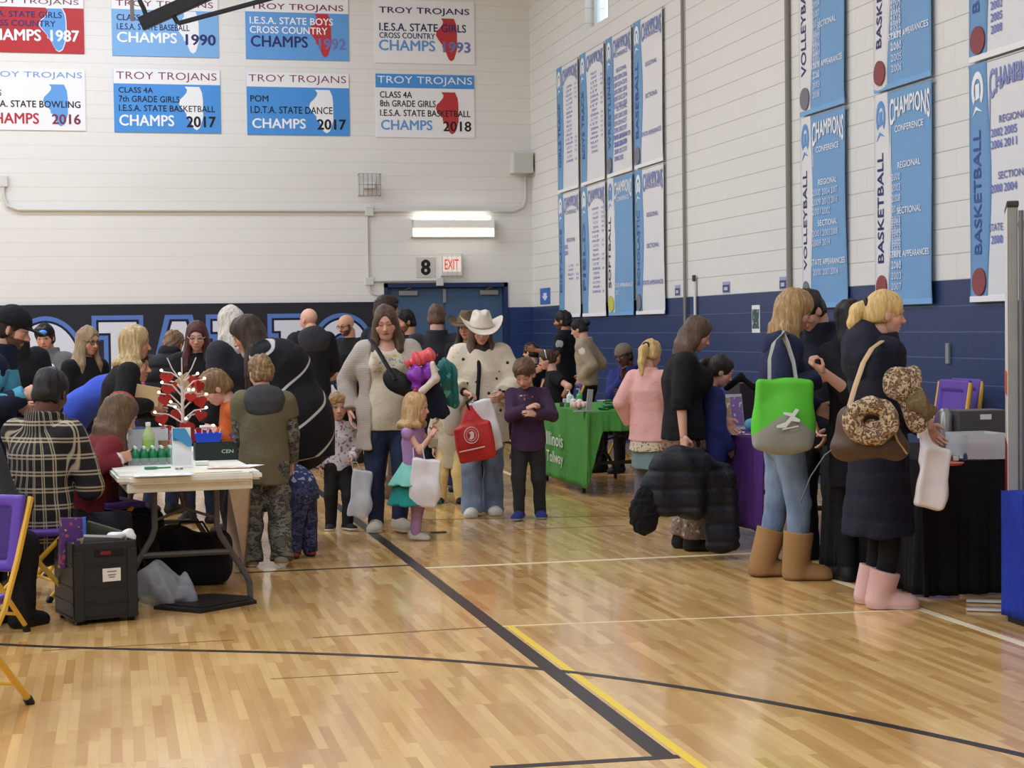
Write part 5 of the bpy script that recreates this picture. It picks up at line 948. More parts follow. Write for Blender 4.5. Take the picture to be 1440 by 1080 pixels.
COWG = person('woman in white cowboy hat and cream dotted jacket walking with bags', 679, 175, 178, 1.60, 'f', SKIN_P, C(92, 70, 54), 'long', g=1.12, sw=1.05, head=(14, -6, 0), lids=True, armR=('p', 655, 552, .22), armL=('p', 706, 556, .24), handR='grip', handL='pinch', pnR=(.3, .2, -1), poleR=(.9, -.5, -.6), poleL=(-.9, -.5, -.6), feet=[(.085, .06, 8), (-.085, -.06, -8)], hopt=dict(L=.22, vol=.03),
       wear=[top(CL('dotted_jacket', C(216, 204, 182), 'dots', c2=C(52, 44, 42), sc=1.35), nm='jacket', e=.05, hem=.24, L=.92, r0=1.1, cuff=1.1, flare=.01), ('tubes', dict(nm='black_trim', pts=lambda k: [k.neck - k.u2 * .06 + k.f * .11 + k.r * .02, k.chest + k.f * .185 + k.r * .02, k.waist + k.f * .19 + k.r * .035, k.pel + k.f * .185 + k.r * .05], r=.016, m=BLK1)), ('pair', dict(nm='black_cuff', ops=lambda k, s: [('+', cone(k.wr[s] + (k.el[s] - k.wr[s]) * .16, k.wr[s] + (k.el[s] - k.wr[s]) * .02, .034, .034, cap=(1, 1)))], m=BLK1)), ('scarf', dict(m=CL('dark_scarf', C(52, 44, 48)))), ('cowboy', dict(m=CL('cream_felt', C(218, 206, 190), 'plain'), band=CL('hat_band', C(190, 178, 160), 'plain'))), pants(LJEAN, e=.016, r=1.12, flare=.025, L=1.05), shoes(WSHOE, WSOLE)])
person('boy in dark purple sweatshirt reading what is in his hands', 744, 179, 190, 1.28, 'm', SKIN_P, C(98, 72, 50), 'boy', head=(30, 4, 0), lids=True, armR=('p', 742, 574, .24), armL=('p', 752, 582, .26), handR='cup', handL='cup', poleR=(.9, -.3, -.7), poleL=(-.9, -.3, -.7), feet=[(.06, .10, 5), (-.08, -.06, -18)], hopt=dict(fringe=.02),
       wear=[top(CL('purple_sweat', C(66, 44, 70)), nm='sweatshirt', flare=.012, e=.018, hem=.1), ('patch', dict(nm='chest_graphic', m=CL('graphic', C(74, 50, 78), 'print', c2=C(190, 170, 160), c3=C(160, 120, 110), sc=1.3), at=(0, .14, .02), half=(.09, .12, .07), e=.0205, hem=.1, arms=False)), pants(CL('charcoal_joggers', C(44, 44, 46)), e=.010, r=1.04), shoes(CL('royal_trainer', C(48, 62, 128), 'plain'), CL('lime_sole', C(170, 180, 190), 'flat'))])
person('small child in yellow trousers half hidden between two women', 634, 163, 185, 1.04, 'm', SKIN_P, LBROWN, 'boy', feet=[(.085, 0, 5), (-.085, .05, -5)], wear=[top(CL('beige_top', C(190, 176, 150)), e=.03, hem=.2), pants(CL('yellow_trousers', C(222, 196, 132)), e=.02, r=1.05), shoes(BSHOE)])
person('smiling bearded officer in black uniform shirt by the blue side wall', 797, 113, 288, 1.70, 'm', SKIN_T, BLACKH, 'short', beard=C(48, 36, 32), armR=('p', 752, 492, .0), armL=(-.2, .25, 1.0), wear=[top(BLK1, nm='uniform_shirt', e=.025, hem=.04, L=.34, collar=.035), ('arm', dict(sd=-1, m=CL('patch_silver', C(150, 156, 152)), e=.07, out=(-1, -.2, 0), size=.05)), pants(BLKP), shoes()])
person('woman deputy with dark bun in tan uniform shirt, hands on hips', 828, 118, 285, 1.60, 'f', SKIN_P, BLACKH, 'bun', lean=5, head=(14, 0, 0), armL=('p', 818, 533, .12), armR=(.16, .08, .95), poleL=(-.5, -1, .1), poleR=(.5, -1, .1), wear=[top(TANF, nm='uniform_shirt', e=.03, hem=.02, collar=.035), ('arm', dict(sd=-1, m=CL('patch_tan', C(214, 206, 190)), e=.07, out=(-1, .1, 0), size=.045)), pants(BLKP), shoes()])
person('dark haired person seated beyond the boy in purple', 751, 108, 300, 1.66, 'm', SKIN_P, BLACKH, 'short', pelvis=.5, feet=sitf(), wear=[top(BLK1, e=.025), pants(BLKP), shoes()])
person('seated girl in black t-shirt with a white hair band, facing left', 786, 122, 268, 1.56, 'f', SKIN_P, BROWN, 'bun', pelvis=.5, lean=8, head=(12, 0, 0), armL=('p', 792, 556, .15), feet=sitf(), wear=[top(BLK1, e=.018, L=.3), ('headband', dict(c=C(224, 224, 224))), pants(BLKP), shoes()])
person('seated man in grey cap and navy jacket resting his face on his hand', 890, 134, 215, 1.70, 'm', SKIN_D, BLACKH, 'buzz', pelvis=.5, lean=6, head=(10, 0, 8), armR=('p', 877, 533, .30), armL=(-.2, .35, .8), poleR=(.4, .3, -1), handR='cup', feet=sitf(), hdR=(0, .1, 1), wear=[top(CL('navy_jacket', C(40, 48, 110)), nm='jacket', e=.035, hem=.1, collar=.04), ('patch', dict(nm='grey_vest', m=CL('vest_grey', C(72, 76, 74)), at=(0, .1, -.12), half=(.14, .16, .14), e=.04, hem=.1)), ('glasses',), ('beanie', dict(m=CL('taupe_cap', C(118, 104, 94)))), pants(BLKP), shoes()])
# right side
person('girl with blonde ponytail in pale pink jacket and floral skirt', 913, 176, 30, 1.39, 'f', SKIN_P, C(206, 172, 116), 'pony', head=(14, 0, 0), armR=(.15, .25, .85), armL=(-.2, .05, .72), hopt=dict(L=.2, tie=C(30, 28, 30)), wear=[top(CL('pink_jacket', C(226, 172, 164)), nm='jacket', e=.026, hem=.12, flare=.04, collar=.03), ('skirt', dict(nm='floral_skirt', m=CL('floral', C(206, 192, 164), 'print', c2=C(120, 104, 80), sc=1.1), L=.20, r1=.06)), ('skirt', dict(nm='teal_underskirt', m=CL('grey_teal', C(116, 142, 142)), L=.34, r1=.04)), pants(CL('grey_leggings', C(110, 104, 112))), shoes(BSHOE)])
person('woman with long brown hair in black top carrying a dark puffer coat low', 962, 210, 84, 1.57, 'f', SKIN_P, C(88, 68, 54), 'long', g=1.18, bend=5, head=(24, 0, 0), lids=True, armR=('p', 961, 622, .28), handR='grip', pnR=(0, .3, -1), armL=(-.16, .3, .85), feet=[(.08, .06, 0), (-.08, .0, 0)], hopt=dict(L=.34, span=108), wear=[top(CL('black_knit_top', C(14, 14, 17)), nm='top', e=.022, hem=.07, L=.62, bust=1.15, flare=.02, belly=.6), ('skirt', dict(nm='patterned_skirt', m=CL('brown_pattern', C(120, 88, 70), 'print', c2=C(70, 54, 46), c3=C(190, 176, 160), sc=1.2), L=.14, r1=.03)), ('pair', dict(nm='leg_warmer', ops=lambda k, s: [('+', cone(k.kn[s] + np.array([0, 0, -.03]), k.ank[s] + np.array([0, 0, .02]), .07, .085, cap=(1, 1)), 0), ('~', wob(.006, 60, 3))], m=CL('fair_isle_knit', C(124, 102, 88), 'print', c2=C(70, 62, 62), c3=C(196, 186, 172), sc=1.6))), pants(BLKP), shoes(boot=.05)])
person('child in blue jacket facing right behind the woman in the black top', 1001, 206, 82, 1.30, 'f', SKIN_P, DBROWN, 'pony', head=(22, 0, 0), armR=('p', 1025, 630, .05), hopt=dict(L=.25), wear=[top(CL('blue_jacket', C(48, 56, 120)), nm='jacket', e=.034, hem=.14), pants(BLKP), shoes()])
TOTEW = person('tall blonde in navy sweatshirt and tan boots with a green tote bag', 1102, 238, 78, 1.70, 'f', SKIN_P, C(158, 124, 82), 'long', bend=3, head=(15, -4, 0), lids=True, armR=('p', 1150, 532, .26), armL=('p', 1150, 575, -.12), poleR=(.5, -.5, -1), handR='grip', handL='relax', feet=[(.085, .07, 2), (-.085, -.10, -8)], hopt=dict(L=.36, c2=C(206, 172, 118), span=104, vol=.02), wear=[top(CL('navy_sweatshirt', C(34, 40, 70)), nm='sweatshirt', e=.026, hem=.12, hood=.55, cm=CL('navy_sweatshirt', C(34, 40, 70)), r0=1.12), pants(LJEAN, e=.012), shoes(CL('tan_suede', C(156, 118, 76), 'plain', .9), CL('tan_sole', C(120, 88, 56), 'flat'), boot=.19, wd=1.25)])
person('young man with short dark hair in navy jacket looking down beside the tall blonde', 1160, 222, 218, 1.74, 'm', SKIN_P, C(46, 36, 32), 'buzz', bend=6, head=(34, 6, 0), lids=True, armR=('p', 1148, 590, .1), armL=('p', 1168, 600, .15), hopt=dict(vol=.03), wear=[top(NAVYD, nm='jacket', e=.03, hem=.1, collar=.04), pants(BLKP), shoes()])
person('woman with long black hair in dark coat, bare forearm raised', 1211, 241, 340, 1.64, 'f', SKIN_P, BLACKH, 'long', head=(18, -10, -6), bend=6, armL=('p', 1156, 522, .30), poleL=(1, .1, -.9), handL='grip', armR=(.2, .3, 1.0), hopt=dict(L=.26), wear=[top(CL('black_wool', C(15, 16, 23)), nm='coat', e=.036, hem=.3, L=.56), pants(BLKP), shoes()])
NAVC = CL('navy_parka', C(18, 21, 37), 'cloth', .8)
PARKA = person('woman with blonde ponytail in long navy parka and pink boots', 1236, 266, 76, 1.66, 'f', SKIN_P, C(212, 178, 116), 'pony', head=(4, 0, 0), armR=('p', 1292, 592, .06), armL=('p', 1300, 600, -.25), handR='grip', poleR=(.3, -.8, -.8), feet=[(.07, -.0, 6), (-.1, -.02, 0)], hopt=dict(L=.13, vol=.0, c2=C(236, 208, 150), tie=C(30, 28, 30)), wear=[top(NAVC, nm='parka', e=.05, hem=.47, flare=.06, collar=.05, hood=1.5, r0=1.12, fold=.009, quil=(.005, .12)), pants(BLKP, nm='leggings', r=.85, e=.006), shoes(CL('pink_suede', C(214, 172, 164), 'plain', .8), CL('pink_sole', C(222, 190, 184), 'flat'), boot=.11, wd=1.15)])
# ------------------------------------------------------------------ tables, chairs and things
def thing(name, label, cat, loc, rz=0, group=None): o = empty(name, loc, rz); return tag(o, label, cat, group)
def sp(px, py, s, d=0): return P(px, py, F / (F / s - d))
palm = lambda k, sd: k.R0 + k.Rw @ getattr(k, 'palm%d' % sd)
VD = lambda px, py: _n(ray(px, py))
def pc(x0, y0, x1, y1, r0, r1, s, ratio=1.0, d0=0, d1=0, cap=(0, 0)):
    a, b = sp(x0, y0, s, d0), sp(x1, y1, s, d1); t = _n(b - a); vd = VD(x0, y0); return cone(a, b, r0 / s, r1 / s, np.cross(t, vd), ratio, cap)
def pe(x, y, rx, ry, s, depth=None, d=0):
    return ell(sp(x, y, s, d), (rx / s, (depth or min(rx, ry)) / s, ry / s), np.stack([RT, FW, -DN], 1))
def blob(name, label, cat, prims, m, s, k=.03, fold=.006, fr=30, v=None, group=None, parent=None, cuts=(), seed=3, quil=None):
    ops = [('+', p, k) for p in prims] + [('-', c, .01) for c in cuts] + [('~', wob(fold, fr, seed))]
    if quil: ops.append(('~', quilt(*quil)))
    V, Q = sdf(ops, v or max(.006, 1.3 / s))
    if parent is None: c = V.mean(0); c[2] = V[:, 2].min(); V = V - c
    me = mesh_np(name, V, Q, m, True); o = link(name, me, parent)
    if parent is None: o.location = tuple(c); tag(o, label, cat, group)
    return o
WPL = mat('table_white_plastic', C(226, 222, 208), .5, 'plain'); LEGG = mat('table_leg_grey', C(92, 88, 84), .45, 'flat', metal=.3)
def table(label, A, az, Wd, Ln, h=.735, leg=LEGG, topm=WPL):
    """A = near corner on the floor (left as seen walking along it), az = direction of the long side; width to the right"""
    d = np.array([math.sin(az), math.cos(az), 0]); r = np.array([math.cos(az), -math.sin(az), 0]); c = np.array(A) + d * Ln / 2 + r * Wd / 2; c[2] = 0
    t = thing('folding_table', label, 'table', c, -az)
    bm = bmesh.new(); bmesh.ops.create_cube(bm, size=1); bmesh.ops.scale(bm, vec=(Wd, Ln, .045), verts=bm.verts)
    ed = [e for e in bm.edges if abs(e.verts[0].co.z - e.verts[1].co.z) > .01]; bmesh.ops.bevel(bm, geom=ed, offset=.06, segments=5, affect='EDGES'); ed = [e for e in bm.edges if abs(e.verts[0].co.z - e.verts[1].co.z) < .001 and e.calc_face_angle(0) > .8]; bmesh.ops.bevel(bm, geom=ed, offset=.012, segments=2, affect='EDGES')
    bm.verts.index_update(); V = [v.co[:] for v in bm.verts]; Pl = [[v.index for v in f.verts] for f in bm.faces]; bm.free()
    MB().add(np.array(V) + [0, 0, h - .0225], Pl).build('tabletop', topm, t)
    MB().box((0, 0, h - .07), (Wd - .1, Ln - .12, .05), bev=.008).build('apron', topm, t)
    for e in (-1, 1):
        y = e * (Ln / 2 - .33)
        for s in (-1, 1): MB().tube([(s * .17, y, h - .06), (s * .17, y, .42), (s * .19, y, .36), (s * .33, y, .13), (s * .345, y, .09), (s * .35, y, .0)], .017, 8).build('leg', leg, t, True)
        MB().tube([(-.24, y, .27), (.24, y, .27)], .017, 8).build('crossbar', leg, t, True)
        MB().tube([(0, y - e * .5, h - .08), (0, y - e * .12, .52), (.0, y, .5)], .009, 6).build('brace', leg, t, True)
        MB().tube([(-.17, y, .46), (0, y, .52), (.17, y, .46)], .009, 6).build('hinge_brace', leg, t, True)
    return t, c, d, r
# white table on the left
azT = math.radians(-4); NL = FL(166, 671, .735); NL[2] = 0
t1, c1, d1, r1 = table('white folding table on the left covered with leaflets and bottles', NL, azT, .77, 2.3)
TT_ = lambda px, py: FL(px, py, .7365)
CLEAR = mat('clear_plastic', C(225, 230, 232), .15, 'flat', alpha=.16); CLEAR2 = mat('milky_plastic', C(226, 228, 232), .4, 'flat', alpha=.62)
def paper(px, py, w, l, rz, m, label, cat='paper', name='paper_sheet', z=.7365, h=.002, group=None):
    p = FL(px, py, z); o = MB().box((0, 0, h / 2), (w, l, h)).build(name, m); o.location = (p[0], p[1], z); o.rotation_euler = (0, 0, rz); tag(o, label, cat, group); return o
PAP = mat('paper_white', C(238, 238, 234), .6, 'flat'); PNK = mat('paper_pink', C(222, 186, 172), .6, 'print', C(240, 232, 224), sc=.4); CRM = mat('paper_cream', C(236, 216, 176), .6, 'flat')
paper(228, 668, .30, .14, .05, mat('paper_grey_print', C(226, 228, 228), .6, 'print', C(180, 186, 190), sc=.5), 'wide white leaflet lying at the front edge of the white table')
paper(305, 663, .26, .11, .12, CRM, 'cream leaflet near the front right of the white table', z=.737)
paper(322, 657, .24, .12, -.15, PNK, 'pink printed leaflet by the right side of the white table', z=.740)
paper(352, 655, .10, .14, -.6, PAP, 'white sheet hanging over the front right corner of the white table', z=.743)
o = MB().box((0, 0, .012), (.075, .05, .024), bev=.006).build('small_box', PAP); o.location = tuple(TT_(284, 654)); tag(o, 'tiny white box in front of the black carton on the white table', 'box')
o = MB().tube([(0, 0, .006), (.11, .02, .006)], .005, 6).box((.0, .0, .008), (.07, .03, .014), bev=.004).build('green_scissors', mat('green_plastic', C(44, 132, 92), .4, 'flat')); o.location = tuple(TT_(212, 660)); tag(o, 'green plastic scissors lying on the white table', 'scissors')
o = MB().tube([(0.018 * math.cos(a), .018 * math.sin(a), .004) for a in np.linspace(0, 6.28, 15)[:-1]], .004, 6, closed=True).build('metal_ring', mat('ring_metal', C(150, 140, 130), .3, 'flat', metal=.8)); o.location = tuple(TT_(252, 660)); tag(o, 'small metal ring in front of the leaflet holder', 'ring')
# leaflet holder
p = TT_(256, 657); t = thing('leaflet_holder', 'clear stand holding a blue and white folded leaflet on the white table', 'stand', p, .12)
MB().box((0, 0, .012), (.12, .08, .006)).box((0, .035, .11), (.12, .004, .20), rotx(-.12)).box((0, -.03, .05), (.12, .004, .08), rotx(-.08)).build('acrylic_stand', CLEAR, t)
lf = MB().box((0, 0, .118), (.105, .010, .21), rotx(-.11)).build('leaflet', PAP, t); MB().prism([(-.052, .0), (.02, -.0), (.052, -.06), (.052, -.10), (.03, -.10), (-.052, -.04)], 0, .001).build('blue_print', mat('leaflet_blue', C(70, 142, 190), .5, 'flat'), lf, M=Matrix.Translation((0, -.022, .216)) @ Matrix.Rotation(math.radians(90 - 6.3), 4, 'X'))
MB().box((-.016, -.0125, .185), (.07, .002, .07), rotx(-.11)).build('blue_panel', mat('leaflet_blue', C(70, 142, 190), .5, 'flat'), lf)
# green bottles in a clear tub
p0 = TT_(216, 653); GB = mat('green_glassy', C(34, 116, 74), .2, 'flat'); gm = MB().lathe([(.0, 0), (.02, .002), (.025, .012), (.025, .06), (.013, .078), (.010, .086)], n=12); capm = MB().lathe([(.010, .086), (.011, .098), (.0, .10)], n=10)
proto = None; _i = 0
for j in range(3):
    for i in range(5):
        q = p0 + r1 * (i - 2) * .05 + d1 * j * .05 + np.array([0, 0, .004])
        if proto is None: proto = gm.build('green_bottle', GB, None, True); capm.build('bottle_cap', mat('cap_clear', C(190, 214, 202), .2, 'flat'), proto); b = proto
        else:
            b = proto.copy(); COL.objects.link(b)
            for ch in proto.children: c_ = ch.copy(); c_.parent = b; COL.objects.link(c_)
        b.location = tuple(q); tag(b, 'one of the small green bottles in the clear tray on the white table', 'bottle', 'small green bottles in the tray')
pcn = p0 + d1 * .05; mb = MB(); mb.box((0, 0, .002), (.29, .19, .004))
for s in (-1, 1): mb.box((s * .145, 0, .02), (.003, .19, .04)); mb.box((0, s * .095, .02), (.29, .003, .04))
o = mb.build('clear_tray', CLEAR); o.location = tuple(pcn); o.rotation_euler = (0, 0, -azT); tag(o, 'clear plastic tray of small green bottles on the white table', 'tray')
p = TT_(209, 642); t = thing('drink_bottle', 'clear bottle of yellow green drink with white cap behind the tray', 'bottle', p)
MB().lathe([(0, 0), (.036, .002), (.038, .02), (.036, .07), (.038, .12), (.036, .14), (.016, .175), (.014, .19)], n=18).build('bottle_body', mat('drink_bottle', C(196, 214, 150), .15, 'flat', alpha=.8), t, True); MB().lathe([(.016, .188), (.0165, .21), (0, .212)], n=14).build('bottle_cap', PAP, t, True); MB().lathe([(.0375, .05), (.0385, .055), (.0385, .10), (.0375, .105)], n=18).build('label', mat('drink_label', C(150, 190, 90), .4, 'flat'), t, True)
p = TT_(177, 637); t = thing('plastic_cup', 'clear plastic cup with an orange straw on the white table', 'cup', p)
MB().lathe([(.033, 0), (.035, .01), (.05, .135), (.052, .137), (.048, .135), (.032, .012)], n=18).build('cup_body', mat('cup_clear', C(228, 214, 206), .15, 'flat', alpha=.42), t, True); MB().tube([(0, 0, .01), (.012, 0, .1), (.03, 0, .22)], .005, 8).build('straw', mat('straw_orange', C(224, 120, 90), .4, 'flat'), t, True); MB().lathe([(.0, .012), (.035, .012), (.037, .03), (0, .035)], n=14).build('drink', mat('iced_drink', C(190, 160, 130), .3, 'flat'), t, True)
p = TT_(207, 638); t = thing('storage_bin', 'translucent grey bin of blue cloth behind the bottles on the white table', 'bin', p, -azT); mb = MB(); mb.box((0, 0, .003), (.24, .2, .006))
for s in (-1, 1): mb.box((s * .12, 0, .08), (.004, .2, .16)); mb.box((0, s * .1, .08), (.24, .004, .16))
mb.build('bin_shell', CLEAR2, t); solid('blue_cloth', [('+', ell((-.03, 0, .09), (.085, .08, .08))), ('~', wob(.008, 40, 2))], .008, CL('bin_cloth_blue', C(44, 60, 98)), t)
p = TT_(231, 640); t = thing('paper_cup', 'brown paper cup beside the grey bin on the white table', 'cup', p); MB().lathe([(.028, 0), (.036, .09), (.037, .092), (.0, .085)], n=16).build('cup_body', mat('kraft', C(150, 112, 78), .7, 'flat'), t, True)
# black carton, blue basket with pens
p = TT_(303, 646); t = thing('black_carton', 'black carton with pale green letters on the white table', 'carton', p, .05); mb = MB(); mb.box((0, 0, .005), (.24, .12, .01))
for s in (-1, 1): mb.box((s * .12, 0, .05), (.006, .12, .10)); mb.box((0, s * .06, .05), (.24, .006, .10))
mb.build('carton_shell', mat('carton_black', C(34, 44, 42), .5, 'flat'), t); V, Pl = text_mb('CEN', .07, .022, .01); MB().add(V, Pl).build('lettering', mat('carton_letters', C(170, 206, 180), .5, 'flat'), t, M=Matrix.Translation((.03, -.064, .04)) @ Matrix.Rotation(math.pi / 2, 4, 'X'))
pb_ = TT_(293, 638) + np.array([0, 0, .0]); t = thing('blue_basket', 'bright blue plastic basket of white pens behind the black carton', 'basket', pb_); mb = MB(); n = 4; bb = [(-.08, -.05), (.08, -.05), (.08, .05), (-.08, .05)]
mb.add([(x * .85, y * .85, .06) for x, y in bb] + [(x * 1.05, y * 1.05, .13) for x, y in bb] + [(x * .98, y * .98, .13) for x, y in bb] + [(x * .8, y * .8, .066) for x, y in bb], [(3, 2, 1, 0)] + [(i, (i + 1) % 4, 4 + (i + 1) % 4, 4 + i) for i in range(4)] + [(4 + i, 4 + (i + 1) % 4, 8 + (i + 1) % 4, 8 + i) for i in range(4)] + [(8 + i, 8 + (i + 1) % 4, 12 + (i + 1) % 4, 12 + i) for i in range(4)] + [(12, 13, 14, 15)]); mb.box((0, 0, .032), (.12, .07, .064))
mb.build('basket_shell', mat('basket_blue', C(30, 72, 204), .4, 'flat'), t)
for i in range(6):
    q = np.array([-.06 + .024 * i, -.01 + .012 * (i % 3), .075]); o = MB().tube([q, q + np.array([.02 * (i % 3 - 1), .01, .08])], .004, 6).build('pen', mat('pen_pale', C(222, 206, 222), .4, 'flat')); o.location = tuple(pb_); tag(o, 'pale pen standing in the blue basket on the white table', 'pen', 'pens in the blue basket')
# lit tree of red hearts
def heart(c, r, Rm=np.eye(3), th=.014):
    pts = [(.062 * 16 * math.sin(a) ** 3, .062 * (13 * math.cos(a) - 5 * math.cos(2 * a) - 2 * math.cos(3 * a) - math.cos(4 * a))) for a in np.linspace(0, 2 * math.pi, 25)[:-1]]
    mb = MB(); mb.prism([(x * r, y * r) for x, y in pts], -th / 2, th / 2); V = np.array(mb.V)[:, [0, 2, 1]] @ Rm.T + c; return V, [p[::-1] for p in mb.P]
p = TT_(258, 636); t = thing('heart_tree', 'white twig tree with red hearts and tiny lights on the white table', 'decoration', p); tw = mat('twig_white', C(222, 206, 196), .5, 'flat'); hm = mat('heart_red', C(176, 44, 38), .4, 'plain'); bl = mat('fairy_light', C(255, 236, 200), .4, 'flat', emit=4)
MB().lathe([(.05, 0), (.05, .015), (.012, .03), (.009, .46)], n=10).build('stem', tw, t, True)
r_ = np.random.RandomState(11); tips = []
for i in range(18):
    a = i * 2.4; z = .10 + .38 * i / 18; L = .19 * (1 - .35 * i / 18); e = np.array([L * math.cos(a), L * .6 * math.sin(a), z + .05 + .04 * r_.rand()]); MB().tube([(0, 0, z), e * [.5, .5, 1] + [0, 0, -.01], e], .0055, 6).build('branch', tw, t, True); tips.append(e)
for i, e in enumerate(tips):
    if i % 4 != 3: V, Pl = heart(e * [.75, .75, 1] + [0, -.02, -.04], .036 + .010 * r_.rand(), rotz(r_.randn() * .4) @ roty(r_.randn() * .3)); MB().add(V, Pl).build('heart', hm, t)
    MB().lathe([(0, 0), (.009, .003), (.009, .012), (0, .018)], e, 8).build('light_bulb', bl, t, True)
for i in range(4): q = np.array([.13 * r_.randn() * .5, -.03, .06 + .03 * i]); V, Pl = heart(q, .05, rotz(r_.randn() * .4)); MB().add(V, Pl).build('heart', hm, t)
for k in range(3): a = .5 - .35 * k; MB().tube([(0, 0, .44), (-.05 * (k - 1) * 1.2, 0, .53), (-.09 * (k - 1), 0, .60)], .004, 6).build('branch', tw, t, True)
o = MB().box((0, 0, 0), (.16, .012, .13), bev=.003).build('kraft_card', mat('kraft_card', C(196, 166, 122), .7, 'flat')); o.matrix_world = Matrix.Translation(tuple(P(207, 556, 210))) @ Matrix.Rotation(.2, 4, 'Y'); tag(o, 'brown kraft paper card held up behind the white table', 'card')
o = MB().box((0, 0, 0), (.11, .012, .15), bev=.003).build('kraft_envelope', mat('kraft_card', C(196, 166, 122), .7, 'flat')); o.matrix_world = Matrix.Translation(tuple(P(263, 541, 192))) @ Matrix.Rotation(-.6, 4, 'Y'); tag(o, 'tilted brown envelope in the hands of the auburn haired woman', 'envelope')
p = P(199, 552, 171); t = thing('soft_cup', 'round pink and orange cup behind the blonde woman', 'cup', p); MB().lathe([(.02, 0), (.035, .01), (.035, .035), (.0, .036)], n=16).build('cup_base', mat('cup_orange', C(238, 110, 84), .5, 'flat'), t, True); MB().lathe([(.035, .035), (.036, .07), (.028, .085), (0, .088)], n=16).build('cup_top', mat('cup_pink', C(214, 82, 160), .5, 'flat'), t, True)
o = MB().box((0, 0, 0), (.10, .06, .012), bev=.002).build('white_card', PAP); o.matrix_world = Matrix.Translation(tuple(palm(BLON, 1) + np.array([.05, 0, .0]))) @ Matrix.Rotation(.25, 4, 'Y'); tag(o, 'white card pinched in the fingers of the blonde woman', 'card')
o = MB().box((0, 0, 0), (.09, .07, .03), bev=.006).build('white_box', PAP); o.matrix_world = Matrix.Translation(tuple(palm(ORNG, -1))); tag(o, 'small white box in the hands of the boy in orange', 'box')
# board under the table's right edge
a, b = P(322, 686, 246), P(353, 686, 240); c_, e_ = FL(345, 802), FL(319, 772); n_ = _n(np.cross(b - a, e_ - a)) * .012; V = [a, b, c_ + [0, 0, .01], e_ + [0, 0, .01]]; V = [np.array(v) for v in V]; V2 = V + [v + n_ for v in V]
o = MB().add(V2, [(0, 1, 2, 3), (7, 6, 5, 4), (0, 4, 5, 1), (1, 5, 6, 2), (2, 6, 7, 3), (3, 7, 4, 0)]).build('display_board', mat('board_offwhite', C(212, 198, 190), .7, 'plain')); tag(o, 'off white display board propped against the right side of the white table', 'board')
# rolling crate
A, Bq, Cq = FL(104, 881), FL(195, 872), FL(52, 869); dx = _n(Bq - A); dy = _n(np.array([-dx[1], dx[0], 0])); Wc, Dc, Hc = np.linalg.norm(Bq - A), .36, .42; azc = math.atan2(dx[1], dx[0]); cc_ = A + dx * Wc / 2 + dy * Dc / 2
CRB = mat('crate_black', C(40, 39, 40), .5, 'flat'); t = thing('rolling_crate', 'black plastic rolling crate with a white label, full of papers, on the floor', 'crate', cc_, azc)
mb = MB(); mb.box((0, 0, .035), (Wc, Dc, .02))
for s in (-1, 1): mb.box((s * (Wc / 2 - .008), 0, .03 + (Hc - .03) / 2), (.016, Dc, Hc - .03), bev=.005); mb.box((0, s * (Dc / 2 - .008), .03 + (Hc - .03) / 2 - (.0 if s > 0 else .0)), (Wc, .016, Hc - .03), bev=.005)
mb.build('crate_body', CRB, t)
mb = MB()
for z in (.11, .19, .31): mb.box((0, -Dc / 2 - .002, z), (Wc * .98, .006, .008)); mb.box((-Wc / 2 - .002, 0, z), (.006, Dc * .98, .008))
mb.build('ribs', CRB, t); MB().box((0, 0, Hc - .008), (Wc + .012, Dc + .012, .025), bev=.006).build('rim', CRB, t) if False else None
for s in (-1, 1): MB().box((s * (Wc / 2 - .03), -Dc / 2 - .003, .2), (.05, .012, .36), bev=.004).build('corner_post', CRB, t)
MB().box((.02, -Dc / 2 - .004, Hc - .055), (.15, .008, .035), bev=.004).build('handle_slot', mat('slot_dark', C(16, 15, 16), .5, 'flat'), t); MB().box((.0, -Dc / 2 - .006, Hc - .055), (.055, .006, .018)).build('red_clip', mat('clip_red', C(120, 36, 42), .5, 'flat'), t)
l_ = MB().box((.03, -Dc / 2 - .006, .25), (.095, .006, .068), bev=.002).build('label', mat('label_white', C(226, 222, 216), .5, 'flat'), t)
for i, (ww, zz) in enumerate(((.05, .268), (.04, .25), (.03, .238))): MB().box((.03, -Dc / 2 - .010, zz), (ww, .002, .004)).build('print_line', mat('print_grey', C(110, 104, 104), .5, 'flat'), l_)
for sx in (-1, 1):
    for sy in (-1, 1): MB().lathe([(0, -.012), (.028, -.012), (.028, .012), (0, .012)], (sx * (Wc / 2 - .03), sy * (Dc / 2 - .03), .028), 14, R=roty(math.pi / 2)).build('wheel', mat('wheel_black', C(20, 20, 20), .4, 'flat'), t, True)
def boxthing(name, label, cat, c, d, m, R=None, bev=.002, group=None):
    o = MB().box((0, 0, 0), d, R, bev=bev).build(name, m); o.location = tuple(c); tag(o, label, cat, group); return o
Rc = rotz(azc); loc_ = lambda x, y, z: cc_ + Rc @ np.array([x, y, z])
o = boxthing('game_box', 'glossy blue and purple printed box standing in the crate', 'box', loc_(-.13, -.02, Hc - .01), (.12, .05, .26), mat('game_print', C(96, 60, 130), .4, 'print', C(190, 90, 90), C(200, 180, 70), sc=.9), Rc @ roty(.06)); MB().box((.068, 0, 0), (.016, .052, .26)).build('blue_spine', mat('spine_blue', C(62, 110, 200), .4, 'flat'), o)
boxthing('dark_folder', 'dark green folder leaning across the crate', 'folder', loc_(.03, .03, Hc - .03), (.22, .015, .22), mat('folder_green', C(86, 88, 74), .6, 'flat'), Rc @ roty(.35) @ rotx(.5))
boxthing('grey_folder', 'pale grey tray of papers tucked into the crate', 'folder', loc_(.0, -.08, Hc - .04), (.20, .02, .16), mat('folder_grey', C(150, 148, 146), .5, 'flat'), Rc @ roty(.1) @ rotx(.6))
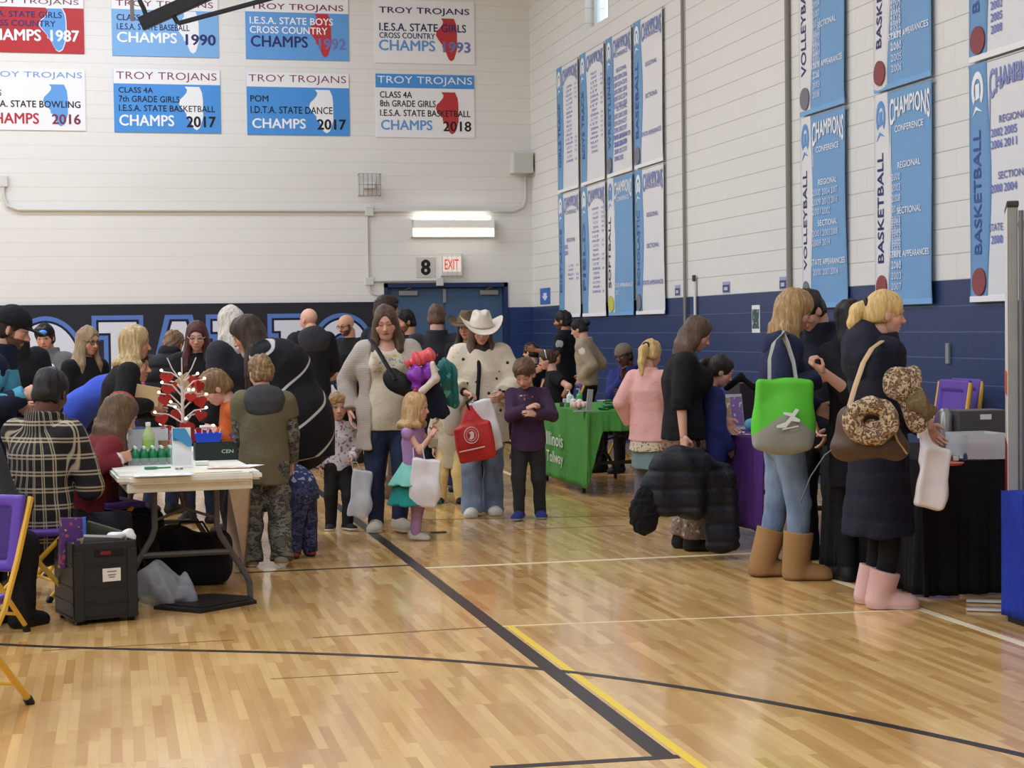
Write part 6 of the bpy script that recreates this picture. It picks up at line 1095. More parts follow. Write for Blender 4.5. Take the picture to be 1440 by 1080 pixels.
V, Q = sdf([('+', ell(loc_(.10, -.06, Hc + .015), (.05, .03, .025))), ('+', ell(loc_(.17, -.03, Hc + .0), (.045, .03, .045)), .02), ('~', wob(.008, 70, 2))], .006); o = link('crumpled_tissue', mesh_np('crumpled_tissue', V, Q, PAP, True)); tag(o, 'crumpled white tissue paper on top of the crate', 'tissue')
# clear bag and dark lid on the floor under the table
s = 256
blob('plastic_bag', 'see through white plastic bag of boxes under the white table', 'bag', [pe(228, 828, 32, 28, s, 28), pe(254, 838, 19, 17, s, 20), pe(214, 814, 20, 22, s, 24), pe(240, 812, 16, 14, s, 16), pe(266, 846, 9, 8, s, 10)], mat('bag_film', C(176, 178, 184), .3, 'flat', alpha=.55), s, .03, .03, 42)
o = blob('dark_clutter', 'added black mass standing in for unclear clutter under the white table', 'bag', [rbox(sp(268, 784, 236), (56 / 236, .15, 36 / 236), np.stack([RT, FW, -DN], 1), .08), pe(246, 776, 30, 38, 236, 34)], BLK1, 236, .05, .014, 26)  # added bag-like mass to darken the space under the table
q0 = np.array(o.location); MB().tube([sp(240, 752, 236, .13) - q0, sp(255, 734, 236, .14) - q0, sp(285, 734, 236, .14) - q0, sp(298, 756, 236, .13) - q0], .014, 8, flat=.5).build('handle', BLK2, o, True)
blob('white_bundle', 'small cream bundle beside the crate under the table', 'bundle', [pe(207, 849, 13, 9, s, 10)], CL('cream_bundle', C(214, 202, 172)), s, .03, .006, 40)
pts = [FL(*q) for q in ((216, 857), (282, 863), (361, 849), (350, 842), (300, 839), (268, 841))]; cz = np.mean(pts, 0); mb = MB(); mb.prism([(q[0] - cz[0], q[1] - cz[1]) for q in pts], 0, .018); mb2 = MB(); mb2.prism([((q[0] - cz[0]) * .8, (q[1] - cz[1]) * .8) for q in pts], .018, .024); o = mb.build('crate_lid', mat('lid_black', C(34, 33, 34), .5, 'flat')); mb2.build('raised_panel', mat('lid_black', C(34, 33, 34), .5, 'flat'), o); o.location = (cz[0], cz[1], 0); tag(o, 'flat black crate lid on the floor under the table foot', 'lid')
# folding chairs, purple with yellow legs
PUR = mat('chair_purple', C(92, 62, 158), .45, 'flat'); PURD = mat('chair_purple_dark', C(60, 38, 110), .5, 'flat'); YLW = mat('chair_yellow', C(222, 174, 62), .4, 'flat')
def chair(label, M, fold=False, group=None):
    t = empty('folding_chair', M=M); tag(t, label, 'chair', group); sh = .45
    def panel(nm, ops, m): return solid(nm, ops, .009, m, t)
    if not fold:
        panel('seat', [('+', rbox((0, .02, sh), (.21, .2, .02), rd=.02))], PUR)
        R = rotx(.2); b = panel('backrest', [('+', rbox((0, -.23, .70), (.22, .016, .155), R, .016)), ('-', rbox((0, -.21, .70), (.17, .02, .11), R, .012))], PUR); panel('back_inset', [('+', rbox((0, -.232, .70), (.175, .006, .115), R, .006))], PURD)
        for s in (-1, 1):
            MB().tube([(s * .225, -.29, .84), (s * .225, -.19, .6), (s * .225, -.10, .42), (s * .225, .24, .02)], .014, 8, flat=.75).build('front_leg', YLW, t, True); MB().tube([(s * .20, .13, .44), (s * .20, -.28, .02)], .014, 8).build('rear_leg', YLW, t, True)
            MB().tube([(s * .225, .225, .035), (s * .225, .243, .0)], .019, 8).build('foot_cap', mat('cap_black', C(24, 22, 22), .5, 'flat'), t, True); MB().tube([(s * .20, -.27, .03), (s * .20, -.292, .0)], .019, 8).build('foot_cap', mat('cap_black', C(24, 22, 22), .5, 'flat'), t, True)
        MB().tube([(-.225, .17, .1), (.225, .17, .1)], .009, 6).build('front_rail', YLW, t, True); MB().tube([(-.2, -.2, .1), (.2, -.2, .1)], .009, 6).build('rear_rail', YLW, t, True)
    else:
        panel('backrest', [('+', rbox((0, 0, .83), (.22, .016, .17), rd=.016)), ('-', rbox((0, .02, .82), (.16, .02, .1), rd=.01))], PUR); panel('seat', [('+', rbox((0, .03, .48), (.20, .016, .20), rd=.016))], PURD)
        for s in (-1, 1): MB().tube([(s * .225, 0, .98), (s * .228, 0, .5), (s * .228, .0, .0)], .016, 8).build('front_leg', YLW, t, True); MB().tube([(s * .195, .045, .72), (s * .195, .045, .0)], .013, 8).build('rear_leg', YLW, t, True)
        MB().tube([(-.225, 0, .12), (.225, 0, .12)], .009, 6).build('front_rail', YLW, t, True)
    return t
def chairM(p, face_world): return Matrix.Translation(tuple(p)) @ Matrix.Rotation(-face_world, 4, 'Z')
foot = FL(43, 990); az = math.radians(212); Rz = rotz(-az); chair('purple folding chair with yellow legs at the left edge of the frame', chairM(foot - Rz @ np.array([-.20, -.292, 0]), az))
def seat_for(px, s, face, label, back=0.0, dz=0):
    R0 = G(px, s); r = R0 - CAM; a = math.radians(face) + math.atan2(r[0], r[1]); return chair(label, chairM(R0 - np.array([math.sin(a), math.cos(a), 0]) * back, a))
# ---- green table with long cloth, beyond the boy in purple
def drape(name, quad_top, drop, m, parent=None, amp=.02, waves=9, n=60, nz=14, flare=.05, outn=None, seed=0, thick=.006):
    """a hanging sheet along the line quad_top[0]->quad_top[1], falling by drop (number or function of 0..1)"""
    a, b = [np.array(q, float) for q in quad_top]; r = np.random.RandomState(seed); ph = r.rand(3) * 6; V = []; on = np.array(outn, float)
    for k in (0, 1):
        for j in range(nz + 1):
            for i in range(n + 1):
                u = i / n; v = j / nz; dr = drop(u) if callable(drop) else drop; w_ = amp * v ** .7 * (math.sin(waves * 6.28 * u + ph[0]) + .5 * math.sin(waves * 2.7 * 6.28 * u + ph[1] + v)); p = a + (b - a) * u + np.array([0, 0, -dr * v]) + on * (flare * v + w_ + (.004 if k == 0 else .004 - thick)); V.append(p)
    S1 = (n + 1) * (nz + 1); Pl = []
    for j in range(nz):
        for i in range(n): q = j * (n + 1) + i; Pl += [(q, q + 1, q + n + 2, q + n + 1), (S1 + q, S1 + q + n + 1, S1 + q + n + 2, S1 + q + 1)]
    for j in range(nz):
        for i in (0, n): q = j * (n + 1) + i; Pl.append((q, q + n + 1, S1 + q + n + 1, S1 + q))
    for i in range(n): q = nz * (n + 1) + i; Pl.append((q, q + 1, S1 + q + 1, S1 + q))
    return link(name, mesh_np(name, np.array(V), Pl, m, True), parent)
BLEG = mat('table_leg_black', C(36, 35, 36), .5, 'flat')
GA = FL(827, 699); gy0 = GA[1]; gx = GA[0]; GLn, GWd = 2.0, .76
t2, c2, d2, r2 = table('folding table under the green cloth by the side wall', (gx + .03, gy0 + .03, 0), 0, GWd, GLn, leg=BLEG)
GRN = CL('green_tablecloth', C(74, 140, 62)); g_ = MB().box((gx + .03 + GWd / 2, gy0 + .03 + GLn / 2, .741), (GWd + .02, GLn + .02, .008), bev=.003).build('tablecloth', GRN); tag(g_, 'bright green cloth with white lettering over the table by the side wall', 'tablecloth')
z1 = .745; L_, R_ = gx + .02, gx + .04 + GWd
drape('side_drape', ((L_, gy0 + .03 + GLn, z1), (L_, gy0 - .01, z1)), .67, GRN, g_, .008, 4, flare=.03, outn=(-1, 0, 0), seed=1)
drape('end_drape', ((L_ - .02, gy0 + .02, z1), (R_, gy0 + .02, z1)), lambda u: .17 + .5 * max(0, 1 - u / .16) ** .9, GRN, g_, .012, 5, flare=.03, outn=(0, -1, 0), seed=2)
for s_, py, pw, zz, hh_ in (('Illinois', 0, .62, .44, .13), ('Tollway', 0, .62, .25, .14)):
    V, Pl = text_mb(s_, pw, hh_, .012); MB().add(V, Pl).build('lettering', mat('cloth_white', C(206, 214, 196), .7, 'flat'), g_, M=frame((L_ - .034, gy0 + 1.42, zz - .06), (0, -1, 0), (0, 0, 1)))
mb = MB(); mb.prism([(0, 0), (.1, 0), (.1, .34), (.04, .34), (.04, .12), (0, .12)], 0, .003); mb.build('logo', mat('cloth_white', C(206, 214, 196), .7, 'flat'), g_, M=frame((L_ - .036, gy0 + 1.72, .2), (0, -1, 0), (0, 0, 1)))
GT = lambda px, py: FL(px, py, .746)
WP = mat('white_plastic', C(230, 230, 228), .35, 'flat')
def pump(px, py, label, m=WP, h=.13):
    t = thing('pump_bottle', label, 'bottle', GT(px, py)); MB().lathe([(0, 0), (.028, .002), (.03, .01), (.03, h * .7), (.012, h * .82), (.01, h * .9)], n=14).build('bottle_body', m, t, True); MB().tube([(0, 0, h * .88), (0, 0, h * 1.08), (-.03, 0, h * 1.1)], .006, 6).build('pump_head', WP, t, True)
pump(801, 569, 'white pump bottle at the far left of the green table'); pump(806, 573, 'short white pump bottle beside the boy in purple', h=.10); pump(815, 571, 'green pump bottle behind the pink flower', mat('bottle_green', C(90, 170, 110), .3, 'flat'), h=.15)
pf = GT(815, 577); t = thing('pink_flower', 'pale pink paper flower on the green table', 'flower', pf)
for i in range(10): a = i * .628; solid('petal', [('+', ell((.055 * math.cos(a), .055 * math.sin(a), .05), (.035, .022, .03), rotz(a)))], .007, mat('petal_pink', C(226, 186, 182), .6, 'plain'), t)
solid('flower_center', [('+', ell((0, 0, .055), (.04, .04, .05)))], .008, mat('petal_cream', C(232, 206, 196), .6, 'plain'), t)
t = thing('phone_stand', 'grey easel stand on the near end of the green table', 'stand', GT(829, 579)); MB().box((0, 0, .1), (.05, .02, .2), roty(.12), bev=.004).build('upright', mat('stand_grey', C(150, 152, 150), .4, 'flat'), t); MB().box((-.05, 0, .006), (.18, .08, .012), bev=.003).build('base', mat('stand_grey', C(150, 152, 150), .4, 'flat'), t)
t = thing('white_bowl', 'small white bowl on the green table before the seated man', 'bowl', GT(849, 568)); MB().lathe([(.03, 0), (.055, .035), (.057, .036), (.028, .006)], n=16, sx=1.3).build('bowl_body', WP, t, True)
r_ = np.random.RandomState(4); GBD = mat('bead_green', C(24, 110, 54), .25, 'flat')
for i in range(14):
    q = GT(850 + 2.6 * i, 579 - (i % 3) * 2); mb = MB(); R = rotz(r_.rand() * 3) @ rotx(r_.randn() * .5); rr = .035 + .02 * r_.rand(); mb.tube([R @ np.array([rr * math.cos(a), rr * math.sin(a), 0]) + [0, 0, .03 + .012 * (i % 4)] for a in np.linspace(0, 6.28, 15)[:-1]], .010, 6, closed=True); o = mb.build('bead_necklace', GBD, None, True); o.location = tuple(q); tag(o, 'shiny green bead necklace in the heap on the green table', 'necklace', 'green necklaces heaped on the green table')
for i in range(6):
    q = GT(790 + 4.5 * i, 572 - (i % 2) * 6); o = MB().box((0, 0, .02), (.04, .03, .04), bev=.006).build('giveaway_box', mat('giveaway', (C(60, 62, 66), C(206, 208, 210), C(70, 150, 80))[i % 3], .5, 'flat')); o.location = tuple(q); tag(o, ('dark', 'white', 'green')[i % 3] + ' little giveaway box on the middle of the green table', 'box', ('dark', 'white', 'green')[i % 3] + ' giveaway boxes')
# ---- purple table
PB = FL(1078, 0.0 + 778 - 0, 0) if False else FL(1078, 623, .74); pc0 = np.array([PB[0] + .06, PB[1], 0])
t3, c3, d3, r3 = table('folding table under the purple cloth behind the woman with the puffer coat', pc0, 0, .76, 1.83, leg=BLEG)
PRP = CL('purple_tablecloth', C(84, 44, 118)); g_ = MB().box((pc0[0] + .38, pc0[1] + .16 + .84, .741), (.78, 1.69, .008), bev=.003).build('tablecloth', PRP); tag(g_, 'deep purple cloth over the table by the side wall', 'tablecloth')
drape('side_drape', ((pc0[0] - .012, pc0[1] + 1.84, z1), (pc0[0] - .012, pc0[1] + .155, z1)), .60, PRP, g_, .012, 6, flare=.02, outn=(-1, 0, 0), seed=3)
PT = lambda px, py: FL(px, py, .746)
def holder(px, py, label, m):
    t = thing('sign_holder', label, 'stand', PT(px, py), .3); MB().box((0, 0, .005), (.16, .09, .01), bev=.002).box((0, .02, .13), (.16, .005, .25), rotx(-.15)).build('acrylic', CLEAR2, t); MB().box((0, .012, .13), (.14, .004, .21), rotx(-.15)).build('printed_card', m, t)
holder(1035, 604, 'clear sign holder with a purple card on the purple table', mat('card_purple', C(150, 120, 176), .5, 'print', C(226, 220, 232), sc=.5)); holder(1018, 606, 'smaller clear sign holder with a yellow card on the purple table', mat('card_yellow', C(190, 160, 110), .5, 'print', C(236, 230, 220), sc=.5))
blob('black_gloves', 'heap of black and cream straps on top of the purple table display', 'strap', [pc(1022, 545, 1042, 530, 5, 5, 205), pc(1042, 530, 1060, 545, 5, 4, 205)], BLK1, 205, .01, .004, 50)
t = thing('display_box', 'dark display box behind the sign holders on the purple table', 'box', PT(1050, 600) + np.array([.05, .12, 0]), .2); MB().box((0, 0, .16), (.22, .15, .32), bev=.006).build('box_body', mat('box_dark', C(48, 42, 46), .6, 'flat'), t)
blob('yarn_ball', 'light blue ball of yarn on the purple table', 'yarn', [ell(PT(1058, 606) + np.array([0, 0, .045]), (.055, .05, .045))], CL('yarn_blue', C(110, 176, 206), 'knit'), 205, .01, .004, 80)
t = thing('paper_cup', 'small white paper cup on the purple table', 'cup', PT(1056, 598) + np.array([.1, .05, 0])); MB().lathe([(.03, 0), (.037, .08), (.038, .082), (0, .075)], n=16).build('cup_body', PAP, t, True)
for i in range(5): paper(1015 + 9 * i, 611 - (i % 2) * 3, .09, .05, .4 * i, (PAP, PNK, CRM)[i % 3], ('white', 'pink', 'cream')[i % 3] + ' card scattered on the purple table', 'card', 'flyer', z=.7475 + .0003 * i, group=('white', 'pink', 'cream')[i % 3] + ' cards on the purple table')
# ---- black table at right
KA = FL(1300, 843); kx, ky = KA[0], KA[1]; KLn = 1.35
t4, c4, d4, r4 = table('folding table under the black cloth at the right', (kx + .03, ky + .03, 0), 0, .76, KLn, leg=BLEG)
BKC = CL('black_tablecloth', C(15, 15, 19)); g_ = MB().box((kx + .41, ky + .03 + KLn / 2, .741), (.78, KLn + .02, .008), bev=.003).build('tablecloth', BKC); tag(g_, 'long black cloth hanging to the floor over the table at the right', 'tablecloth')
drape('side_drape', ((kx + .02, ky + .04 + KLn, z1), (kx + .02, ky - .005, z1)), .73, BKC, g_, .02, 7, flare=.02, outn=(-1, 0, 0), seed=4, n=90)
drape('end_drape', ((kx - .01, ky + .02, z1), (kx + .80, ky + .02, z1)), .73, BKC, g_, .02, 5, flare=.02, outn=(0, -1, 0), seed=5)
KT = lambda px, py: FL(px, py, .746)
p = KT(1388, 646); t = thing('plastic_bin', 'clear plastic bin of papers on the black table', 'bin', p); mb = MB(); mb.box((0, .12, .003), (.22, .24, .006))
for s in (-1, 1): mb.box((s * .115, .12, .07), (.004, .25, .14), roty(s * .08)); mb.box((0, .12 + s * .125, .07), (.235, .004, .14))
mb.build('bin_shell', CLEAR2, t); MB().box((0, 0.12, .145), (.25, .27, .012), bev=.004).build('bin_rim', mat('rim_clear', C(222, 214, 218), .3, 'flat', alpha=.6), t) if False else None; boxthing('folded_paper', 'folded pink paper inside the clear bin on the black table', 'paper', p + np.array([0, .12, .05]), (.17, .18, .08), PNK)
p = KT(1392, 637) + np.array([.02, .2, 0]); t = thing('cash_box', 'grey metal box with a white label behind the clear bin', 'box', p); MB().box((0, 0, .12), (.30, .16, .24), bev=.008).build('box_body', mat('box_grey', C(96, 92, 92), .4, 'flat', metal=.2), t); MB().box((.02, -.082, .2), (.07, .004, .03)).build('label', PAP, t)
MB().lathe([(.04, 0), (.045, .02), (.045, .22), (.02, .25)], (-.2, 0, 0), 14).build('jar', mat('jar_metal', C(150, 150, 146), .3, 'flat', metal=.5), t, True)
t = thing('orange_tray', 'round orange red tray at the front of the black table', 'tray', KT(1334, 654)); MB().lathe([(.0, 0), (.07, .002), (.08, .014), (.074, .014), (0, .006)], n=22).build('tray_body', mat('tray_orange', C(206, 96, 74), .4, 'flat'), t, True)
r_ = np.random.RandomState(9); TC = ((C(196, 190, 176), 'silver'), (C(74, 140, 80), 'green'), (C(60, 70, 120), 'blue'), (C(180, 150, 90), 'gold'), (C(222, 220, 214), 'white'), (C(150, 70, 60), 'red'))
for i in range(30):
    q = KT(1302 + 60 * r_.rand(), 628 + 23 * r_.rand()); c_, cn = TC[i % 6]; mb = MB(); a0_ = r_.rand() * 3
    if i % 3 == 0: mb.tube([(.022 * math.cos(a), .022 * math.sin(a), .006) for a in np.linspace(0, 6.28, 13)[:-1]], .006, 6, closed=True); nm = 'bracelet'
    elif i % 3 == 1: mb.box((0, 0, .012), (.05, .03, .024), rotz(a0_), bev=.005); nm = 'trinket_box'
    else: mb.lathe([(0, 0), (.016, .003), (.014, .03), (0, .04)], n=10); nm = 'charm'
    o = mb.build(nm, mat('trinket_' + cn, c_, .35, 'flat'), None, nm != 'trinket_box'); o.location = tuple(q); tag(o, f'{cn} {nm.replace("_", " ")} in the clutter on the black table', nm.split('_')[0], f'{cn} {nm.replace("_", " ")}s on the black table')
for i in range(3): q = KT(1362 + 12 * i, 650); o = MB().tube([(-.04, 0, .008), (.05, .02, .008)], .007, 6).build('marker', mat('marker_black', C(34, 32, 36), .4, 'flat')); o.location = tuple(q); tag(o, 'black marker pen at the front of the black table', 'marker', 'marker pens on the black table')
# two folded chairs leaning against the side wall
for i, (px, lab) in enumerate(((1316, 'nearer of two purple folding chairs leaning folded by the side wall'), (1334, 'second purple folding chair leaning folded, closer to the wall'))):
    p = G(px, 186 - 4 * i); R = Matrix.Translation(tuple(p)) @ Matrix.Rotation(math.radians(90), 4, 'Z') @ Matrix.Rotation(math.radians(9), 4, 'X') @ Matrix.Scale(1.08, 4); chair(lab, R, True)
o = boxthing('wall_outlet', 'small grey outlet strip on the side wall above the leaning chairs', 'outlet', RW(1333, 497, WX - .012), (.02, .05, .16), mat('outlet_grey', C(136, 138, 142), .5, 'flat'))
# ---- banner stand and blue cloth at the right edge
p = FL(1416, 868); dv = _n([p[0] - CAM[0], p[1] - CAM[1], 0]); azb = math.atan2(dv[1], dv[0]) + math.radians(1.0); t = thing('banner_stand', 'tall grey roll up banner stand seen edge on at the right edge', 'banner stand', p, azb)
MB().box((.30, -.045, .055), (.62, .10, .11), bev=.03).build('base', mat('stand_dark', C(60, 62, 70), .4, 'flat', metal=.3), t)
for x in (.16, .44): MB().box((x, .03, .010), (.05, .34, .012), bev=.004).build('foot', mat('foot_silver', C(206, 204, 200), .35, 'flat'), t)
MB().box((.30, -.035, 1.08), (.60, .05, 1.98), bev=.008).build('banner_panel', mat('panel_grey', C(150, 150, 150), .5, 'plain'), t); MB().tube([(-.01, -.075, .09), (-.01, -.075, 2.05)], .013, 8).build('pole', mat('pole_grey', C(116, 118, 122), .4, 'flat', metal=.4), t, True); MB().box((.30, -.035, 2.085), (.62, .06, .03), bev=.008).build('top_rail', mat('rail_dark', C(60, 60, 62), .4, 'flat'), t)
MB().box((.30, -.008, 1.08), (.60, .004, 1.97)).build('printed_face', mat('face_white', C(226, 220, 216), .6, 'flat'), t); MB().box((.30, -.005, 1.18), (.60, .003, .12)).build('orange_band', mat('band_orange', C(206, 104, 66), .6, 'flat'), t); MB().box((.30, -.005, .5), (.60, .003, .75)).build('red_band', mat('band_red', C(150, 40, 48), .6, 'flat'), t)
BA = FL(1430, 885); bt = MB().box((BA[0] + .42, BA[1] + .12, .65), (.74, .22, .008), bev=.003).build('display_plinth', CL('royal_cloth', C(32, 54, 160))); tag(bt, 'royal blue draped plinth cut off by the right edge', 'plinth')
drape('front_drape', ((BA[0] + .03, BA[1], .655), (BA[0] + .81, BA[1], .655)), .62, CL('royal_cloth', C(32, 54, 160)), bt, .012, 5, flare=.01, outn=(0, -1, 0), seed=8); drape('side_drape', ((BA[0] + .05, BA[1] + .23, .655), (BA[0] + .05, BA[1], .655)), .62, CL('royal_cloth', C(32, 54, 160)), bt, .006, 2, flare=.0, outn=(-1, 0, 0), seed=7)
MB().box((BA[0] + .42, BA[1] + .12, .325), (.7, .18, .645)).build('plinth_frame', BLEG, bt)
# ---- bags and bundles that people carry
WBAG = CL('white_bag_plastic', C(226, 224, 222), 'plain', .4); s = 178
RB = lambda px, py, hw, hh_, dp, s, d, rot=0, rd=.02: ('+', rbox(sp(px, py, s, d), (hw / s, dp, hh_ / s), np.stack([RT, FW, -DN], 1) @ roty(rot), rd))
def bag(name, label, ops, m, s, fold=.006, fr=30):
    V, Q = sdf(ops + [('~', wob(fold, fr, 3))], .006); c = V.mean(0); c[2] = V[:, 2].min(); o = link(name, mesh_np(name, V - c, Q, m, True)); o.location = tuple(c); return tag(o, label, 'bag')
o = bag('drawstring_bag', 'red drawstring bag with a round white emblem in the hand of the hat woman', [RB(668, 622, 26, 25, .05, s, .27, -.22), ('+', pc(661, 574, 667, 612, 5, 24, s, .4, .26, .27), .03), ('+', pe(668, 624, 24, 22, s, 14, .27), .04)], CL('red_nylon', C(196, 48, 46), 'cloth', .5), s, .008, 34)
q = sp(663, 612, s, .375) - np.array(o.location); mb = MB(); Rf = np.stack([RT, -DN, -FW], 1)
mb.tube([Rf @ np.array([.055 * math.cos(a), .062 * math.sin(a), 0]) for a in np.linspace(0, 6.28, 25)[:-1]], .006, 6, closed=True, flat=.5); mb.tube([Rf @ np.array([.038 * math.cos(a), .044 * math.sin(a), 0]) for a in np.linspace(0, 6.28, 25)[:-1]], .004, 6, closed=True, flat=.5)
mb.add(np.array([(-.018, -.03, .0), (.0, -.034, .0), (.02, -.02, .0), (.02, .02, 0), (.004, .032, .0), (-.02, .02, 0), (-.006, 0, 0)]) @ Rf.T, [(0, 1, 2, 3, 4, 5, 6)]); mb.build('round_emblem', mat('emblem_white', C(232, 214, 210), .5, 'flat'), o, M=Matrix.Translation(tuple(q)))
MB().tube([sp(646, 636, s, .36) - np.array(o.location), sp(682, 628, s, .36) - np.array(o.location)], .005, 6).build('print_line', mat('emblem_white', C(232, 214, 210), .5, 'flat'), o)
MB().tube([palm(COWG, 1) - np.array(o.location), sp(656, 566, s, .27) - np.array(o.location), sp(662, 582, s, .27) - np.array(o.location)], .009, 6).build('cord', BLK1, o, True)
o = bag('shopping_bag', 'white plastic shopping bag behind the red drawstring bag', [RB(684, 598, 17, 36, .03, s, .12, -.25, .02), ('+', pe(690, 612, 14, 20, s, 10, .12), .04)], WBAG, s, .009, 36)
MB().tube([palm(COWG, 1) - np.array(o.location), sp(664, 566, s, .14) - np.array(o.location), sp(672, 572, s, .12) - np.array(o.location)], .008, 6).build('handle', WBAG, o, True)
blob('paper_bag', 'crumpled off white bag beside the red drawstring bag', 'bag', [pe(634, 585, 14, 28, 176, 10, .1), pe(645, 560, 10, 14, 176, 8, .1)], CL('offwhite_bag', C(206, 198, 184), 'plain'), 176, .04, .01, 36)
def handles(o, pts, r, m):
    L0 = np.array(o.location); MB().tube([np.array(p) - L0 for p in pts], r, 8, flat=.4).build('handle', m, o, True)
s = 196
o = bag('gift_bag', 'white glossy carrier bag hanging from the toddler girl arm', [RB(597, 679, 20, 33, .035, s, .24, .1, .015), ('+', pe(600, 690, 20, 20, s, 10, .24), .03)], CL('gift_bag_white', C(228, 222, 224), 'plain', .4), s, .005, 45)
def handles(o, pts, r, m):
    L0 = np.array(o.location); MB().tube([np.array(p) - L0 for p in pts], r, 8, flat=.4).build('handle', m, o, True)
handles(o, [sp(582, 650, s, .24), sp(581, 630, s, .22), palm(TODD, 1) * .4 + (TODD.R0 + TODD.Rw @ TODD.el[1]) * .6, sp(594, 630, s, .24), sp(598, 650, s, .25)], .010, WBAG)
s = 188; FRO = mat('frosted_bag', C(216, 218, 224), .4, 'flat', alpha=.72)
o = bag('clear_carrier_bag', 'translucent white carrier bag held by the small peeking child', [RB(507, 694, 14, 33, .03, s, .14, .13, .015), ('+', pe(510, 710, 14, 16, s, 9, .14), .03)], FRO, s, .007, 45); handles(o, [sp(497, 664, s, .13), sp(494, 650, s, .11), palm(PEEK, -1), sp(502, 650, s, .12), sp(508, 664, s, .14)], .008, FRO)
# armful of clothes
s = 190
blob('pink_frock', 'coral pink ruffled frock on top of the armful of clothes', 'clothes', [pe(590, 505, 13, 10, s, 12, .34), pe(602, 500, 12, 9, s, 10, .34), pe(580, 510, 8, 7, s, 8, .34)], CL('coral_satin', C(226, 92, 96), 'cloth', .4), s, .02, .020, 75)
blob('purple_frock', 'shiny purple frock draped over the arm of the cardigan woman', 'clothes', [pe(590, 527, 17, 12, s, 12, .36), pc(602, 520, 585, 545, 8, 7, s, 1, .36, .36)], CL('purple_satin', C(130, 48, 160), 'cloth', .35), s, .025, .018, 60)
blob('navy_coat', 'navy coat hanging down from the armful of clothes', 'clothes', [pc(606, 545, 618, 578, 15, 12, s, .6, .28, .24), pe(600, 552, 15, 13, s, 10, .3)], CL('navy_coat_cloth', C(26, 30, 54)), s, .03, .016, 50)
blob('teal_coat', 'shiny teal jacket bundled under the arm of the cardigan woman', 'clothes', [pe(626, 522, 14, 16, s, 12, .2), pc(626, 535, 636, 565, 13, 9, s, .7, .2, .15)], CL('teal_satin', C(30, 104, 100), 'print', .35, c2=C(90, 160, 150), c3=C(200, 214, 170), sc=.35), s, .03, .020, 62)
blob('white_fleece', 'cream fleece trim edging the purple frock', 'clothes', [pc(608, 512, 613, 532, 4, 5, s, 1, .4, .4), pc(613, 532, 592, 552, 5, 5, s, 1, .4, .4)], CL('cream_fleece', C(220, 206, 190)), s, .02, .004, 70)
o = blob('crossbody_bag', 'black crossbody bag on the chest of the cardigan woman', 'bag', [pc(552, 530, 576, 548, 13, 12, s, .5, .31, .31), pe(560, 540, 15, 12, s, 9, .31)], CL('black_nylon', C(24, 24, 28), 'cloth', .6), s, .04, .003, 40)
kk = CARDW; wl = lambda v: kk.R0 + kk.Rw @ v
MB().tube([np.array(x) - np.array(o.location) for x in (sp(521, 478, s, .12), sp(530, 490, s, .22), sp(543, 512, s, .33), sp(556, 534, s, .38))], .02, 8, flat=.3).build('strap', CL('black_nylon', C(24, 24, 28), 'cloth', .6), o, True)
p = FL(616, 749); o = MB().box((0, 0, .004), (.12, .06, .008), bev=.003).build('dropped_phone', mat('phone_dark', C(62, 60, 64), .25, 'flat')); o.location = (p[0], p[1], 0); o.rotation_euler = (0, 0, .1); tag(o, 'dark flat card lying on the floor by the toddler shoe', 'card')
o = MB().box((0, 0, 0), (.10, .006, .06), rotz(.1) @ rotx(.9), bev=.002).build('dark_booklet', mat('booklet_dark', C(54, 48, 54), .4, 'flat')); o.location = tuple(P(722, 560, 179)); tag(o, 'dark booklet held out by the hat woman towards the boy', 'booklet')
o = MB().box((0, 0, 0), (.06, .006, .08), rotx(.7), bev=.002).build('pale_card', mat('card_pale', C(196, 190, 176), .5, 'flat')); o.location = tuple(P(610, 622, 198)); tag(o, 'pale card in the hands of the toddler girl', 'card')
# puffer coat carried low
s = 215; PUF = CL('navy_puffer', C(21, 23, 31), 'cloth', .6)
o = blob('puffer_coat', 'dark navy puffer coat with fur hood carried by the woman in black', 'coat', [pe(962, 641, 27, 13, s, 16, .27), RB(1011, 716, 25, 58, .065, s, .22, -.10, .05)[1], RB(956, 684, 36, 42, .085, s, .27, .12, .06)[1], pc(936, 652, 913, 702, 18, 20, s, .8, .28, .26), pc(985, 650, 1008, 680, 17, 22, s, .7, .27, .23)], PUF, s, .05, .012, 26, quil=(.011, .115))
L0 = np.array(o.location); V, Q = sdf([('+', pe(906, 722, 21, 30, s, 19, .28)), ('+', pe(912, 700, 18, 18, s, 16, .28), .03), ('~', wob(.008, 90, 2))], .007); link('fur_hood', mesh_np('fur_hood', V - L0, Q, CL('black_fur', C(30, 29, 32), 'fur'), True), o)
# tote bag of the tall blonde
s = 243
GRT = CL('green_tote_cloth', C(92, 196, 54), 'plain', .6); GRY = CL('grey_tote_cloth', C(150, 152, 144), 'plain', .7)
ops = [('+', rbox(sp(1102, 582, s, .30), (40 / s, .035, 48 / s), np.stack([RT, FW, -DN], 1) @ roty(.03), .03)), ('+', ell(sp(1104, 600, s, .30), (40 / s, .075, 40 / s), np.stack([RT, FW, -DN], 1)), .05), ('~', wob(.008, 22, 3))]; V, Q = sdf(ops, .008); c_ = V.mean(0); c_[2] = V[:, 2].min()
mid = V[Q].mean(1); zc_ = c_[2] + .185; o = link('tote_bag', mesh_np('tote_bag', V - c_, Q, [GRT, GRY], True, (mid[:, 2] < zc_ - .12 * 0 + .06 * np.cos((mid @ RT - c_ @ RT) * 14) - .02).astype(int))); o.location = tuple(c_); tag(o, 'green and grey tote bag with white running figure on the tall blonde', 'bag')
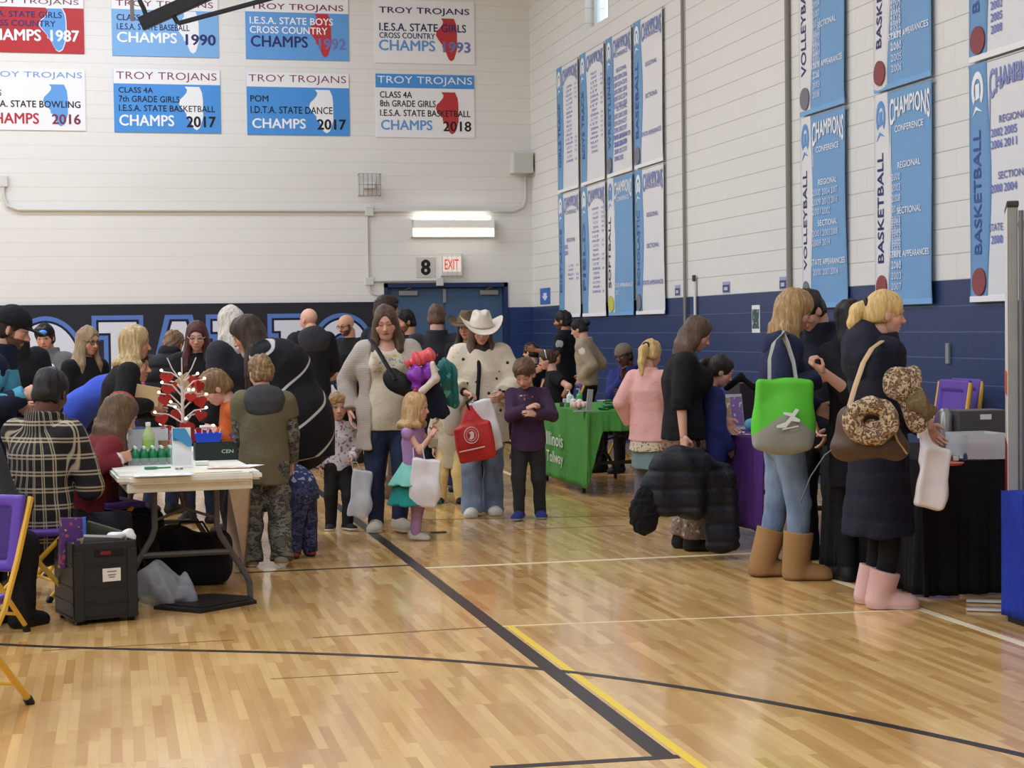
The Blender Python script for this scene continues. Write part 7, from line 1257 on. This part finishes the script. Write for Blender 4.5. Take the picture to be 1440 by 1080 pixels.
f_ = [(x * 1.25, y * 1.25) for x, y in [(-.05, -.02), (-.01, -.005), (.012, .02), (-.02, .03), (-.02, .04), (.02, .035), (.035, .055), (.05, .05), (.03, .02), (.055, .005), (.05, -.005), (.015, .0), (-.01, -.03), (-.05, -.03)]]; mb = MB(); mb.prism(f_, 0, .003); mb.prism([(-.03, -.05), (.06, -.03), (.06, -.025), (-.03, -.043)], 0, .003)
mb.build('running_figure', mat('figure_white', C(226, 232, 228), .5, 'flat'), o, M=Matrix.Translation(tuple(sp(1108, 592, s, .395) - c_)) @ Matrix(np.stack([RT, -DN, -FW], 1).tolist()).to_4x4())
for a_ in ([(1082, 538, .30), (1082, 505, .28), (1088, 482, .22), (1100, 470, .10), (1106, 474, .0)], [(1120, 538, .3), (1116, 510, .26), (1108, 485, .2), (1102, 472, .1), (1100, 470, .0)]): MB().tube([sp(x, y, s, dd) - c_ for x, y, dd in a_], .026, 8, flat=.2).build('strap', GRY, o, True)
# brown handbag, leopard hat and coat, white bag of the woman in the parka
s = 272
LEO = CL('leopard_plush', C(206, 180, 146), 'leopard', .9, c2=C(58, 44, 38), c3=C(120, 90, 66), sc=1.0)
o = blob('handbag', 'brown leather handbag hanging at the hip of the woman in the navy parka', 'handbag', [pc(1196, 590, 1188, 630, 18, 16, s, .6, .34, .34), pe(1222, 628, 48, 17, s, 22, .36), pe(1215, 600, 28, 24, s, 18, .36), pc(1245, 600, 1262, 632, 16, 13, s, .6, .36, .36)], CL('brown_leather', C(84, 62, 48), 'plain', .5), s, .06, .003, 30)
L0 = np.array(o.location); MB().tube([sp(x, y, s, d) - L0 for x, y, d in ((1192, 580, .36), (1202, 545, .32), (1214, 510, .28), (1226, 490, .2), (1240, 480, .08))], .016, 8, flat=.35).build('strap', CL('tan_strap', C(190, 158, 118), 'plain', .5), o, True)
MB().tube([sp(x, y, s, d) - L0 for x, y, d in ((1252, 590, .42), (1262, 620, .42), (1275, 638, .40))], .010, 8, flat=.4).build('tassel', CL('tan_strap', C(190, 158, 118), 'plain', .5), o, True)
MB().tube([sp(x, y, s, d) - L0 for x, y, d in ((1180, 625, .36), (1160, 640, .34), (1140, 670, .3), (1126, 706, .28))], .010, 8, flat=.35).build('grey_strap', CL('grey_strap', C(96, 98, 104), 'plain', .5), o, True)
tor = lambda: (lambda c, R, a, b: ((lambda Qp: (lambda q: np.sqrt((np.sqrt((q[:, 0] / 1.15) ** 2 + q[:, 2] ** 2) - a) ** 2 + q[:, 1] ** 2) - b)((Qp - c.astype(f32)) @ R.astype(f32))), c - (a * 1.2 + b), c + (a * 1.2 + b)))(sp(1225, 592, s, .46), np.stack([RT, FW, -DN], 1), .078, .042)
V, Q = sdf([('+', tor()), ('+', pe(1226, 596, 10, 6, s, 8, .43), .03), ('~', wob(.006, 60, 3))], .007); c_ = V.mean(0); o = link('leopard_hat', mesh_np('leopard_hat', V - c_, Q, LEO, True)); o.location = tuple(c_); tag(o, 'round leopard print hat clipped to the brown handbag', 'hat')
blob('leopard_coat', 'leopard print coat bundled over the arm of the woman in the parka', 'coat', [pc(1256, 532, 1282, 530, 14, 15, s, .7, .30, .26), pc(1275, 545, 1290, 592, 19, 16, s, .7, .3, .3), pe(1262, 545, 16, 16, s, 12, .3)], LEO, s, .05, .008, 40)
blob('fur_stole', 'tan fluffy fur collar tucked into the leopard coat', 'fur', [pe(1290, 566, 16, 16, s, 14, .33), pe(1303, 578, 14, 12, s, 12, .31)], CL('tan_fur', C(190, 164, 116), 'fur', .95, sc=.8), s, .04, .010, 70)
o = bag('white_carrier_bag', 'white plastic carrier bag with faint purple print swinging by the black table', [RB(1311, 672, 19, 42, .045, s, .16, .17, .02), ('+', pc(1298, 612, 1306, 645, 7, 17, s, .6, .13, .15), .03), ('+', pe(1316, 694, 17, 20, s, 15, .16), .03)], CL('carrier_white', C(226, 218, 218), 'plain', .4), s, .010, 38)
handles(o, [sp(1293, 616, s, .14), sp(1291, 600, s, .1), palm(PARKA, 1), sp(1302, 602, s, .1), sp(1306, 618, s, .14)], .010, CL('carrier_white', C(226, 218, 218), 'plain', .4))
# chairs under the seated people
seat_for(58, 262, 92, 'purple folding chair under the man in plaid'); seat_for(118, 244, 68, 'purple folding chair under the girl with the maroon sleeve'); seat_for(143, 229, 70, 'purple folding chair under the child in the red beanie'); seat_for(-58, 284, 40, 'purple folding chair under the person in the dark grey coat')
seat_for(751, 108, 300, 'folding chair under the dark haired person by the green table'); seat_for(786, 122, 268, 'folding chair under the girl with the white hair band'); seat_for(890, 134, 215, 'folding chair under the man in the grey cap')
